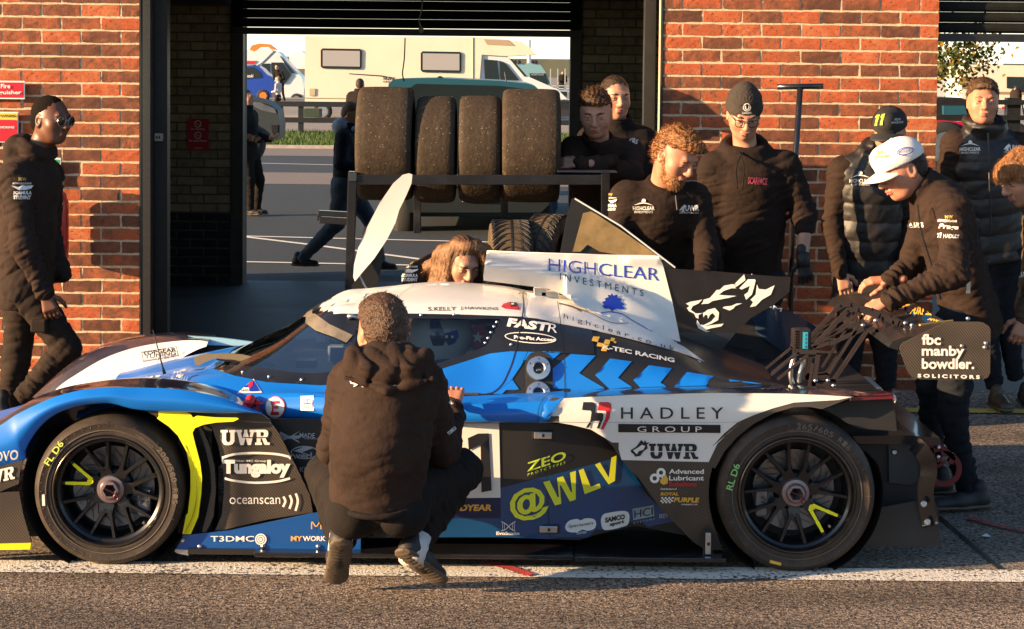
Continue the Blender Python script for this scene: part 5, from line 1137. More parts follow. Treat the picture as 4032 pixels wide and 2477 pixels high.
# bargeboard
serif(ZA, (1740, 945), (2125, 942), 120, BG, M_dw); decal('lettering', ZA([(1740, 880), (2125, 880), (2125, 886), (1740, 886)]), BG, M_cbrn, car, .0055, 60)
fl_(ZA, [(1748, 1045), (1850, 1015), (2010, 1006), (2180, 1015), (2288, 1038)], 9, BG, M_dw); fl_(ZA, [(1770, 1205), (1850, 1225), (2010, 1240), (2180, 1230), (2285, 1205)], 9, BG, M_dw)
fl_(ZA, [(1754, 1045), (1754, 1075)], 6, BG, M_dw); fl_(ZA, [(2283, 1035), (2283, 1055)], 6, BG, M_dw)
Lz(ZA, 'Member IMC Group', (1808, 1080), (2098, 1080), 20, BG, M_dw, bold=.01)
Lz(ZA, 'Tungaloy', (1752, 1200), (2288, 1200), 140, BG, M_dw, bold=.06)
Lz(ZA, 'oceanscan', (1808, 1408), (2208, 1408), 52, BG, M_dw, bold=.0)
for i, (x, h) in enumerate(((2232, 45), (2282, 60), (2330, 76))): fl_(ZA, [(x, 1385 - h * .8), (x + 16, 1385), (x - 2, 1385 + h)], 9, BG, M_dw)
# lower strip
T1 = lambda l: [(x / 1.139, 1150 + y / 1.139) for x, y in l]
(x0, y0), (x1, y1) = T1([(945, 1118), (1140, 1118)]); L('T3DMC', quad(x0, y0, x1, y1, 22), BL_, M_dw, bold=.01); 
for r in (26, 17, 8): ring(T1, 1170, 1108, r, r, 6, BL_, M_dw, n=20)
(x0, y0), (x1, y1) = T1([(1305, 1116), (1356, 1116)]); L('MY', quad(x0, y0, x1, y1, 20), BL_, M_gold, bold=.03); (x0, y0), (x1, y1) = T1([(1358, 1116), (1550, 1116)]); L('WORKWEAR', quad(x0, y0, x1, y1, 20), BL_, M_dw, bold=.03)
fl_(T1, [(1398, 1062), (1400, 1030), (1418, 1050), (1436, 1030), (1440, 1062)], 4, BL_, M_gold)
# front wing, shoulder stickers
BWN = bvh_of([wingN]); Lz(ZA, 'LENOVO', (-190, 1095), (145, 1055), 78, BWN, M_dw, bold=.02)
serif(ZA, (-180, 1275), (118, 1208), 100, bvh_of([o for o in car.children if o.name.startswith('front_corner')]), M_dw, only='WR')
BSB = bvh_of([sband, shelf]);
blob(ZA, [(2090, 645), (2110, 590), (2168, 565), (2228, 590), (2248, 650), (2228, 705), (2168, 732), (2110, 705)], BSB, M_dr); 
blob(ZA, [(2096, 645), (2115, 594), (2168, 571), (2222, 594), (2242, 650), (2222, 700), (2168, 726), (2115, 700)], BSB, M_dw, .0055); decal('letter_e', ZA([(2136, 605), (2202, 602), (2202, 622), (2158, 624), (2158, 640), (2196, 639), (2196, 658), (2158, 659), (2158, 678), (2202, 677), (2202, 697), (2136, 700)]), BSB, M_dr, car, .008, 40, smooth=False)
decal('sticker', ZA([(2368, 565), (2470, 562), (2475, 672), (2370, 672)]), BSB, M_dw, car, .004, 40); 
for q in ([(2388, 590), (2446, 590)], [(2388, 620), (2446, 620)], [(2388, 652), (2446, 652)], [(2388, 590), (2388, 652)], [(2417, 590), (2417, 652)], [(2446, 590), (2446, 652)]): fl_(ZA, q, 2.2, BSB, M_db)
decal('sticker', ZA([(1730, 575), (1905, 580), (1905, 602), (1800, 600)]), BSB, M_dw, car, .004, 40)
bd('triangle_sticker', ZA([(1998, 430), (2065, 540), (1868, 545)]), M_dw, .005); bd('triangle_sticker', ZA([(1996, 442), (2048, 530), (1970, 533), (1960, 500), (1920, 500)]), M_db, .0065); bd('triangle_sticker', ZA([(1965, 465), (1995, 450), (1990, 490), (1968, 512), (1955, 490)]), M_dr, .0075)
Lz(ZA, 'RESIN', (1900, 532), (1965, 530), 14, BB, M_dk, eps=.0075)
for p in ZA([(1962, 608)]): MB().lathe(T(*p, 7.50), (0, 1, 0), [(0, -.02), (.012, -.018), (.014, -.01), (.02, -.008), (.022, .05)], 18).build('cut_off_button', M_dr, car, True)
MB().box(T(*ZA([(2018, 660)])[0], 7.50), T(*ZA([(2050, 582)])[0], 7.54)).box(T(*ZA([(1995, 622)])[0], 7.49), T(*ZA([(2075, 606)])[0], 7.53)).build('cut_off_handle', M_dr, car)
# hood and inner wing
def hoodtext(s, q, mat, **k): return letters(s, [ZA([p])[0] for p in q], BB, mat, car, .005, **k)
hoodtext('MCCANN', [(1360, 345 + 60), (1470, 450), (1505, 352), (1440, 352)], M_dw, bold=.05)
hoodtext('CO. LTD', [(1340, 445), (1380, 445), (1410, 370), (1375, 370)], M_dw, bold=.03)
hoodtext('AGIES', [(1080, 452), (1230, 470), (1270, 400), (1150, 415)], M_dw, bold=.04)
q = ZA([(1120, 270), (1400, 232), (1390, 180), (1115, 218)]); letters('TOPGEAR', [ZA([p])[0] for p in ((1125, 238), (1392, 208), (1386, 175), (1118, 212))], None, M_dk, car, plane=8.70, bold=.04); letters('TUNING', [ZA([p])[0] for p in ((1140, 268), (1386, 235), (1384, 202), (1140, 235))], None, M_dk, car, plane=8.70, bold=.01)
letters('UNLOCKING ENGINE POTENTIAL', [ZA([p])[0] for p in ((1135, 284), (1398, 244), (1398, 234), (1135, 274))], None, M_dk, car, plane=8.70, bold=.01)
sk = lambda pts: skin('logo_frame', ZA(pts), 8.702, M_dk, car, .001, 60)
sk([(1113, 212), (1386, 168), (1386, 172), (1117, 216)]); sk([(1128, 285), (1403, 240), (1403, 245), (1128, 290)]); sk([(1113, 212), (1117, 212), (1132, 288), (1128, 290)]); sk([(1386, 168), (1391, 168), (1407, 242), (1402, 244)])
# end plate and wing
for s, y, x1, h in (('fbc', 415, 1805, 82), ('manby', 500, 1990, 88), ('bowdler.', 605, 2068, 84)):
    hh = {'manby': 98, 'fbc': 86, 'bowdler.': 84}[s]; yb = y + (24 if s == 'manby' else 0)
    Lz(ZE, s, (1655, yb if s != 'manby' else 525), (x1, (yb if s != 'manby' else 525) + 2), hh if s != 'manby' else 105, BE, M_dw, bold=.03)
Lz(ZE, 'S O L I C I T O R S', (1622, 672), (2112, 684), 30, BE, M_dw, bold=.05)
for p in ZE([(1975, 425), (2163, 403), (2155, 437)]): MB().lathe(T(*p, 7.478), (0, 1, 0), [(0, -.003), (.006, -.003), (.008, .002)], 12).build('bolt', M_alu, car, True)
def wt(s, q, mat): return letters(s, [ZE([p])[0] for p in q], BW, mat, car, .004, bold=.04)
wt('MWORK', [(1445, 140), (1560, 120), (1590, 85), (1490, 100)], M_gold); wt('PURPLE', [(1560, 180), (1740, 190), (1700, 130), (1600, 120)], M_gold); wt('MW', [(1700, 225), (1790, 245), (1800, 228), (1730, 212)], M_gold)
# grid of brake caliper lettering
letters('AP', qz(ZF, (435, 575), (435, 505), 22), None, M_dk, car, plane=7.362); letters('AP', qz(ZA, (1085, 1330), (1085, 1410), 22), None, M_dk, car, plane=7.362)
# ================================================================ people
def surfnet(F, org, h):
    S = F < 0; nx, ny, nz = F.shape
    c = np.zeros((nx - 1, ny - 1, nz - 1), np.int8)
    offs = [(i, j, k) for i in (0, 1) for j in (0, 1) for k in (0, 1)]
    for i, j, k in offs: c += S[i:nx - 1 + i, j:ny - 1 + j, k:nz - 1 + k]
    act = (c > 0) & (c < 8); I = np.argwhere(act)
    if not len(I): return np.zeros((0, 3)), np.zeros((0, 4), int)
    idx = np.full(act.shape, -1, np.int32); idx[tuple(I.T)] = np.arange(len(I))
    val = np.stack([F[I[:, 0] + i, I[:, 1] + j, I[:, 2] + k] for i, j, k in offs], 1)
    O = np.array(offs, float); acc = np.zeros((len(I), 3)); n = np.zeros(len(I))
    for a in range(8):
        for b in range(a + 1, 8):
            if np.abs(O[a] - O[b]).sum() != 1: continue
            va, vb = val[:, a], val[:, b]; m = (va < 0) != (vb < 0)
            t = np.where(m, va / np.where(m, va - vb, 1), 0)[:, None]
            acc += np.where(m[:, None], O[a] * (1 - t) + O[b] * t, 0); n += m
    V = (I + acc / n[:, None]) * h + org
    Q = []
    for ax in range(3):
        sl0 = [slice(None)] * 3; sl1 = [slice(None)] * 3; sl0[ax] = slice(0, -1); sl1[ax] = slice(1, None)
        m = S[tuple(sl0)] != S[tuple(sl1)]; E = np.argwhere(m)
        u, v = [(1, 2), (2, 0), (0, 1)][ax]
        ok = (E[:, u] > 0) & (E[:, v] > 0) & (E[:, u] < idx.shape[u]) & (E[:, v] < idx.shape[v]) & (E[:, ax] < idx.shape[ax]); E = E[ok]
        q = []
        for du, dv in ((0, 0), (-1, 0), (-1, -1), (0, -1)):
            e = E.copy(); e[:, u] += du; e[:, v] += dv; q.append(idx[tuple(e.T)])
        q = np.stack(q, 1); fl = S[tuple(E.T)]; q[~fl] = q[~fl][:, ::-1]; Q.append(q)
    Q = np.concatenate(Q); Q = Q[(Q >= 0).all(1)]
    return V, Q
def npmesh(name, V, Q, mat, parent, smooth=True):
    p = parent; o = np.zeros(3)
    while p is not None: o = o + np.array(p.location); p = p.parent
    me = bpy.data.meshes.new(name); n = len(Q); k = Q.shape[1]
    me.vertices.add(len(V)); me.vertices.foreach_set('co', (V - o).astype(np.float32).ravel())
    me.loops.add(n * k); me.loops.foreach_set('vertex_index', Q.astype(np.int32).ravel())
    me.polygons.add(n); me.polygons.foreach_set('loop_start', np.arange(0, n * k, k, dtype=np.int32))
    if smooth: me.polygons.foreach_set('use_smooth', np.ones(n, bool))
    me.update(); me.validate(); return link(name, me, parent, mat)
_w = np.random.RandomState(3); _WD = _w.normal(size=(24, 3)); _WD /= np.linalg.norm(_WD, axis=1)[:, None]; _WP = _w.uniform(0, 6.28, 24)
def nz(P, f, s=0, n=5):
    """smooth pseudo noise, roughly -1..1"""
    o = np.zeros(P.shape[:-1], np.float32)
    for i in range(n):
        k = (i * 3 + s) % 24; q = P @ _WD[k] * f * (1 + .45 * i) + _WP[(k + s) % 24]
        q2 = P @ _WD[(k + 7) % 24] * f * .9 + _WP[(k + 5) % 24]
        o += np.sin(q + 1.6 * np.sin(q2)).astype(np.float32) / (1 + .35 * i)
    return o / 3
class Fld:
    def __init__(s, lo, hi, h):
        s.h = h; s.o = np.array(lo, float); s.n = np.maximum(4, np.ceil((np.array(hi, float) - s.o) / h).astype(int) + 1)
        s.F = np.full(s.n, .3, np.float32)
    def loc(s, lo, hi):
        a = np.clip(np.floor((np.array(lo) - s.o) / s.h).astype(int), 0, s.n); b = np.clip(np.ceil((np.array(hi) - s.o) / s.h).astype(int) + 1, 0, s.n)
        if (b <= a).any(): return None, None
        sl = tuple(slice(i, j) for i, j in zip(a, b))
        g = np.stack(np.meshgrid(*[s.o[i] + s.h * np.arange(a[i], b[i]) for i in range(3)], indexing='ij'), -1)
        return sl, g
    def put(s, sl, d, k, sub=False):
        f = s.F[sl]
        if sub: d = -d; w = np.maximum(k - np.abs(f - d), 0) / max(k, 1e-6); s.F[sl] = np.maximum(f, d) + w * w * k * .25
        else: w = np.maximum(k - np.abs(f - d), 0) / max(k, 1e-6); s.F[sl] = np.minimum(f, d) - w * w * k * .25
    def cap(s, a, b, ra, rb=None, k=.03, flat=1, fdir=None, sub=False):
        """tapered capsule; flat<1 squashes it along fdir"""
        rb = ra if rb is None else rb; a = np.array(a, float); b = np.array(b, float); R = max(ra, rb) + k + .02
        sl, g = s.loc(np.minimum(a, b) - R, np.maximum(a, b) + R)
        if sl is None: return
        d = b - a; L2 = max(1e-9, d @ d); p = g - a
        if flat != 1:
            f = np.array(fdir, float); f = f - d * (f @ d) / L2; f /= max(1e-6, np.linalg.norm(f)); q = p @ f; p = p + q[..., None] * f * (1 / flat - 1)
        t = np.clip((p @ d) / L2, 0, 1); q = p - t[..., None] * d; r = ra + (rb - ra) * t
        dd = np.sqrt((q ** 2).sum(-1)) - r
        if flat != 1: dd = dd * (.5 + .5 * flat)
        s.put(sl, dd.astype(np.float32), k, sub)
    def ell(s, c, r, M=None, k=.02, sub=False):
        c = np.array(c, float); r = np.array(r, float); R = r.max() + k + .015
        sl, g = s.loc(c - R, c + R)
        if sl is None: return
        p = g - c
        if M is not None: p = p @ M
        q = p / r; n = np.sqrt((q ** 2).sum(-1)); m = np.sqrt(((q / r) ** 2).sum(-1)); d = n * (n - 1) / np.maximum(m, 1e-6)
        s.put(sl, d.astype(np.float32), k, sub)
    def near(s, w=.04):
        I = np.argwhere(np.abs(s.F) < w); return I, s.o + I * s.h
    def disp(s, fn, w=.035):
        I, P = s.near(w); s.F[tuple(I.T)] += fn(P).astype(np.float32)
    def mesh(s, name, mat, parent): V, Q = surfnet(s.F, s.o, s.h); return npmesh(name, V, Q, mat, parent) if len(Q) else None
def U(v): v = np.array(v, float); return v / max(1e-9, np.linalg.norm(v))
def frame(fwd, up=(0, 0, 1)):
    f = U(fwd); r = U(np.cross(f, up)); u = np.cross(r, f); return np.stack([r, f, u], 1)   # columns: right, forward, up

def cloth(name, col, rough=.85, var=.25, bump=.35, bs=45, sheen=.0):
    return pm(name, col, rough, var=var, vs_=9, bump=bump, bs=bs, sheen=sheen, spec=.18)
K_jkt = cloth('black_softshell', (.028, .0165, .012), .85); K_hood = cloth('black_hoodie', (.022, .0135, .0105), .9); K_blk = cloth('black_cotton', (.014, .011, .010), .9)
K_jean = cloth('dark_denim', (.011, .013, .017), .9); K_trs = cloth('black_trousers', (.014, .011, .010), .9, bs=25); K_cargo = cloth('charcoal_cargo', (.024, .016, .012), .9, bs=25)
K_grey = cloth('grey_marl', (.18, .19, .21), .9); K_vest = pm('quilted_nylon', (.014, .012, .012), .5, var=.2, vs_=12, bump=.3, bs=30); K_shoe = pm('shoe_black', (.018, .016, .016), .6, var=.3, vs_=25); K_sole = pm('shoe_sole', (.09, .065, .045), .7, var=.2)
K_brn = cloth('brown_sleeve', (.07, .05, .035), .9); K_ljean = cloth('faded_denim', (.07, .09, .12), .9)
S_pale = pm('skin_pale', (.47, .235, .15), .5, var=.12, vs_=25, sss=.12, bump=.06, bs=200); S_ruddy = pm('skin_ruddy', (.46, .20, .12), .5, var=.14, vs_=22, sss=.12, bump=.06, bs=200); S_dark = pm('skin_dark', (.13, .050, .024), .42, var=.15, vs_=22, sss=.08, bump=.06, bs=200)
S_lip = pm('lips', (.42, .13, .11), .4); S_lipd = pm('lips_dark', (.12, .045, .035), .4)
H_brn = pm('hair_brown', (.075, .036, .016), .5, var=.5, vs_=60, bump=.8, bs=160); H_gin = pm('hair_ginger', (.27, .115, .035), .5, var=.45, vs_=70, bump=.8, bs=170); H_blk = pm('hair_black', (.010, .007, .005), .9, var=.4, vs_=80, bump=.8, bs=250, spec=.1); H_drk = pm('hair_dark_brown', (.035, .018, .010), .5, var=.5, vs_=60, bump=.8, bs=160); H_bld = pm('hair_dark_blond', (.17, .10, .045), .5, var=.45, vs_=60, bump=.8, bs=160); H_bro = pm('eyebrow', (.04, .02, .01), .8)
M_eye = pm('eye_white', (.6, .57, .52), .2, coat=.5); M_iris = pm('iris', (.02, .025, .03), .15, coat=.8)

def strands(t, V, c, M, style, mat, sc):
    """thousands of fine hairs growing out of the hair mass"""
    if not len(V): return
    r = np.random.RandomState(len(V)); N = {'short': 3000, 'crop': 1500, 'top': 3200, 'curly': 3600, 'fringe': 3600, 'long': 4200, 'beard': 1800}[style]
    P = V[r.randint(0, len(V), N)]; q = (P - c) @ M; n = q / np.linalg.norm(q, axis=1)[:, None]; z = r.normal(size=(N, 3))
    comb = {'short': (0, .4, -.5), 'crop': (0, 0, -.3), 'top': (.5, .7, .5), 'curly': (0, 0, 0), 'fringe': (-.2, .5, -.9), 'long': (0, 0, -1.2), 'beard': (0, .3, -.8)}[style]
    L = {'short': .012, 'crop': .003, 'top': .020, 'curly': .011, 'fringe': .026, 'long': .045, 'beard': .010}[style]
    k = {'curly': .9}.get(style, .35); d = n * (.75 if style != 'long' else .15) + np.array(comb) + z * k; d /= np.linalg.norm(d, axis=1)[:, None]
    d2 = d + np.array([0, 0, -.5]) + z[:, [1, 2, 0]] * k; d2 /= np.linalg.norm(d2, axis=1)[:, None]
    s = np.cross(d, n + .01); s /= np.linalg.norm(s, axis=1)[:, None] + 1e-9; w = .0011 * sc; Ls = (L * (.6 + .8 * r.rand(N)))[:, None] * sc
    a = q - n * .002; b = a + d * Ls * .5; e = b + d2 * Ls * .5
    VV = np.stack([a - s * w, a + s * w, b + s * w * .8, b - s * w * .8, e], 1).reshape(-1, 3) @ M.T + c
    i = np.arange(N)[:, None] * 5; o = npmesh2('hair_strands', VV, np.concatenate([i + [[0, 1, 2]], i + [[0, 2, 3]], i + [[3, 2, 4]]]), mat, t)
    o['kind'] = 'stuff'
def npmesh2(*a): return npmesh(*a, smooth=False)
def head(t, c, M, skin, hair=None, style='short', beard=None, lips=None, sc=1.0, h=.0034, neck=None, skinobjs=None, eyes=True, hatcover=False, hs=5):
    """c: centre of the skull, M columns right/forward/up. returns skin mesh verts for joining"""
    c = np.array(c, float); m = lambda x, y, z: c + M @ (np.array([x, y, z]) * sc)
    f = Fld(c - .2 * sc, c + .2 * sc, h); e = lambda p, r, k=.015, **kw: f.ell(m(*p), np.array(r) * sc, M, k * sc, **kw)
    e((0, -.012, .028), (.074, .094, .086)); e((0, .022, -.01), (.066, .074, .085), .03)
    e((0, .030, -.062), (.050, .056, .050), .035); e((0, .066, -.088), (.022, .022, .018), .025)
    f.cap(m(-.046, -.01, -.04), m(-.030, .045, -.082), .018 * sc, .015 * sc, .03); f.cap(m(.046, -.01, -.04), m(.030, .045, -.082), .018 * sc, .015 * sc, .03)
    for s in (-1, 1): e((s * .040, .058, -.022), (.022, .020, .022), .03)
    f.cap(m(-.030, .084, .030), m(.030, .084, .030), .013 * sc, k=.016)
    for s in (-1, 1): e((s * .031, .098, .008), (.019, .020, .015), .010, sub=True)
    f.cap(m(0, .093, .020), m(0, .116, -.018), .0075 * sc, .0115 * sc, .014); e((0, .110, -.026), (.017, .014, .010), .010)
    for s in (-1, 1): e((s * .012, .100, -.028), (.007, .009, .006), .008)
    f.cap(m(-.014, .096, -.052), m(.014, .096, -.052), .0062 * sc, k=.010); f.cap(m(-.012, .094, -.062), m(.012, .094, -.062), .007 * sc, k=.010)
    f.cap(m(-.019, .101, -.0565), m(.019, .101, -.0565), .0022 * sc, k=.003, sub=True)
    for s in (-1, 1):
        e((s * .074, -.006, -.006), (.010, .020, .032), .006); e((s * .081, -.002, -.004), (.006, .011, .020), .006, sub=True); e((s * .074, -.002, -.030), (.008, .010, .010), .006)
        e((s * .031, .083, .013), (.017, .012, .006), .006); e((s * .031, .084, .001), (.016, .010, .005), .006)
    nk = neck if neck is not None else m(0, -.045, -.17)
    f.cap(m(0, -.018, -.05), nk, .053 * sc, .060 * sc, .03)
    out = surfnet(f.F, f.o, f.h)
    if eyes:
        for s in (-1, 1):
            eb = MB().lathe(m(s * .031, .080, .0075), M @ np.array([0, 1, 0]), [(0, .0115 * sc), (.006 * sc, .0098 * sc), (.0095 * sc, .006 * sc), (.0115 * sc, 0)], 14).build('eye', M_eye, t, True)
            MB().lathe(m(s * .031, .0805, .0065), M @ np.array([0, 1, 0]), [(0, .0122 * sc), (.0052 * sc, .0108 * sc)], 12).build('iris', M_iris, eb, True)
            MB().tube([m(s * .013, .0965, .027), m(s * .030, .0975, .033), m(s * .048, .082, .028)], [.0034, .0046, .0026], 6).build('eyebrow', H_bro if skin is not S_ruddy else H_gin, t, True)
        MB().tube([m(-.020, .0965, -.057), m(-.006, .1045, -.0525), m(.006, .1045, -.0525), m(.020, .0965, -.057)], [.002, .0045, .0045, .002], 6).tube([m(-.018, .0955, -.058), m(0, .1035, -.0635), m(.018, .0955, -.058)], [.002, .0055, .002], 6).build('lips', lips or S_lip, t, True)
    # hair
    if hair is not None and style:
        g = Fld(c - .22 * sc, c + .22 * sc, h * 1.05); ge = lambda p, r, k=.015, **kw: g.ell(m(*p), np.array(r) * sc, M, k * sc, **kw)
        th = {'short': .004, 'crop': .002, 'top': .005, 'curly': .008, 'fringe': .008, 'long': .006}[style]
        ge((0, -.016, .030), (.075 + th, .092 + th, .086 + th * 1.15)); ge((0, -.050, -.02), (.062 + th * .5, .052 + th * .5, .062), .03)
        if style == 'top': ge((0, .018, .088), (.060, .076, .032), .03); ge((-.015, .075, .085), (.046, .024, .022), .02)
        if style == 'curly': ge((0, .015, .085), (.064, .074, .036), .03); ge((0, .072, .088), (.046, .022, .020), .02)
        if style == 'fringe': ge((0, .055, .065), (.070, .050, .040), .02); ge((0, .095, .045), (.058, .018, .028), .012); ge((-.065, .03, .02), (.018, .045, .05), .015); ge((.065, .03, .02), (.018, .045, .05), .015)
        # carve face and ears
        lo_ = {'fringe': .032, 'top': .070, 'curly': .080, 'crop': .074, 'short': .072, 'long': .080}[style]
        sl, gg = g.loc(c - .25 * sc, c + .25 * sc); q = (gg - c) @ M / sc
        hairline = lo_ + .25 * np.maximum(0, .07 - q[..., 1]) * 0 - .30 * q[..., 0] ** 2 / .07
        face = np.where(q[..., 1] > .045, q[..., 2] - (hairline - .0 * q[..., 1]), .2)
        side = np.where((q[..., 1] > -.012) & (q[..., 1] <= .055), q[..., 2] - ({'short': .028, 'crop': .030, 'top': .042, 'curly': .036}.get(style, -.02)) - (.25 * (q[..., 1] + .012)), .2)
        nape = q[..., 2] + .085 + .2 * q[..., 1]
        cut = np.minimum(np.minimum(face, side), nape) * sc; g.F[sl] = np.maximum(g.F[sl], -cut)
        if style == 'curly': g.disp(lambda P: .0035 * nz((P - c) @ M, 110, hs, 4) + .002 * nz(P - c, 260, 9, 3))
        elif style in ('top', 'fringe'): 
            def strand(P):
                q = (P - c) @ M; a = q[:, 0] * 260 + 1.6 * np.sin(q[:, 1] * 60 + q[:, 2] * 40) + 60 * q[:, 2]; return .0028 * np.sin(a) + .003 * nz(q, 90, hs, 4)
            g.disp(strand)
        elif style == 'long': g.disp(lambda P: .0015 * np.sin(((P - c) @ M)[:, 0] * 330 + 2 * nz(P - c, 30, 1, 3)))
        else: g.disp(lambda P: .0015 * nz(P - c, 220, hs, 4))
        ho = g.mesh('hair', hair, t)
        strands(t, surfnet(g.F, g.o, g.h)[0], c, M, style, hair, sc)
    if beard is not None:
        g = Fld(c - .16 * sc, c + .16 * sc, h); ge = lambda p, r, k=.012, **kw: g.ell(m(*p), np.array(r) * sc, M, k * sc, **kw)
        ge((0, .036, -.072), (.056, .062, .050), .03); ge((0, .068, -.100), (.034, .034, .026), .03)
        for s in (-1, 1): g.cap(m(s * .068, .005, -.01), m(s * .050, .03, -.06), .012 * sc, .016 * sc, .02)
        sl, gg = g.loc(c - .2 * sc, c + .2 * sc); q = (gg - c) @ M / sc
        mouth = np.sqrt((q[..., 0] / .024) ** 2 + ((q[..., 2] + .056) / .011) ** 2) - 1
        upper = -q[..., 2] - .040 - .6 * (np.abs(q[..., 0]) - .035)      # keep lower face only
        upper = np.where((np.abs(q[..., 0]) < .03) & (q[..., 2] > -.046) & (q[..., 1] > .08), -.05, upper)
        g.F[sl] = np.maximum(g.F[sl], np.where(q[..., 1] > .04, -upper, -.01) * sc); g.F[sl] = np.maximum(g.F[sl], np.where(q[..., 1] > .07, -mouth * .01, -.05))
        g.disp(lambda P: .0035 * nz(P - c, 190, 2, 4)); g.mesh('beard', beard, t); strands(t, surfnet(g.F, g.o, g.h)[0], c, M, 'beard', beard, sc)
    return out

def hand(w, d, n, thumb, curl=.35, sc=1.0, h=.0032, spread=.12):
    """w wrist, d direction of the fingers, n back-of-hand normal, thumb side vector"""
    w = np.array(w, float); d = U(d); n = np.array(n, float); n = U(n - d * (n @ d)); s = np.cross(d, n); s = s if s @ np.array(thumb, float) > 0 else -s
    s = U(s); f = Fld(w - .21 * sc, w + .21 * sc, h)
    f.cap(w - d * .05, w + d * .01, .026 * sc, .025 * sc, .02, .75, n)
    for q in (-.027, -.010, .008, .026): f.cap(w + d * .015 + s * q * .5, w + d * .082 * sc + s * q * sc, .013 * sc, .0125 * sc, .014)
    for i, (q, L) in enumerate(((.029, .068), (.0095, .077), (-.010, .072), (-.029, .056))):
        p = w + d * .084 * sc + s * q * sc; a = curl * .7; dd = U(d * math.cos(a) - n * math.sin(a) + s * q * spread * 14)
        r = .0088 * sc
        for j, fr in enumerate((.45, .31, .24)):
            p2 = p + dd * L * fr * sc; f.cap(p, p2, r, r * .93, .005); r *= .93; p = p2; a += curl * (1.0 if j == 0 else .8); dd = U(d * math.cos(a) - n * math.sin(a) + s * q * spread * 10)
    p = w + d * .022 * sc + s * .024 * sc - n * .006; dd = U(s * .75 + d * .62 - n * .35); r = .0125 * sc
    for L, nd in ((.040, U(s * .38 + d * .85 - n * .4)), (.032, U(s * .12 + d * .9 - n * .45)), (.024, None)):
        p2 = p + dd * L * sc; f.cap(p, p2, r, r * .88, .009); p = p2; r *= .86
        if nd is not None: dd = nd
    return surfnet(f.F, f.o, f.h)

def shoe(t, heel, toe, up=(0, 0, 1), w=.046, mat=None, sole=None, h=.006, hgt=.07, big=1.0):
    heel = np.array(heel, float); toe = np.array(toe, float); d = U(toe - heel); u = np.array(up, float); u = U(u - d * (u @ d)); L = np.linalg.norm(toe - heel)
    lo = np.minimum(heel, toe) - .14; hi = np.maximum(heel, toe) + .14; f = Fld(lo, hi, h)
    f.cap(heel + d * .035 + u * .035, heel + d * L * .5 + u * .036, .036 * big, .040 * big, .02); f.cap(heel + d * L * .5 + u * .034, toe - d * .045 + u * .028, .042 * big, .038 * big, .02, .72, u)
    f.cap(heel + d * .05 + u * .05, heel + d * .055 + u * (.05 + hgt * .6), .038, .037, .02)
    f.disp(lambda P: .0015 * nz(P, 60, 3, 4)); sh = f.mesh('shoe', mat or K_shoe, t)
    g = Fld(lo, hi, h); g.cap(heel + d * .032 + u * .012, heel + d * L * .45 + u * .010, .043 * big, .040 * big, .01, .33, u); g.cap(heel + d * L * .45 + u * .010, toe - d * .042 + u * .012, .040 * big, .046 * big, .01, .3, u); g.disp(lambda P: .0022 * np.sign(np.sin(((P - heel) @ d) * 330)) * (((P - heel) @ u) < .006)); g.mesh('sole', sole or K_sole, sh)
    return sh

def folds(P, seams, amp):
    """irregular creases: ridged noise stretched across each limb, stronger near the joints"""
    o = np.zeros(len(P)); W = np.full(len(P), .12)
    for i, (a, b, f, s) in enumerate(seams):
        a = np.array(a); b = np.array(b); d = b - a; L = np.linalg.norm(d); d = d / L; p = P - a; t = (p @ d); r = np.linalg.norm(p - t[:, None] * d, axis=1)
        u = t / L; w = np.exp(-((u - .5) ** 2) / .45) * np.exp(-(r / .15) ** 2)
        sk = U(np.cross(d, (.3, .5, .8))); tt = t + .35 * (p @ sk)      # drag lines run slightly askew
        Q = P - d * (t[:, None]) * .0 + d[None, :] * (tt[:, None]) * (f / 48.)
        n1 = nz(Q, 20, i, 4); n2 = nz(Q * .8 + .7, 38, i + 4, 4)
        o += s * w * ((.5 - np.abs(n1) ** .8) * 1.1 + (.42 - np.abs(n2) ** .7) * .95); W += w
    return amp * 2.0 * (o / np.maximum(W, .6) + .30 * nz(P, 14, 8, 5) + .12 * nz(P, 50, 11, 3))

def body_core(t, J, skin, parts, sc=1):
    """the continuous figure: torso, limbs under the clothes, plus head and hands"""
    lo = np.min([v for v in J.values()], 0) - .2; hi = np.max([v for v in J.values()], 0) + .2
    f = Fld(lo, hi, .013)
    f.cap(J['pelvis'], J['chest'], .10, .115, .05); f.cap(J['shL'], J['shR'], .045, .045, .05); f.cap(J['chest'], J['neck'], .07, .05, .04)
    for s in 'LR':
        if 'el' + s in J: f.cap(J['sh' + s], J['el' + s], .034, .028, .03); f.cap(J['el' + s], J['wr' + s], .028, .023, .02)
        if 'kn' + s in J: f.cap(J['hip' + s], J['kn' + s], .072, .048, .04); f.cap(J['kn' + s], J['an' + s], .046, .032, .03)
    V, Q = surfnet(f.F, f.o, f.h); Vs = [V]; Qs = [Q]; n = len(V)
    for v, q in parts:
        Vs.append(v); Qs.append(q + n); n += len(v)
    return npmesh('body', np.concatenate(Vs), np.concatenate(Qs), skin, t)

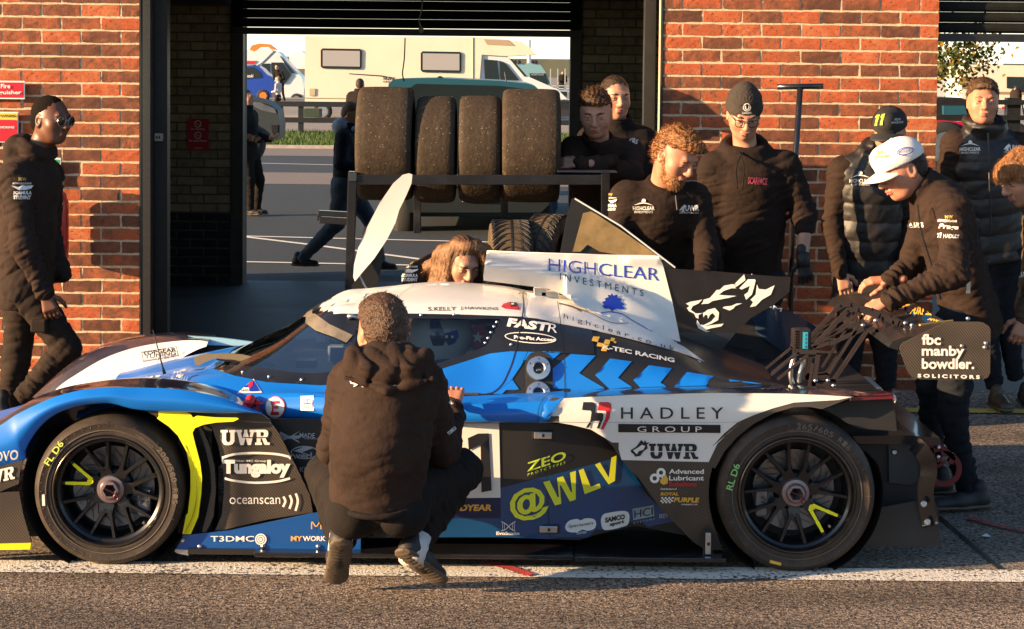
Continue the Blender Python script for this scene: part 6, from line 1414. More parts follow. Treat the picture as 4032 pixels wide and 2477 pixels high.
def person(label, base, J, skin=S_pale, hair=H_brn, style='short', face=(0, -1, 0), hup=(0, 0, 1), top=K_jkt, legs=K_trs, hands=None, beard=None, hsc=1.0, vest=None, collar='stand', group='team members round the car', hat=False, foldamp=.0065, res=.0062, thin=1.0, hem=None, shoes=True, shoemat=None, lips=None, gloves=None, sleeve_end=None, hs=5, headres=.0036, legw=1.0, belly=1.0, eyes=True, rnd=1.0):
    J = {k: np.array(v, float) for k, v in J.items()}
    t = thing('person', label, 'person', tuple(base), group)
    M = frame(face, hup); parts = [head(t, J['head'], M, skin, hair, style, beard, lips, hsc, headres, J['neck'] + (J['chest'] - J['neck']) * .25, hs=hs, eyes=eyes)]
    gl_ = []
    for s in 'LR':
        if hands and s in hands:
            d, n, th, cu = hands[s]; hv = hand(J['wr' + s], d, n, th, cu)
            (gl_ if gloves and s in gloves else parts).append(hv)
    if sleeve_end:
        for s, k in sleeve_end.items():
            f = Fld(np.minimum(J['el' + s], J['wr' + s]) - .08, np.maximum(J['el' + s], J['wr' + s]) + .08, .005); f.cap(J['el' + s], J['wr' + s], .044, .026, .02); parts.append(surfnet(f.F, f.o, f.h))
    body = body_core(t, J, skin, parts)
    for v, q in gl_: npmesh('glove', v, q, K_shoe, t)
    # garment on the torso
    pel, ch, nk = J['pelvis'], J['chest'], J['neck']; side = U(J['shR'] - J['shL']); spine = U(ch - pel); front = U(np.cross(side, spine))
    keys = [pel, ch, nk, J['shL'], J['shR']] + [J[k] for k in J if k[:2] in ('el', 'wr', 'mi')]
    lo = np.min(keys, 0) - .24; hi = np.max(keys, 0) + .20
    f = Fld(lo, hi, res); w = thin
    hemp = pel - spine * (.10 if hem is None else hem)
    f.cap(hemp, pel + (ch - pel) * .5, .158 * w, .150 * w * belly, .05, .74 * rnd, front); f.cap(pel + (ch - pel) * .5, ch, .150 * w * belly, .172 * w, .05, .72 * rnd, front)
    shm = (J['shL'] + J['shR']) / 2
    f.cap(J['shL'] * .86 + shm * .14, J['shR'] * .86 + shm * .14, .070 * w, .070 * w, .07); f.cap(ch, nk - U(nk - ch) * .05, .12 * w, .070, .07, .8, front)
    if 'mid' in J: f.cap(pel, J['mid'], .15 * w, .16 * w, .06, .8, front); f.cap(J['mid'], ch, .16 * w, .165 * w, .06, .8 * rnd, front)
    seams = [(pel, ch, 75, .9)]
    for s in 'LR':
        if 'el' + s not in J: continue
        a, e, wr = J['sh' + s], J['el' + s], J['wr' + s]; k = (sleeve_end or {}).get(s, 1.0); we = e + (wr - e) * k
        f.cap(a, e, .068 * w, .058 * w, .05); f.cap(e, we, .058 * w, .043 * w + .008 * (k < 1), .03)
        if k >= 1: f.cap(wr - U(wr - e) * .03, wr - U(wr - e) * .005, .041, .038, .01)
        seams += [(a, e, 95, .9), (e, we, 110, 1.2), (e + (a - e) * .25, e + (we - e) * .3, 130, 1.2)]
    if collar in ('stand', 'open'):
        nd = U(J['head'] - nk); 
        for k in range(26):
            a = 2 * math.pi * k / 26; fr = U(np.cross(side, nd)); p = nk + (side * math.cos(a) + fr * math.sin(a) * 1.0) * .070; hh = .045 if collar == 'stand' else .03
            f.cap(p - nd * .02, p + nd * hh + (p - nk) * .08, .016, .012, .018)
    if collar == 'hood':
        hb = -front if front @ M[:, 1] > 0 else front; fb = -hb; nd = U(J['head'] - nk)
        for k in range(18):
            a = 2 * math.pi * k / 18; p = nk + side * math.cos(a) * .105 + fb * math.sin(a) * .085 + nd * (-.012 - .030 * math.sin(a)); f.cap(p, p + nd * .018, .026, .018, .03)
        f.ell(nk + hb * .10 - nd * .03, (.115, .06, .085), frame(hb, nd), .05)
        f.disp(lambda P: .010 * nz(P, 30, 4, 4) * np.exp(-(np.linalg.norm(P - (nk + hb * .06), axis=1) / .14) ** 2))
    f.ell(J['head'] + M[:, 2] * 0 + M[:, 1] * .0, (.001, .001, .001), None, .001)
    f.cap(nk + U(J['head'] - nk) * .03, J['head'], .050, .055, .01, sub=True)
    # cut the hem square
    I, P = f.near(.25); cutp = (hemp - P) @ spine - .055; f.F[tuple(I.T)] = np.maximum(f.F[tuple(I.T)], cutp)
    f.disp(lambda P: folds(P, seams, foldamp))
    if vest is not None:
        f2 = Fld(lo, hi, res); f2.cap(hemp, pel + (ch - pel) * .5, .170 * w, .165 * w, .05, .78, front); f2.cap(pel + (ch - pel) * .5, ch, .165 * w, .186 * w, .05, .76, front)
        f2.cap(J['shL'] * .68 + shm * .32, J['shR'] * .68 + shm * .32, .070 * w, .070 * w, .06); f2.cap(ch, nk, .12 * w, .085, .07, .8, front)
        nd = U(J['head'] - nk)
        for k in range(26):
            a = 2 * math.pi * k / 26; fr = U(np.cross(side, nd)); p = nk + (side * math.cos(a) + fr * math.sin(a)) * .085; f2.cap(p - nd * .02, p + nd * .045 + (p - nk) * .15, .020, .016, .018)
        f2.cap(nk + U(J['head'] - nk) * .0, J['head'], .056, .060, .01, sub=True)
        I, P = f2.near(.25); f2.F[tuple(I.T)] = np.maximum(f2.F[tuple(I.T)], (hemp - P) @ spine - .04)
        f2.disp(lambda P: -.009 * np.abs(np.sin(((P - pel) @ spine) * 31 + .5 * nz(P, 6, 3, 3))) ** .6 + .005 * nz(P, 40, 3, 4) + .003 * nz(P, 80, 6, 3)); vo = f2.mesh('padded_vest', vest, t)
    go = f.mesh('jacket' if top is K_jkt or top is K_vest else 'top', top, t)
    # trousers
    if 'knL' in J or 'knR' in J:
        kk = [pel] + [J[k] for k in J if k[:2] in ('hi', 'kn', 'an')]; lo = np.min(kk, 0) - .18; hi = np.max(kk, 0) + .18; f = Fld(lo, hi, res * 1.1); lw = legw
        f.cap(J.get('hipL', pel), J.get('hipR', pel), .105 * lw, .105 * lw, .05); f.cap(pel, (J.get('hipL', pel) + J.get('hipR', pel)) / 2, .12 * lw, .11 * lw, .06); sm = []
        for s in 'LR':
            if 'kn' + s not in J: continue
            f.cap(J['hip' + s], J['kn' + s], .100 * lw, .070 * lw, .05); f.cap(J['kn' + s], J['an' + s], .069 * lw, .054 * lw, .03)
            sm += [(J['hip' + s], J['kn' + s], 60, .8), (J['kn' + s], J['an' + s], 80, 1.0), (J['an' + s] + (J['kn' + s] - J['an' + s]) * .35, J['an' + s], 150, 1.4)]
            I, P = f.near(.2); d = U(J['an' + s] - J['kn' + s]); c_ = (P - J['an' + s]) @ d - .02; r_ = np.linalg.norm(P - J['an' + s], axis=1); f.F[tuple(I.T)] = np.where(r_ < .16, np.maximum(f.F[tuple(I.T)], c_), f.F[tuple(I.T)])
        f.disp(lambda P: folds(P, sm, foldamp * 1.05)); f.mesh('trousers', legs, t)
    return t, M, go
def Jp(d, Y0):
    """joints given in overview pixels (+ depth offset) -> world"""
    return {k: D(v[0], v[1], Y0 + (v[2] if len(v) > 2 else 0)) for k, v in d.items()}
def zdown(p, g=None): return (p[0], p[1], gz(p[1]) if g is None else g)
def cloth_text(t, s, q, bvh, mat, bold=.02, eps=.0032, **k): return letters(s, q, bvh, mat, t, eps, bold, name='embroidery', sub=.5, **k)
M_emb = pm('embroidery_white', (.75, .72, .66), .7); M_embg = pm('embroidery_gold', (.55, .36, .08), .7); M_embr = pm('print_maroon', (.30, .04, .08), .8)
def Dq(x0, y0, x1, y1, h): return quadn(x0 * 1.63836, y0 * 1.63836, x1 * 1.63836, y1 * 1.63836, h * 1.63836)
def chest_logo(t, bv, x, y, kind, s=1.0, mat=None):
    m = mat or M_emb
    if kind == 'high':
        cloth_text(t, 'HIGHCLEAR', Dq(x - 26 * s, y + 2, x + 26 * s, y + 2, 9 * s), bv, m); cloth_text(t, 'INVESTMENTS', Dq(x - 22 * s, y + 9 * s, x + 22 * s, y + 9 * s, 5 * s), bv, m, .0)
        A_ = lambda u, v: ((x + u * s) * 1.63836, (y + v * s) * 1.63836)
        decal('embroidery', [A_(-24, -9), (A_(-8, -16)), A_(0, -17), A_(10, -15), A_(24, -9), A_(8, -13), A_(0, -14), A_(-8, -13)], bv, m, t, .007, 60, smooth=False); decal('embroidery', [A_(-5, -18), A_(-3, -24), A_(1, -25), A_(5, -22), A_(5, -18)], bv, m, t, .007, 60, smooth=False)
    if kind == 'uwr':
        cloth_text(t, 'UWR', Dq(x - 10 * s, y + 4, x + 24 * s, y + 4, 14 * s), bv, m, .04); cloth_text(t, 'UNIVERSITY RACING', Dq(x - 24 * s, y + 10 * s, x + 22 * s, y + 10 * s, 4 * s), bv, m, .0)
        A_ = lambda u, v: ((x + u * s) * 1.63836, (y + v * s) * 1.63836)
        decal('embroidery', [A_(-26, 3), A_(-20, -6), A_(-12, -12), A_(-10, -7), A_(-14, 0), A_(-12, 6), A_(-22, 6), A_(-17, 1)], bv, m, t, .007, 60, smooth=False)
    if kind == 'fs':
        cloth_text(t, 'M/W', Dq(x - 8 * s, y - 20 * s, x + 10 * s, y - 20 * s, 8 * s), bv, M_embg); cloth_text(t, 'MYWORKWEAR', Dq(x - 22 * s, y - 12 * s, x + 22 * s, y - 12 * s, 5 * s), bv, m)
        A_ = lambda u, v: ((x + u * s) * 1.63836, (y + v * s) * 1.63836)
        decal('embroidery', [A_(-25, -9), A_(-8, -6), A_(0, -8), A_(8, -6), A_(25, -9), A_(20, -3), A_(8, 2), A_(-8, 2), A_(-20, -3)], bv, m, t, .007, 60, smooth=False)
        cloth_text(t, 'FORMULA', Dq(x - 20 * s, y + 13 * s, x + 22 * s, y + 13 * s, 9 * s), bv, m, .04); cloth_text(t, 'STUDENT', Dq(x - 20 * s, y + 24 * s, x + 20 * s, y + 24 * s, 9 * s), bv, m, .04)

# ---- man in sunglasses walking past the brick pier
Y = 9.65
J = Jp(dict(head=(122, 288), neck=(92, 352), chest=(70, 455), pelvis=(62, 665), shR=(38, 432, -.17), shL=(112, 420, .17), elR=(55, 590, -.24), wrR=(108, 705, -.20), elL=(120, 580, .22), wrL=(150, 660, .12), hipR=(60, 690, -.09), hipL=(60, 690, .09), knR=(160, 835, -.10), anR=(55, 955, -.08), knL=(40, 860, .12), anL=(15, 1040, .12)), Y)
t, M, go = person('man in round sunglasses and black hooded jacket walking past the left brick pier', zdown(D(60, 1060, Y)), J, S_dark, H_blk, 'crop', (.80, -.52, -.10), (.05, 0, 1), K_jkt, K_cargo, thin=1.13, foldamp=.008, hands=dict(R=((.35, -.1, -1), (0, -1, .1), (1, 0, 0), .6)), collar='hood', hsc=1.03, lips=S_lipd, legw=1.05)
c = J['head']; mm = lambda x, y, z: c + M @ np.array([x, y, z]) * 1.03
fr = MB()
for s in (-1, 1): fr.lathe(mm(s * .033, .107, .006), M @ np.array([s * .12, 1, 0]), [(.023, -.002), (.0255, 0), (.023, .002)], 20)
fr.tube([mm(-.012, .112, .012), mm(.012, .112, .012)], .0018, 6).tube([mm(.058, .098, .012), mm(.082, .02, .016), mm(.080, -.02, .006)], .0018, 6).tube([mm(-.058, .098, .012), mm(-.082, .02, .016), mm(-.080, -.02, .006)], .0018, 6); gobj = fr.build('sunglasses', M_alu, t, True)
for s in (-1, 1): MB().lathe(mm(s * .033, .107, .006), M @ np.array([s * .12, 1, 0]), [(0, .003), (.023, 0)], 18).build('lens', pm('sunglass_lens', (.01, .01, .012), .06, coat=1), gobj, True)
shoe(t, D(-30, 985, Y - .08), D(30, 1010, Y - .12) , (.2, 0, 1)); shoe(t, D(-20, 1065, Y + .12) , D(90, 1075, Y + .12))
bv = bvh_of([go]); chest_logo(t, bv, 53, 455, 'fs')
pk = [bevel(MB().box(D(72, 800, Y - .22), D(118, 765, Y - .16)).build('cargo_pocket', K_cargo, t), .01)]

# ---- man squatting in the foreground, back to the camera
Y = 6.88
J = Jp(dict(head=(918, 795, .10), neck=(928, 862, .05), chest=(928, 950, -.01), mid=(912, 1070, -.05), pelvis=(905, 1195, -.02), shL=(836, 925, .03), shR=(1028, 925, .03), elL=(800, 1080, .14), wrL=(860, 1130, .38), elR=(1068, 1080, .12), wrR=(1090, 985, .36), hipL=(850, 1205, .02), hipR=(962, 1200, .02), knL=(783, 1140, .32), knR=(1112, 1128, .30), anL=(822, 1296, .02), anR=(1005, 1300, .04)), Y)
t, M, go = person('man in a dark hooded jacket squatting with his back to the camera beside the car', zdown(D(905, 1390, Y)), J, S_ruddy, H_brn, 'curly', (-.42, .9, -.25), (0, .1, 1), K_jkt, K_trs, dict(R=((0, .6, .5), (0, -.3, 1), (-1, 0, 0), .5)), collar='none', hsc=1.06, hem=-.005, rnd=1.2, foldamp=.0075, res=.0056, belly=.97, thin=1.01, legw=1.08, headres=.0034)
nk = J['neck']; f = Fld(nk - .28, nk + .28, .0052)
hc = D(935, 884, Y - .105)
f.ell(hc, (.172, .085, .080), None, .03); f.ell(hc + (0, .05, .03), (.14, .09, .06), None, .03);
f.cap(hc + (-.12, -.02, .045), hc + (.12, -.02, .045), .035, .035, .03)
f.cap(hc + (-.150, -.045, -.030), hc + (0, -.078, -.072), .017, .017, .008); f.cap(hc + (0, -.078, -.072), hc + (.150, -.045, -.030), .017, .017, .008); f.cap(hc + (-.13, -.075, .012), hc + (.13, -.078, .016), .007, .007, .006)
f.cap(hc + (-.02, .12, .06), hc + (0, .12, .2), .07, .075, .02, sub=True)
f.disp(lambda P: folds(P, [(hc + (-.14, 0, 0), hc + (.14, 0, 0), 50, 1.3)], .0060)); f.mesh('hood', K_jkt, t)
for dx in (): MB().tube(smoothline([hc + (dx, -.055, .055), hc + (dx * 1.2, -.082, .0), hc + (dx * 1.4, -.085, -.055), hc + (dx * 1.4, -.06, -.085)], 5), .003, 6).build('hood_seam', K_blk, t, True)
for (hx, hy, tx, ty, dh, dt, up) in ((822, 1306, 806, 1408, -.10, .09, (-.1, .8, .6)), (962, 1330, 1062, 1408, -.08, .06, (.1, .62, .9))):
    shoe(t, D(hx, hy, Y + dh), D(tx, ty, Y + dt), up, sole=K_sole, big=1.02)
bl = Fld(J['pelvis'] - .25, J['pelvis'] + .25, .006); bl.ell(D(850, 1232, Y - .03), (.105, .12, .095), None, .04); bl.ell(D(962, 1230, Y - .03), (.105, .12, .095), None, .04); bl.disp(lambda P: .004 * nz(P, 26, 2, 4)); bl.mesh('trouser_seat', K_trs, t)
MB().tube(smoothline([D(800, 1212, Y - .06), D(850, 1236, Y - .15), D(905, 1243, Y - .17), D(960, 1236, Y - .15), D(1005, 1212, Y - .06)], 6), .012, 8).build('belt', K_blk, t, True)
MB().tube([J['anR'] + (0, -.01, .02), D(988, 1352, Y - .04)], [.050, .047], 14).build('sock', pm('sock_white', (.62, .58, .54), .9, var=.1, bump=.4, bs=90), t, True)
MB().tube([J['anL'] + (0, -.02, .02), D(815, 1325, Y - .03)], [.044, .042], 14).build('sock', MATS['sock_white'], t, True)
bv = bvh_of([go]); 
cloth_text(t, 'WOLVERHAMPTON', quadn(*ZB([(575, 878)])[0], *ZB([(900, 908)])[0], 13), bv, M_emb, .0)
for pts in ([(455, 820), (478, 816), (470, 845), (482, 858), (500, 850), (508, 820), (528, 820), (535, 855), (555, 838), (568, 838), (566, 892), (530, 868), (490, 890), (500, 868), (470, 862)],): decal('embroidery', ZB(pts), bv, M_emb, t, .006, 60, smooth=False)
for tx, x0, y0, x1, y1, h in (('M/W', 1076, 968, 1084, 976, 8), ('FORMULA', 1079, 1045, 1096, 1030, 8)): cloth_text(t, tx, Dq(x0, y0, x1, y1, h), bv, M_emb)

# ---- woman leaning over on the far side
Y = 9.35
J = Jp(dict(head=(1112, 628, -.10), neck=(1090, 640, .06), chest=(1062, 665, .18), pelvis=(1040, 760, .45), shL=(1000, 672, .12), shR=(1150, 660, .25), elL=(985, 740, .02), wrL=(1030, 800, -.1), elR=(1180, 760, .15), wrR=(1150, 820, -.05), hipL=(1015, 790, .5), hipR=(1075, 790, .5), knL=(1015, 900, .45), knR=(1075, 900, .45), anL=(1015, 1010, .6), anR=(1075, 1010, .6)), Y)
t, M, go = person('woman with long brown hair bending forward to look into the cockpit', zdown(D(1045, 1020, Y + .5)), J, S_pale, H_brn, 'long', (.34, -.78, -.50), (.14, -.25, 1), K_jkt, K_trs, collar='stand', hsc=1.0, thin=.92, foldamp=.006)
H_long = pm('hair_long_brown', (.22, .105, .042), .42, var=.5, vs_=60, bump=.6, bs=200); hf = Fld(J['head'] - .30, J['head'] + .30, .0048); c = J['head']; mm = lambda x, y, z: c + M @ np.array([x, y, z])
rr = np.random.RandomState(5)
for s, XA, XB in ((1, [(1098, 600), (1082, 640), (1074, 695), (1070, 745)], [(1062, 600), (1048, 645), (1040, 700), (1040, 742)]), (-1, [(1150, 605), (1166, 650), (1172, 700), (1176, 735)], [(1172, 600), (1184, 645), (1190, 690), (1190, 722)])):
    for q in range(17):
        u = rr.rand(); wv = rr.normal() * .006; pts = [mm(-s * (.012 + .05 * u), -.02 + .07 * (1 - u), .112 - .025 * u)] + [D(a_[0] * (1 - u) + b_[0] * u + rr.normal() * 2.5, a_[1] * (1 - u) + b_[1] * u, Y - .17 + .018 * i + .07 * u + wv) for i, (a_, b_) in enumerate(zip(XA, XB))]
        pts = smoothline(pts, 3)
        for a, b in zip(pts[:-1], pts[1:]): hf.cap(a, b, .010, .009, .026)
hf.cap(mm(-.05, -.04, .05), D(1030, 640, Y - .02), .05, .03, .03)
hf.disp(lambda P: .0010 * np.sin((P @ U((1, 0, -.25))) * 420 + 2 * nz(P, 25, 1, 3)) + .002 * nz(P, 40, 2, 3)); hf.mesh('long_hair', H_long, t); strands(t, surfnet(hf.F, hf.o, hf.h)[0], c, M, 'long', H_long, 1)
bv = bvh_of([go]); chest_logo(t, bv, 985, 655, 'fs', .9)

# ---- two young men behind the tyre rack
Y = 10.45
J = Jp(dict(head=(1432, 272, -.12), neck=(1440, 345, -.02), chest=(1435, 395, .10), pelvis=(1445, 560, .35), shL=(1372, 362, 0), shR=(1520, 368, .05), elL=(1362, 410, -.18), wrL=(1470, 388, -.28), elR=(1520, 415, -.15), wrR=(1395, 392, -.30), hipL=(1415, 580, .35), hipR=(1475, 580, .35), knL=(1415, 730, .3), knR=(1475, 730, .3), anL=(1415, 880, .35), anR=(1475, 880, .35)), Y)
t, M, go = person('young man with swept brown hair leaning on folded arms on the tyre rack', zdown(D(1445, 900, Y + .3), ZW), J, S_pale, H_brn, 'top', (-.10, -.90, -.30), (-.04, -.1, 1), K_jkt, K_trs, dict(R=((-1, .1, 0), (0, -.6, .6), (0, 0, 1), .4)), collar='stand', hsc=1.08, foldamp=.006)
bv = bvh_of([go]); cloth_text(t, 'P&S', Dq(1512, 340, 1530, 348, 12), bv, M_emb)
Y = 10.9
J = Jp(dict(head=(1478, 235), neck=(1485, 300, .05), chest=(1485, 360, .08), pelvis=(1485, 520, .1), shL=(1415, 335, .05), shR=(1550, 340, .05), elL=(1405, 420), wrL=(1415, 480), elR=(1560, 420), wrR=(1550, 480), hipL=(1460, 540, .1), hipR=(1510, 540, .1), knL=(1460, 690, .1), knR=(1510, 690, .1), anL=(1460, 830, .1), anR=(1510, 830, .1)), Y)
person('man with short brown hair half hidden behind the young man on folded arms', zdown(D(1485, 850, Y), ZW), J, S_pale, H_drk, 'short', (.25, -.95, -.12), (0, 0, 1), K_blk, K_trs, hsc=1.05, res=.009)

# ---- bearded man bending over the far side of the car
Y = 9.3
J = Jp(dict(head=(1622, 372, -.05), neck=(1592, 452, .05), chest=(1585, 520, .10), pelvis=(1590, 700, .42), shL=(1500, 475, .05), shR=(1672, 478, .08), elL=(1480, 600, .02), wrL=(1560, 690, -.12), elR=(1700, 600, .05), wrR=(1690, 670, -.12), hipL=(1560, 730, .42), hipR=(1625, 730, .42), knL=(1560, 860, .35), knR=(1625, 860, .35), anL=(1560, 1000, .45), anR=(1625, 1000, .45)), Y)
t, M, go = person('ginger bearded man in black quarter zip top looking down beside the raised carbon panel', zdown(D(1590, 1010, Y + .4)), J, S_ruddy, H_gin, 'top', (.58, -.62, -.55), (.22, -.15, 1), K_hood, K_trs, None, beard=H_gin, hsc=1.13, collar='open', thin=1.06, foldamp=.006)
bv = bvh_of([go]); chest_logo(t, bv, 1547, 503, 'high'); chest_logo(t, bv, 1656, 503, 'uwr'); chest_logo(t, bv, 1465, 487, 'fs', .8)
seamt = lambda t, pts, bvh, wd, mat, nm='zip': (lambda o: o)(None)
MB().tube([D(1624, 470, Y - .10), D(1628, 505, Y - .13)], .004, 6).build('zip', M_dk, t)

# ---- man in beanie and hoodie
Y = 9.75
J = Jp(dict(head=(1788, 272, -.05), neck=(1790, 352, .02), chest=(1800, 450, .04), pelvis=(1795, 640, .12), shL=(1712, 405, .03), shR=(1888, 400, .03), elL=(1700, 540, .05), wrL=(1720, 650, -.05), elR=(1935, 520, .02), wrR=(1930, 622, -.08), hipL=(1765, 680, .12), hipR=(1835, 680, .12), knL=(1765, 840, .1), knR=(1835, 840, .1), anL=(1765, 980, .15), anR=(1835, 980, .15)), Y)
t, M, go = person('man in black beanie and glasses wearing a black hoodie with maroon lettering', zdown(D(1800, 1000, Y)), J, S_pale, H_bld, 'crop', (.02, -.86, -.48), (0, -.25, 1), K_hood, K_jean, dict(R=((.15, -.1, -1), (0, -1, 0), (-1, -.2, 0), .75)), collar='hood', hsc=1.04, thin=1.12, gloves='R', sleeve_end=dict(R=.25), belly=1.08, foldamp=.0075)
MB().tube([J['wrR'] + (J['elR'] - J['wrR']) * .12, J['wrR'], J['wrR'] + (.004, -.004, -.04)], [.036, .034, .036], 16).build('glove_cuff', K_shoe, t, True)
c = J['head']; mm = lambda x, y, z: c + M @ np.array([x, y, z]) * 1.04
bf = Fld(c - .2, c + .25, .0045); bf.ell(mm(0, -.012, .052), (.092, .106, .094), M, .02); bf.ell(mm(0, -.008, .040), (.093, .110, .045), M, .02); bf.cap(mm(0, -.01, .10), mm(0, -.015, .115), .06, .045, .03)
sl, gg = bf.loc(c - .3, c + .3); q = (gg - c) @ M / 1.04; bf.F[sl] = np.maximum(bf.F[sl], .026 - q[..., 2] - .12 * (.09 - q[..., 1]))
bf.disp(lambda P: (lambda q: .0016 * np.sin(np.arctan2(q[:, 0], q[:, 1]) * 62) + .004 * (np.abs(q[:, 2] - .062) < .028))((P - c) @ M) * 1.0 - .0); 
bo = bf.mesh('beanie', pm('black_knit', (.035, .027, .022), .95, var=.2, bump=.4, bs=150), t)
bb_ = bvh_of([bo]); ring(lambda l: DD(l), 1795, 258, 9.5, 9.5, 1.6, bb_, M_emb, n=20); cloth_text(t, 'U', Dq(1790, 264, 1801, 264, 11), bb_, M_emb, .03); cloth_text(t, 'UNREAL', Dq(1784, 274, 1807, 274, 5), bb_, M_emb, .0)
fr = MB()
for s in (-1, 1):
    q = [(s * .012, .108, .018), (s * .052, .100, .020), (s * .053, .098, -.008), (s * .044, .100, -.018), (s * .016, .106, -.018), (s * .010, .108, -.006)]
    q = [mm(*p) for p in q]; fr.tube(q + [q[0]], .0022, 6); fr.tube([mm(s * .052, .10, .014), mm(s * .078, .01, .012)], .0022, 6)
fr.tube([mm(-.012, .109, .008), mm(.012, .109, .008)], .002, 6); fr.build('glasses', M_dk, t)
for s in (-1, 1): MB().tube(smoothline([mm(s * .03, .03, -.16), D(1779 + s * 8, 395, Y - .16), D(1778 + s * 6, 455, Y - .20)], 5), .0035, 6).build('drawstring', K_blk, t, True)
bv = bvh_of([go]); cloth_text(t, 'SCARFACE', Dq(1797, 442, 1843, 445, 17), bv, M_embr, .03)
bevel(MB().box(D(1690, 700, Y - .10), D(1900, 678, Y - .05)).build('bag_strap', K_blk, t), .01)

# ---- man with black cap, number 11
Y = 10.3
J = Jp(dict(head=(2138, 318, -.05), neck=(2110, 375, .02), chest=(2095, 450, .04), pelvis=(2080, 660, .1), shL=(2020, 410, .03), shR=(2165, 405, .03), elL=(2000, 540, .03), wrL=(2020, 655, -.05), elR=(2190, 540, .05), wrR=(2170, 640, 0), hipL=(2055, 690, .1), hipR=(2110, 690, .1), knL=(2045, 820, .1), knR=(2125, 820, .1), anL=(2040, 925, .12), anR=(2130, 925, .12)), Y)
t, M, go = person('man in black cap with number 11 and padded black vest behind the white capped man', zdown(D(2090, 940, Y), gz(10.4)), J, S_pale, H_drk, 'crop', (-.35, -.9, -.35), (0, 0, 1), K_jkt, K_jean, dict(L=((.3, -.1, -.9), (0, -1, 0), (1, 0, 0), .5)), collar='stand', vest=K_vest, hsc=1.02, legw=1.05)
def cap_on(t, c, M, mat, brimmat, sc=1.0, tilt=.0, back=False, brimlen=.075):
    mm = lambda x, y, z: c + M @ np.array([x, y, z]) * sc; f = Fld(c - .24, c + .24, .0045)
    f.ell(mm(0, -.010, .048), np.array((.088, .104, .082)) * sc, M, .02); f.cap(mm(0, .05, .06), mm(0, .06, .075), .060 * sc, .050 * sc, .03)
    sl, gg = f.loc(c - .3, c + .3); q = (gg - c) @ M / sc; f.F[sl] = np.maximum(f.F[sl], .030 - q[..., 2])
    co = f.mesh('cap', mat, t)
    V = []; n = 14
    for lay in (0, 1):
        for i in range(n + 1):
            a = math.pi * i / n; 
            for j in range(5):
                u = j / 4; x = math.cos(a) * (.080); y0 = .062 + math.sin(a) * .036; y = y0 + math.sin(a) ** .6 * brimlen * u; z = .034 - .012 * u - .035 * (x / .08) ** 2 * .5 - lay * .004; V.append(mm(x * (1 + .02 * u), y, z))
    F = []; k = (n + 1) * 5
    for i in range(n):
        for j in range(4): a = i * 5 + j; F += [(a, a + 5, a + 6, a + 1), (k + a, k + a + 1, k + a + 6, k + a + 5)]
        F.append((i * 5 + 4, i * 5 + 9, k + i * 5 + 9, k + i * 5 + 4))
    b = mesh('cap_brim', V, F, brimmat, t, True); MB().lathe(mm(0, -.012, .130), M[:, 2], [(0, .004), (.007, .002), (.008, 0)], 10).build('cap_button', mat, co, True)
    return co, b
cb = cap_on(t, J['head'], M, pm('cap_black', (.016, .015, .014), .8, var=.2), pm('cap_black_b', (.02, .02, .022), .7), 1.06)
cbv = bvh_of([cb[0]]); [decal('embroidery', DD([(2104 + k, 302 - k * .15), (2110 + k, 302 - k * .15), (2116 + k, 277 - k * .15), (2109 + k, 278 - k * .15), (2105 + k, 283), (2108 + k, 284)]), cbv, M_lime, t, .006, 20, smooth=False) for k in (0, 12)]; cloth_text(t, 'MYWORKWEAR', Dq(2143, 298, 2170, 296, 5), cbv, M_emb, .0); cloth_text(t, 'M/W', Dq(2150, 291, 2164, 290, 6), cbv, M_emb, .0)
bv = bvh_of([o for o in t.children if o.name.startswith('padded')]); chest_logo(t, bv, 2068, 437, 'high')
for x, y in ((2030, 965), (2130, 960)): shoe(t, D(x, y - 12, Y + .25), D(x + 5, y - 4, Y - .03) * [1, 1, 0] + [0, 0, gz(10.2) + .01])

# ---- man in white cap working on the wing
Y = 8.45
J = Jp(dict(head=(2168, 408, 0), neck=(2225, 455, .03), chest=(2265, 520, .05), pelvis=(2330, 745, .10), shL=(2240, 470, .19), shR=(2290, 500, -.17), elR=(2295, 655, -.28), wrR=(2135, 722, -.30), elL=(2190, 640, .28), wrL=(2140, 672, .18), hipL=(2300, 790, .20), hipR=(2310, 790, .02), knL=(2240, 930, .22), knR=(2290, 1000, -.02), anL=(2235, 1165, .28), anR=(2328, 1190, -.02)), Y)
t, M, go = person('man in white cap and dark softshell jacket bending over the rear wing mount', zdown(D(2290, 1240, Y)), J, S_ruddy, H_drk, 'short', (-.86, -.28, -.42), (-.30, 0, 1), K_jkt, K_jean, dict(R=((-.85, -.1, -.45), (-.2, -.5, .8), (0, .5, -.6), .45), L=((-1, .1, -.1), (0, -.2, 1), (0, -1, -.2), .45)), collar='stand', hsc=1.06, hem=.06, foldamp=.009, thin=1.08, legw=.95)
MB().tube(smoothline([D(2205, 492, Y - .20), D(2215, 560, Y - .21), D(2240, 640, Y - .2), D(2262, 720, Y - .2)], 5), .004, 6).build('zip', M_dk, t)
bevel(MB().box(D(2322, 705, Y - .31), D(2330, 675, Y - .29)).build('pocket_zip', M_alu, t), .001)
cw = cap_on(t, J['head'], M, pm('cap_white', (.72, .70, .66), .8, var=.05, bump=.2, bs=150), pm('cap_white_b', (.66, .62, .55), .8), 1.10)
cbv = bvh_of([cw[0]]); cloth_text(t, 'MYWORKWEAR', Dq(2103, 382, 2137, 378, 7), cbv, M_embg, .03); cloth_text(t, 'M/W', Dq(2110, 373, 2124, 371, 10), cbv, M_embg, .02); ring(lambda l: DD(l), 2175, 364, 20, 9, 2, cbv, M_db, -.2, n=24); cloth_text(t, 'Pro-Fix Access', Dq(2160, 369, 2190, 362, 6), cbv, M_db, .0)
bv = bvh_of([go]); chest_logo(t, bv, 2205, 540, 'uwr', .7)
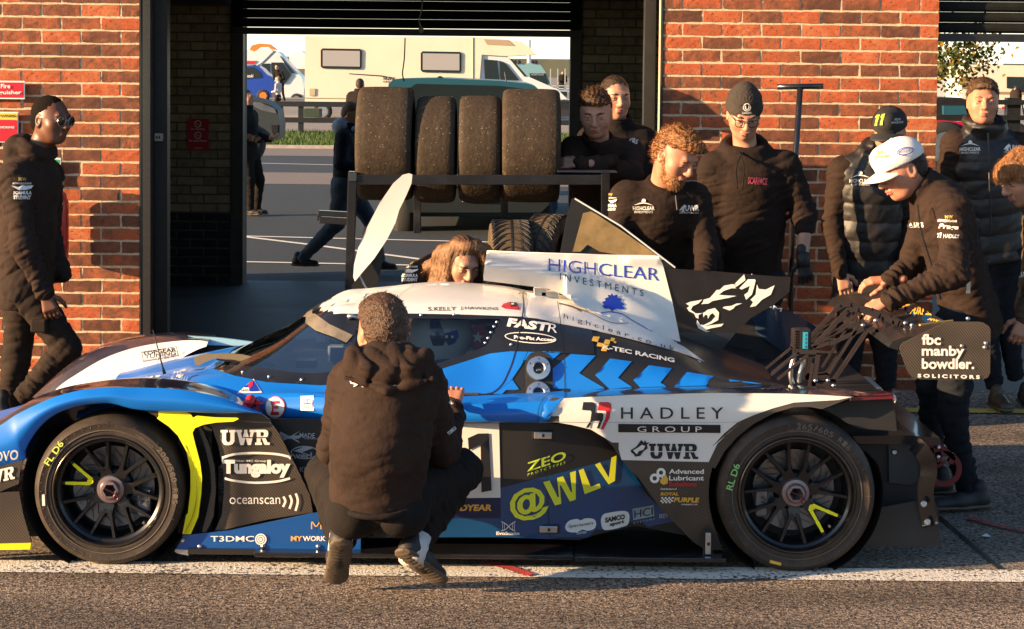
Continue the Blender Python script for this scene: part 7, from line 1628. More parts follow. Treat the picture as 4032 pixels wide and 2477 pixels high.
cloth_text(t, 'M/W', Dq(2272, 526, 2290, 526, 9), bv, M_embg); cloth_text(t, 'MYWORKWEAR', Dq(2255, 533, 2300, 535, 6), bv, M_emb); cloth_text(t, 'Praga', Dq(2256, 552, 2303, 556, 15), bv, M_emb, .02, shear=.25); cloth_text(t, 'HADLEY', Dq(2268, 572, 2305, 573, 9), bv, M_emb, .02); cloth_text(t, '77', Dq(2254, 572, 2265, 572, 12), bv, M_emb, .05)
shoe(t, D(2378, 1225, Y - .02) * [1, 1, 0] + [0, 0, .012], D(2230, 1240, Y - .10) * [1, 1, 0] + [0, 0, .012]); shoe(t, D(2290, 1215, Y + .25) * [1, 1, 0] + [0, 0, .012], D(2190, 1215, Y + .25) * [1, 1, 0] + [0, 0, .012])
MB().tube([D(2330, 790, Y - .2), D(2200, 800, Y - .3)], .01, 6).build('torque_bar', M_dk, t)

# ---- man in vest facing the camera at the right
Y = 10.55
J = Jp(dict(head=(2362, 245, -.03), neck=(2368, 312, .02), chest=(2372, 400, .03), pelvis=(2385, 560, .05), shL=(2290, 345, .03), shR=(2450, 350, .03), elL=(2270, 470, .08), wrL=(2300, 560, .15), elR=(2480, 480, .08), wrR=(2450, 570, .15), hipL=(2355, 600, .05), hipR=(2420, 600, .05), knL=(2370, 770, .03), knR=(2420, 760, .08), anL=(2390, 925, .05), anR=(2440, 905, .1)), Y)
t, M, go = person('curly haired man in a padded black vest facing the camera at the right edge', zdown(D(2390, 950, Y), gz(10.5)), J, S_ruddy, H_gin if False else H_brn, 'curly', (-.12, -1, -.05), (.02, 0, 1), K_jkt, K_jean, collar='stand', vest=K_vest, hsc=1.04, legw=.95)
bv = bvh_of([o for o in t.children if o.name.startswith('padded')]); chest_logo(t, bv, 2332, 361, 'high', .95); chest_logo(t, bv, 2435, 358, 'uwr', .95)
MB().tube([D(2375, 320, Y - .16), D(2378, 430, Y - .19), D(2382, 560, Y - .17)], .005, 6).build('zip', M_dk, t)
shoe(t, D(2385, 935, Y + .05) * [1, 1, 0] + [0, 0, gz(10.6) + .008], D(2425, 958, Y - .16) * [1, 1, 0] + [0, 0, gz(10.35) + .008], mat=pm('shoe_brown', (.05, .035, .02), .45)); shoe(t, D(2455, 925, Y + .1) * [1, 1, 0] + [0, 0, ZW], D(2490, 925, Y - .1) * [1, 1, 0] + [0, 0, gz(10.4)])

# ---- man cut by the right edge of the frame
Y = 8.75
J = Jp(dict(head=(2462, 425), neck=(2505, 500, .03), chest=(2530, 580, .05), pelvis=(2560, 760, .1), shL=(2500, 530, .18), shR=(2540, 545, -.17), elR=(2490, 690, -.2), wrR=(2462, 760, -.22), elL=(2480, 680, .2), wrL=(2460, 740, .15), hipL=(2550, 790, .18), hipR=(2560, 790, .02), knL=(2550, 930, .15), knR=(2555, 960, 0), anL=(2560, 1120, .2), anR=(2570, 1140, 0)), Y)
t, M, go = person('man with a light brown fringe and brown jacket cut off by the right edge', zdown(D(2560, 1160, Y)), J, S_pale, H_gin, 'fringe', (-.84, -.30, -.42), (-.25, 0, 1), K_brn, K_jean, dict(R=((-.3, -.1, -1), (-.2, -1, 0), (-1, 0, 0), .7)), hsc=1.08)
bv = bvh_of([go]); chest_logo(t, bv, 2462, 660, 'uwr', .7)
for dy in (0, .18): shoe(t, D(2600, 1170, Y + dy) * [1, 1, 0] + [0, 0, .012], D(2480, 1170, Y + dy) * [1, 1, 0] + [0, 0, .012])

# ---- driver belted into the cockpit
t = thing('person', 'driver in a helmet and race suit sitting in the cockpit', 'person', tuple(T(1700, 1560, 8.0)))
c = T(1735, 1320, 8.02); f = Fld(c - .2, c + .2, .006); f.ell(c, (.135, .12, .135), None, .02); f.cap(c + (-.05, 0, -.08), c + (.03, 0, -.10), .075, .08, .04); hl = f.mesh('helmet', pm('helmet_white', (.55, .50, .42), .25, coat=.6), t)
hb = bvh_of([hl])
decal('visor', ZB([(1090, 360), (1150, 350), (1180, 420), (1215, 500), (1190, 560), (1110, 560), (1080, 460)]), hb, M_gblk, t, .004, 14)
decal('helmet_stripe', ZB([(1190, 480), (1250, 450), (1300, 440), (1310, 490), (1280, 540), (1230, 560)]), hb, M_db, t, .004, 14); decal('helmet_badge', ZB([(1195, 470), (1225, 455), (1275, 480), (1280, 520), (1240, 545), (1215, 535)]), hb, M_dk, t, .006, 14)
for p in ZB([(1215, 490), (1258, 492)]): MB().lathe(hit(hb, *p, .008), (0, 1, 0), [(0, -.001), (.006, 0)], 10).build('visor_screw', M_dw, t)
f = Fld(c + (-.35, -.25, -.55), c + (.30, .3, .0), .010); f.cap(c + (.02, 0, -.2), c + (.05, 0, -.42), .15, .16, .05); f.cap(c + (0, -.16, -.2), c + (-.22, -.14, -.28), .06, .05, .04); f.cap(c + (0, .16, -.2), c + (-.22, .14, -.28), .06, .05, .04); f.cap(c + (-.22, -.14, -.28), c + (-.33, -.08, -.20), .045, .035, .02); f.mesh('race_suit', M_blued, t)
V_, Q_ = hand(c + (-.30, -.08, -.20), (-.5, 0, .8), (0, -1, 0), (0, 0, 1), .8); npmesh('body', V_, Q_, S_pale, t)
# ================================================================ tyre rack
I3 = lambda l: [(2100 + x / 1.4536, 200 + y / 1.4536) for x, y in l]
I4 = lambda l: [(3000 + x / 1.3266, 100 + y / 1.3266) for x, y in l]
YRK = 10.28
rack = thing('tyre_rack', 'black steel tyre trolley holding four slick tyres in the garage opening', 'tyre rack', tuple(D(1150, 900, YRK)))
m = MB()
def rb(a, b, w, h=None, nm='rack_rail', up=(0, 0, 1)): return bevel(MB().bar(a, b, w, h, up).build(nm, M_gblk, rack), .003)
rb(D(845, 432, 9.93), D(1462, 432, 9.93), .035, .052); rb(D(845, 432, 10.62), D(1462, 432, 10.62), .035, .052)
rb(D(848, 412, 9.93), D(838, 740, 9.93), .045, .045, 'rack_post'); rb(D(848, 412, 10.62), D(838, 740, 10.62), .045, .045, 'rack_post'); rb(D(1455, 412, 9.93), D(1455, 900, 9.93), .045, .045, 'rack_post'); rb(D(1455, 412, 10.62), D(1455, 900, 10.62), .045, .045, 'rack_post')
rb(D(848, 425, 9.9), D(848, 425, 10.62), .04, .05); rb(D(838, 800, 9.93), D(1455, 800, 9.93), .04, .04); rb(D(838, 800, 10.62), D(1455, 800, 10.62), .04, .04)
for x in (1003, 1212): rb(D(x, 440, 10.62), D(x, 560, 10.62), .04, .04, 'rack_post')
rb(D(765, 512, 9.95), D(836, 516, 9.95), .035, .03); rb(D(768, 528, 9.95), D(834, 532, 9.95), .04, .035); rb(D(767, 512, 9.95), D(767, 530, 9.95), .03, .02)
bevel(MB().box(D(1340, 412, 9.9), D(1470, 402, 10.5)).build('rack_shelf', pm('rack_shelf_navy', (.012, .02, .04), .5), rack), .004)
def slick(x0, x1, ytop, R, label, Y=YRK, groove=False, tilt=0):
    a = D(x0, 300, Y)[0]; b = D(x1, 300, Y)[0]; w = b - a; zt = D(x0, ytop, Y - .02)[2]; c = np.array([(a + b) / 2, Y, zt - R])
    t = thing('wet_tyre' if groove else 'slick_tyre', label, 'tyre', tuple(c), 'spare race tyres')
    pr = [(.20, -w / 2 + .015), (.22, -w / 2 + .004), (R - .05, -w / 2), (R - .02, -w / 2 + .004), (R - .008, -w / 2 + .014), (R - .002, -w / 2 + .03)] + [(R, -w * .25), (R + .001, 0), (R, w * .25)] + [(R - .002, w / 2 - .03), (R - .008, w / 2 - .014), (R - .02, w / 2 - .004), (R - .05, w / 2), (.22, w / 2 - .004), (.20, w / 2 - .015)]
    ax = U((math.cos(tilt), math.sin(tilt), 0)); ty = MB().lathe(c, ax, pr, 72).build('tread', M_worn if not groove else M_wet, t, True)
    MB().lathe(c, ax, [(.20, -w / 2 + .015), (.19, -w / 2 + .02), (.19, w / 2 - .02), (.20, w / 2 - .015)], 48).build('rim', M_rim, t, True); MB().lathe(c, ax, [(.19, 0), (.12, .02), (.0, .02)], 40).build('wheel_disc', M_rim, t, True)
    if groove:
        gm = MB(); u = np.array([0, 0, 1.]); v = np.cross(ax, u)
        for k in range(40):
            for s in (-1, 1):
                for part in (0, 1):
                    pts = []
                    for i in range(7):
                        q = i / 6; xx = s * (w * .06 + (w * .40) * q) if part == 0 else s * (w * .18 + w * .28 * q); an = 2 * math.pi * (k + .5 * part) / 40 + .22 * (q ** 1.5) * 1; pts.append(c + ax * xx + (u * math.cos(an) + v * math.sin(an)) * (R + .0005 - (.010 * max(0, q - .85) / .15)))
                    gm.tube(pts, [.0042] * 6 + [.002], 5, False)
        gm.lathe(c, ax, [(R + .003, -.005), (R + .003, .005)], 60); gm.lathe(c, ax, [(R + .003, w * .22 - .003), (R + .003, w * .22 + .003)], 60)
        g = gm.build('tread_groove', M_mblk, t, True); g['kind'] = 'stuff'
    else:
        gm = MB(); 
        for k in range(14):
            an = rng.uniform(math.pi * .35, math.pi * 1.1); xx = rng.uniform(-.46, .46) * w; p = c + ax * xx + np.array([0, math.cos(an) , math.sin(an)]) * (R + .001); s_ = rng.uniform(.0008, .0018); gm.box(p - s_, p + s_)
        g = gm.build('stone_chips', pm('stone_chip', (.35, .3, .22), .8), t); g['kind'] = 'stuff'
    return t
M_worn = ramp_mat('worn_slick', [(.3, (.030, .020, .012)), (.55, (.046, .032, .020)), (.75, (.075, .052, .032))], 22, rough=.8, bump=.5, bscale=60, bd=.006, specks=[(260, .994, (.26, .21, .15))])
M_wet = ramp_mat('wet_rubber', [(.3, (.05, .034, .020)), (.7, (.13, .09, .05))], 20, rough=.75, bump=.5, bscale=120, bd=.004)
slick(862, 995, 208, .302, 'wide worn slick tyre, leftmost of the four standing on the rack'); slick(1002, 1097, 231, .284, 'narrower slick tyre half shaded by the leftmost tyre'); slick(1104, 1206, 230, .284, 'narrow slick tyre just left of the rightmost wide one'); slick(1207, 1346, 213, .302, 'wide worn slick tyre, rightmost of the four on the rack')
slick(1178, 1280, 530, .285, 'grooved wet tyre behind the woman', 9.95, True, .05); slick(1284, 1370, 516, .285, 'grooved wet tyre against the raised carbon panel', 10.05, True, -.35)
# raised carbon panel behind the airbox
t = thing('body_panel', 'dark carbon body panel with tan inner face raised behind the airbox', 'body panel', tuple(T(2400, 1000, 8.8)))
skin('panel_shell', I3([(222, 848), (238, 845), (255, 853), (500, 1010), (815, 1243), (780, 1262), (150, 1180), (190, 960)]), lambda x, y: 8.8, M_cblk, t, .02); skin('panel_lining', I3([(285, 930), (330, 920), (360, 935), (520, 1040), (745, 1195), (700, 1200), (380, 1150), (310, 1110), (270, 1150), (225, 1150)]), 8.79, pm('tan_composite', (.22, .15, .06), .6, var=.35, vs_=10), t, .004)
MB().tube([T(*p, 8.785) for p in I3([(238, 846), (500, 1002), (812, 1240)])], .004, 6).build('panel_edge', M_signw, t)
# jack handle
t = thing('jack_handle', 'black T shaped jack handle standing against the brick pier', 'jack handle', tuple(D(1895, 950, 10.1)))
MB().tube([D(1868, 209, 10.1), D(1978, 207, 10.1)], .015, 14).build('grip', M_gblk, t, True); MB().tube([D(1923, 212, 10.1), D(1905, 480, 10.1), D(1895, 930, 10.1)], .016, 14).build('shaft', M_gblk, t, True)
tag(mesh('paper_scrap', [G(*p) + (0, 0, z) for p, z in zip(ZF([(2128, 832), (2165, 826), (2202, 836), (2170, 846)]), (.006, .014, .006, .01))], [(0, 1, 2, 3)], M_signw), 'small white paper scrap on the concrete beside the rear of the car', 'litter')

# ================================================================ beyond the garage
def far_z(Y): return float(np.interp(Y, [0, 48, 60, 110, 300], [ZW, ZW, ZW + .06, .42, .9]))
o = grid_strip('far_ground', [gy1 - .5, 60, 80, 110, 300, 900], [ZW + .10, .17, .27, .42, .9, 1.2], pm('paddock_gravel', (.23, .20, .17), .95, var=.2, vs_=1), -400, 400); struct(o)
M_cream = pm('motorhome_cream', (.66, .60, .48), .4, var=.05, vs_=.6, coat=.2); M_vw = pm('van_white', (.55, .62, .66), .35, coat=.4); M_teal = pm('van_teal', (.015, .085, .13), .4, coat=.2); M_cblue = pm('car_blue', (.01, .05, .35), .3, coat=.6); M_orange = pm('canoe_orange', (.60, .17, .02), .5)
M_win = pm('vehicle_window', (.012, .02, .024), .25); M_wins = pm('blind_grey', (.30, .30, .31), .5); M_rub = pm('tyre_black', (.02, .02, .02), .8)
def sk2(t, nm, pts, Y, mat, th, I=I2): return skin(nm, I(pts), Y, mat, t, th, 60, smooth=False)
def whl(t, p, Y, r, I=I2, th=.25, rim=None):
    c = T(*I([p])[0], Y); w = MB().lathe(c, (0, 1, 0), [(r * .6, .0), (r * .9, -.01), (r, .03), (r, th)], 28).build('wheel', M_rub, t, True); MB().lathe(c, (0, 1, 0), [(0, .01), (r * .2, .0), (r * .6, .0), (r * .62, .03)], 7 if rim else 20).build('rim', rim or M_alu, w)
# motorhome
Y = 70
t = thing('motorhome', 'large cream motorhome parked beyond the fence, seen through the garage', 'motorhome', tuple(T(*I2([(900, 560)])[0], Y)))
sk2(t, 'body_shell', [(366, 172), (1180, 178), (1320, 188), (1405, 200), (1445, 226), (1477, 262), (1340, 270), (1215, 262), (1205, 380), (1210, 505), (400, 510), (366, 490)], Y, M_cream, 2.3)
sk2(t, 'cab', [(1205, 262), (1310, 268), (1340, 272), (1420, 360), (1500, 395), (1580, 430), (1620, 470), (1620, 520), (1205, 512)], Y + .08, M_vw, 2.1)
for pts in ([(442, 232), (640, 234), (640, 332), (442, 328)], [(922, 246), (1122, 252), (1118, 350), (922, 344)]):
    (a0, b0), (a1, b1) = pts[0], pts[2]; r = 9; q = [(a0 + r, b0), (a1 - r, b0 + 3), (a1, b0 + r + 3), (a1 - 2, b1 - r), (a1 - r, b1), (a0 + r, b1 - 4), (a0, b1 - r - 4), (a0, b0 + r)]
    w = sk2(t, 'window', q, Y - .05, M_win, .06); i = 10; sk2(w, 'blind', [(a0 + i, b0 + i), (a1 - i, b0 + i + 3), (a1 - i, b1 - i - 2), (a0 + i, b1 - i - 5)], Y - .07, M_wins, .01)
sk2(t, 'cab_window', [(1226, 285), (1290, 290), (1300, 385), (1230, 380)], Y + .03, M_win, .06); sk2(t, 'cab_window', [(1300, 292), (1330, 305), (1395, 385), (1305, 385)], Y + .03, M_win, .06); sk2(t, 'windscreen', [(1345, 278), (1362, 285), (1432, 365), (1420, 368)], Y + .05, M_win, 2)
letters('SUN', [I2([p])[0] for p in ((740, 382), (795, 386), (797, 370), (742, 366))], None, M_dk, t, plane=Y - .02, bold=.04); letters('630', [I2([p])[0] for p in ((742, 396), (775, 398), (775, 388), (742, 386))], None, M_dk, t, plane=Y - .02)
sk2(t, 'side_stripe', [(578, 352), (735, 362), (800, 375), (720, 366), (580, 356)], Y - .02, M_dk, .01); sk2(t, 'door_handle_box', [(388, 425), (416, 425), (414, 460), (388, 460)], Y - .04, pm('vent_cream', (.40, .34, .22), .6), .04)
sk2(t, 'decal_panel', [(1225, 188), (1340, 192), (1372, 220), (1240, 214)], Y - .02, pm('decal_tan', (.35, .27, .18), .5), .01)
for a in ((1172, 180, 1172, 505), (366, 470, 1205, 482)): MB().tube([T(*I2([a[:2]])[0], Y - .01), T(*I2([a[2:]])[0], Y - .01)], .02, 5).build('panel_seam', pm('vent_cream', (.4, .34, .22)), t)
whl(t, (330 + 120, 535), Y + .05, .34); whl(t, (1500, 530), Y + .05, .34)
tag(bevel(MB().box(T(*I2([(360, 562)])[0], Y - 3), T(*I2([(450, 520)])[0], Y - 2.2)).build('storage_box', pm('dark_green_box', (.02, .04, .02), .7)), .02), 'dark green box standing below the motorhome rear', 'box')
# blue hatchback with open boot, orange canoe, white van
Y = 100
t = thing('blue_car', 'blue hatchback with orange wheel and raised tailgate left of the motorhome', 'car', tuple(T(*I2([(120, 490)])[0], Y)))
sk2(t, 'body_shell', [(60, 315), (130, 312), (160, 330), (185, 358), (215, 372), (222, 400), (205, 470), (60, 482)], Y, M_cblue, 1.7); sk2(t, 'side_glass', [(60, 328), (115, 322), (150, 345), (158, 372), (60, 380)], Y - .04, M_win, .06); whl(t, (165, 460), Y - .02, .34, rim=M_orange)
sk2(t, 'tailgate', [(75, 290), (140, 288), (205, 240), (215, 246), (160, 300), (130, 318), (75, 312)], Y, M_vw, 1.4); sk2(t, 'light_strip', [(80, 292), (135, 292), (120, 308), (80, 308)], Y - .05, M_red, .05)
letters('Suzuki', [I2([p])[0] for p in ((84, 372), (118, 372), (118, 356), (84, 356))], None, M_signw, t, plane=Y - .06)
t2 = sk2(None, 'canoe', [(100, 238), (112, 218), (150, 208), (195, 212), (232, 240), (205, 238), (190, 226), (150, 226), (120, 246)], Y + .3, M_orange, .6); tag(t2, 'orange canoe on the roof rack above the blue hatchback', 'canoe')
t = thing('white_van', 'pale white van with its door open behind the blue hatchback', 'van', tuple(T(*I2([(260, 480)])[0], Y + 8)))
sk2(t, 'body_shell', [(80, 240), (180, 236), (240, 250), (275, 290), (330, 350), (350, 370), (362, 420), (360, 480), (80, 480)], Y + 8, M_vw, 2); sk2(t, 'windscreen', [(245, 268), (262, 285), (318, 350), (300, 352)], Y + 7.9, M_win, .1); sk2(t, 'side_glass', [(205, 300), (258, 300), (300, 360), (270, 400), (210, 400)], Y + 7.9, M_win, .1); sk2(t, 'side_glass', [(140, 305), (198, 305), (198, 350), (140, 350)], Y + 7.9, M_win, .1); whl(t, (325, 478), Y + 7.9, .34)
t = sk2(None, 'storage_tank', [(290, 270), (310, 250), (345, 245), (366, 255), (366, 330), (300, 330)], 112, M_signw, 3); tag(t, 'rounded white tank showing left of the motorhome', 'tank')
# teal lorry and parked cars to the right of the motorhome
t = thing('teal_truck', 'pale teal lorry cab with roof lights right of the motorhome', 'lorry', tuple(T(*I2([(1450, 480)])[0], 95)))
sk2(t, 'body_shell', [(1370, 305), (1490, 300), (1520, 345), (1545, 400), (1550, 480), (1380, 480)], 95, pm('truck_teal', (.16, .32, .38), .4), 2.2); sk2(t, 'windscreen', [(1445, 352), (1520, 352), (1535, 402), (1450, 402)], 94.9, M_win, .1); letters('HOMETRUCK', [I2([p])[0] for p in ((1452, 362), (1515, 362), (1515, 354), (1452, 354))], None, M_dg, t, plane=94.85)
for x in (1375, 1395, 1460, 1475): MB().lathe(T(*I2([(x, 297)])[0], 95), (0, 1, 0), [(0, -.1), (.09, -.08), (.09, .1)], 12).build('roof_lamp', M_dk, t)
for i, (x0, x1, y0, c_, lb) in enumerate(((1545, 1625, 432, (.25, .35, .5), 'pale blue car at the far right of the rear opening'), (1560, 1640, 480, (.03, .03, .035), 'dark car nearest behind the rightmost rack tyre'))):
    t = thing('parked_car', lb, 'car', tuple(T(*I2([((x0 + x1) / 2, y0 + 90)])[0], 80 - 20 * i))); sk2(t, 'body_shell', [(x0, y0 + 30), (x0 + 15, y0 + 5), (x0 + 30, y0), (x1, y0), (x1, y0 + 80), (x0, y0 + 80)], 80 - 20 * i, pm('parked%d' % i, c_, .3, coat=.6), 1.7); sk2(t, 'side_glass', [(x0 + 18, y0 + 8), (x1, y0 + 8), (x1, y0 + 28), (x0 + 10, y0 + 28)], 79.9 - 20 * i, M_win, .05)
# dark blue van parked behind the rack, nose towards the garage
Y = 21.3
t = thing('blue_van', 'dark teal van parked nose-on just behind the tyre rack', 'van', tuple(T(*I2([(1150, 1120)])[0], Y)))
VX = [(768, 402), (790, 382), (830, 376), (1000, 374), (1300, 388), (1430, 400), (1470, 412), (1530, 470), (1560, 560), (1575, 700), (1580, 1000), (1560, 1040), (860, 1040), (830, 1000), (800, 800), (770, 600), (762, 470)]
sk2(t, 'body_shell', VX, Y + .9, M_teal, 3.8); sk2(t, 'bonnet', [(840, 640), (900, 600), (1440, 610), (1520, 660), (1540, 980), (1500, 1020), (870, 1020), (850, 980)], Y, pm('bonnet_dark', (.006, .012, .016), .5), .95); sk2(t, 'windscreen', [(872, 420), (900, 402), (1300, 412), (1410, 425), (1480, 600), (1450, 615), (880, 600), (850, 560)], Y + .86, M_win, .05)
sk2(t, 'grille', [(1000, 820), (1380, 825), (1370, 900), (1010, 895)], Y - .03, M_dk, .05); sk2(t, 'number_plate', [(1120, 940), (1270, 942), (1270, 970), (1120, 968)], Y - .04, M_signw, .03)
for a in (900, 1450): sk2(t, 'headlamp', [(a - 30, 760), (a + 40, 770), (a + 35, 810), (a - 30, 805)], Y - .03, M_alu, .05)
for a in (850, 1510): c = T(*I2([(a, 1040)])[0], Y + .7); w_ = MB().lathe(c, (1, 0, 0), [(.2, -.1), (.32, -.1), (.34, -.06), (.34, .06), (.32, .1), (.2, .1)], 28).build('wheel', M_rub, t, True); MB().lathe(c, (1, 0, 0), [(0, -.11), (.2, -.1)], 10).build('rim', M_alu, w_)
MB().tube([T(*I2([(1335, 405)])[0], Y + 1.2), T(*I2([(1325, 345)])[0], Y + 1.2)], .008, 6).build('roof_aerial', M_dk, t); MB().lathe(T(*I2([(1015, 385)])[0], Y + 1.2), (0, 0, 1), [(.06, -.03), (.03, .04), (0, .05)], 10).build('roof_aerial', M_dk, t, True)
# dark car nose at the left of the opening
Y = 27
t = thing('silver_car', 'dark silver car nose with bright headlamp at the left of the rear opening', 'car', tuple(T(*I2([(150, 690)])[0], Y)))
sk2(t, 'body_shell', [(-80, 440), (60, 450), (110, 468), (190, 490), (235, 530), (246, 600), (242, 665), (190, 685), (-80, 685)], Y, pm('car_silver', (.02, .032, .038), .55), .7); sk2(t, 'headlamp', [(115, 490), (150, 492), (220, 520), (230, 545), (160, 530), (120, 510)], Y - .03, M_alu, .05); sk2(t, 'grille', [(205, 600), (238, 600), (236, 640), (210, 645)], Y - .03, M_dk, .04); sk2(t, 'windscreen', [(-60, 455), (60, 465), (105, 490), (60, 500), (-60, 490)], Y - .03, M_win, .04); whl(t, (60, 690), Y - .05, .32)
# fence
def fence(lb, Y, xs, y0, y1, I, posts, r=.05, ht=None):
    t = thing('rail_fence', lb, 'fence', tuple(T(*I([(xs[0], y1 + 60)])[0], Y)))
    for y in (y0, y1): a = T(*I([(xs[0], y)])[0], Y); b = T(*I([(xs[1], y)])[0], Y); b[2] = a[2]; MB().bar(a, b, .06, .14 if Y > 40 else .05).build('rail', M_black, t)
    for x in posts: a = T(*I([(x, y0 - 5)])[0], Y + .08); MB().box(a + (-.07, -.06, -1.15), a + (.07, .06, .03)).build('fence_post', M_black, t)
fence('low black post and rail fence in front of the motorhome', 52, (100, 2200), 497, 574, I2, [108, 250, 348, 640, 900, 1180, 1450, 1720])
t = thing('mesh_fence', 'grey wire mesh fence on posts at the far right of the rear opening', 'fence', tuple(T(*I2([(1590, 460)])[0], 88)))
for y in (412, 425, 440): MB().bar(T(*I2([(1500, y)])[0], 88), T(*I2([(1700, y)])[0], 88), .05).build('rail', M_dg, t)
for x in (1545, 1580, 1615): MB().bar(T(*I2([(x, 330)])[0], 88), T(*I2([(x, 470)])[0], 88), .05).build('fence_post', M_dg, t)
tag(MB().tube([T(*I2([(1442, 440)])[0], 120), T(*I2([(1442, 190)])[0], 120)], .12, 8).build('lamp_post', M_signw), 'slender pale lamp post behind the lorry', 'lamp post')
# ---- far people (lower detail)
def far_person(label, Yp, pix, top, legs, hair, skin=S_pale, face=(0, -1, 0), pose='stand', walk=0):
    """pix: head(x,y), foot(x,y) in I2 pixels"""
    hd = T(*I2([pix[0]])[0], Yp); ft = T(*I2([pix[1]])[0], Yp); H = hd[2] - ft[2]; u = H / 1.62; x, y, z = hd[0], Yp, ft[2]; lean = hd[0] - ft[0]
    P_ = lambda a, b, c: np.array([ft[0] + lean * min(1, c / 1.62) + a * u, y + b * u, z + c * u]); s = U((face[1], -face[0], 0)) * -1; s = np.array([-face[1], face[0], 0.]) / max(1e-6, math.hypot(face[0], face[1])); s = -s
    f_ = np.array([face[0], face[1], 0.])
    def q(side, fwd, h): return P_(0, 0, h) + (s * side + f_ * fwd) * u
    J = dict(head=hd, neck=q(0, -.01, 1.46), chest=q(0, -.02, 1.25), pelvis=q(0, -.03, .92), shL=q(-.19, -.02, 1.37), shR=q(.19, -.02, 1.37), elL=q(-.24, -.02, 1.10), elR=q(.24, -.02, 1.10), wrL=q(-.14, .25, 1.05), wrR=q(.16, .25, 1.05), hipL=q(-.09, -.03, .86), hipR=q(.09, -.03, .86), knL=q(-.10, .08 + walk * .15, .48), knR=q(.10, .02 - walk * .10, .48), anL=q(-.10, walk * .32, .07), anR=q(.10, -walk * .42, .10 if walk else .07))
    t, M, g = person(label, ft, J, skin, hair, 'short', face, (0, 0, 1), top, legs, res=.011 if Yp < 35 else .016, headres=.005 if Yp < 35 else .009, group='people in the paddock', hsc=u, eyes=Yp < 30, hands=dict(L=((0, 0, -1) if pose == 'down' else f_ + (0, 0, .2), f_, (0, 0, 1), .5)) if Yp < 30 else None, foldamp=.006)
    for s_ in 'LR': a = J['an' + s_]; shoe(t, a - f_ * .09 - (0, 0, .06), a + f_ * .17 - (0, 0, .06), h=.012)
    return t, J
K_nav = cloth('navy_jacket', (.015, .018, .028), .8); K_gr2 = cloth('grey_hoodie', (.42, .42, .43), .9)
t, J = far_person('man in dark jacket and pale blue hood walking behind the garage looking at his phone', 16.9, ((590, 545), (560, 1292)), K_nav, K_ljean, H_bld, face=(.95, -.2, -.4), walk=1.1)
npc = J['neck']; f = Fld(npc - .25, npc + .25, .008); f.ell(npc + (-.07, 0, .02), (.09, .11, .08), None, .03); f.cap(npc + (.05, -.1, .0), npc + (.10, -.04, -.08), .03, .02, .02); f.mesh('pale_hood', pm('pale_blue_hood', (.30, .38, .48), .9, var=.15), t)
bevel(MB().box(J['wrL'] + (.05, -.04, .02), J['wrL'] + (.12, .04, .17)).build('phone', M_dk, t), .004)
far_person('man in black work clothes with reflective ankle bands at the left door jamb', 23.8, ((85, 470), (120, 1030)), K_blk, K_trs, H_drk, face=(.9, -.3, 0))
far_person('man with short dark hair standing in front of the motorhome', 30, ((632, 405), (620, 790)), K_blk, K_trs, H_drk, face=(.3, .9, 0))
far_person('man in a pale grey hoodie stooping beside the blue hatchback', 97, ((238, 378), (232, 560)), K_gr2, K_cargo, H_bld, face=(-.8, .3, 0)); far_person('man in black leaning out by the white van', 99, ((232, 322), (262, 500)), K_blk, K_trs, H_drk, face=(-.2, -.9, 0))
far_person('distant dark figure by the mesh fence', 90, ((1604, 350), (1600, 470)), K_blk, K_trs, H_drk)
far_person('person in faded jeans standing between the rack and the van', 13.5, ((1450, 560), (1440, 1180)), K_nav, K_ljean, H_drk) if False else None
# ---- view through the right-hand garage
Y = 62
t = thing('motorhome', 'cream motorhome with brown stripes seen through the right-hand garage', 'motorhome', tuple(T(*I4([(1250, 470)])[0], Y)))
sk2(t, 'body_shell', [(1040, 240), (1060, 212), (1110, 205), (1290, 208), (1500, 212), (1500, 430), (1230, 430), (1045, 380)], Y, M_cream, 2.3, I4); sk2(t, 'window', [(1280, 268), (1390, 270), (1390, 332), (1280, 328)], Y - .05, M_win, .06, I4); sk2(t, 'side_stripe', [(1130, 345), (1500, 350), (1500, 362), (1130, 356)], Y - .03, pm('decal_tan2', (.3, .2, .1), .5), .02, I4); sk2(t, 'window', [(1042, 268), (1108, 268), (1108, 330), (1045, 330)], Y - .05, pm('blind_tan', (.25, .15, .07), .5), .06, I4)
sk2(t, 'tail_lamp', [(1255, 425), (1300, 425), (1300, 440), (1255, 440)], Y - .05, M_red, .05, I4); sk2(t, 'roof_vent', [(1150, 198), (1260, 198), (1260, 208), (1150, 208)], Y + .4, M_signw, .6, I4); whl(t, (1180, 440), Y, .34, I4)
t = thing('red_car', 'red car with dark roof behind the brick pier edge at the right', 'car', tuple(T(*I4([(980, 590)])[0], 24)))
sk2(t, 'body_shell', [(880, 500), (930, 495), (990, 500), (1100, 505), (1330, 510), (1400, 540), (1400, 640), (880, 640)], 24, pm('car_red', (.42, .01, .04), .3, coat=.6), 1.8, I4); sk2(t, 'roof', [(890, 395), (905, 378), (1040, 378), (1075, 392), (1090, 500), (890, 500)], 24.1, M_black, 1.6, I4); sk2(t, 'side_glass', [(950, 420), (1060, 420), (1072, 465), (950, 468)], 24.0, M_teal, .1, I4)
for x in (960, 1300): whl(t, (x, 640), 23.95, .33, I4)
fence('black rail fence behind the vest man at the right', 20, (900, 1700), 398, 478, I4, [1310, 1640])
t = thing('site_cabin', 'pale cabins and fencing far behind the tree', 'cabin', tuple(T(*I4([(1000, 380)])[0], 120))); sk2(t, 'wall', [(900, 240), (1035, 238), (1040, 385), (900, 385)], 120, pm('cabin_pale', (.5, .5, .48), .7), 3, I4); sk2(t, 'window', [(975, 310), (1030, 310), (1030, 330), (975, 330)], 119.9, M_win, .1, I4)
far_p = T(*I4([(1325, 350)])[0], 40)
I2_ = I2
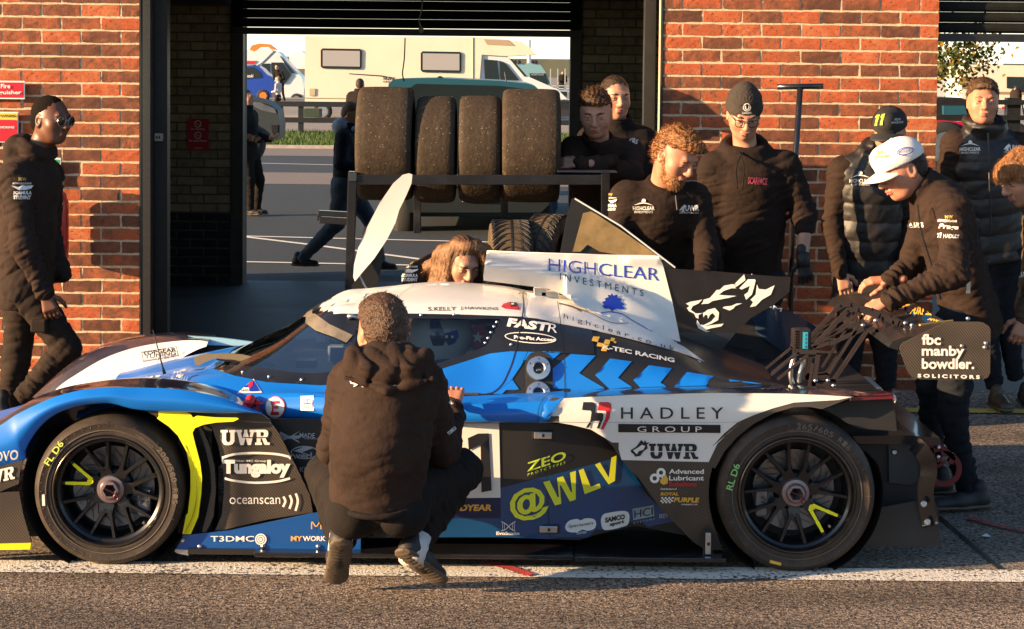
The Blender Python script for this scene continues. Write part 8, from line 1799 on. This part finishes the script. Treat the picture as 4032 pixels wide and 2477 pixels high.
I2 = I4; far_person('distant figure with a camera tripod in front of the right-hand motorhome', 45, ((1326, 335), (1320, 480)), K_cargo, K_trs, H_bld, face=(-.9, -.2, 0))
tp = T(*I4([(1345, 345)])[0], 45); tr_ = thing('tripod', 'camera tripod beside the distant figure at the right', 'tripod', tuple(tp - (0, 0, 1.3)))
for a in (0, 2.1, 4.2): MB().tube([tp, tp + (math.cos(a) * .3, math.sin(a) * .3, -1.3)], .02, 5).build('leg', M_dk, tr_)
MB().box(tp - (.1, .1, .02), tp + (.1, .1, .12)).build('camera_body', M_dk, tr_)
I2 = I2_
# tree: trunk, limbs and leaf clusters
Y = 24
tc_ = T(*I4([(930, 140)])[0], Y); t = thing('tree', 'leafy tree turning yellow at the top of the right-hand opening', 'tree', (tc_[0] - 1.2, Y, ZW))
b0 = np.array([tc_[0] - 1.2, Y, ZW]); top_ = b0 + (0, 0, 4.5); MB().tube([b0, b0 + (.05, 0, 1.5), b0 + (.0, .1, 2.8), top_], [.20, .15, .11, .03], 12).build('trunk', pm('bark', (.07, .05, .035), .95, var=.4, vs_=15, bump=.8, bs=40), t, True)
lm = MB(); tips = []
for i in range(22):
    a = rng.uniform(0, 6.28); s_ = b0 + (0, 0, rng.uniform(2.3, 4.2)); L_ = rng.uniform(.6, 1.3); e = s_ + (math.cos(a) * L_, math.sin(a) * L_, rng.uniform(-.1, .8)); mdl = (s_ + e) / 2 + (0, 0, .15); lm.tube([s_, mdl, e], [.04, .025, .008], 6); tips += [mdl, e, (mdl + e) / 2]
for x, y in ((930, 180), (960, 210), (990, 225), (1040, 200), (1090, 170), (1130, 120), (1150, 95), (1060, 130), (1000, 150), (950, 120), (920, 200), (1100, 110)): tips += [T(*I4([(x, y)])[0], Y + rng.uniform(-.5, .5))] * 2
lm.build('limbs', MATS['bark'], t, True)
for nm_, cl_, k in (('crown', (.045, .06, .015), 0), ('yellow_leaves', (.22, .15, .02), 1)):
    V = []; F = []
    for tp_ in tips:
        for j in range(34 if k == 0 else 12):
            p = tp_ + rng.normal(size=3) * .17; a, b = rng.normal(size=3), rng.normal(size=3); a = U(a) * .035; b = U(np.cross(a, b)) * .022; n = len(V); V += [p - a, p + b, p + a, p - b]; F.append((n, n + 1, n + 2, n + 3))
    o = mesh(nm_, V, F, pm('leaf_' + nm_, cl_, .9, var=.4, vs_=3, spec=.1), t); o['kind'] = 'stuff'
# low far hills / buildings line
struct(MB().box((-400, 420, -1), (400, 440, 5.0)).build('far_hedge', pm('far_hedge_m', (.10, .11, .08), .9, var=.3, vs_=.05)))
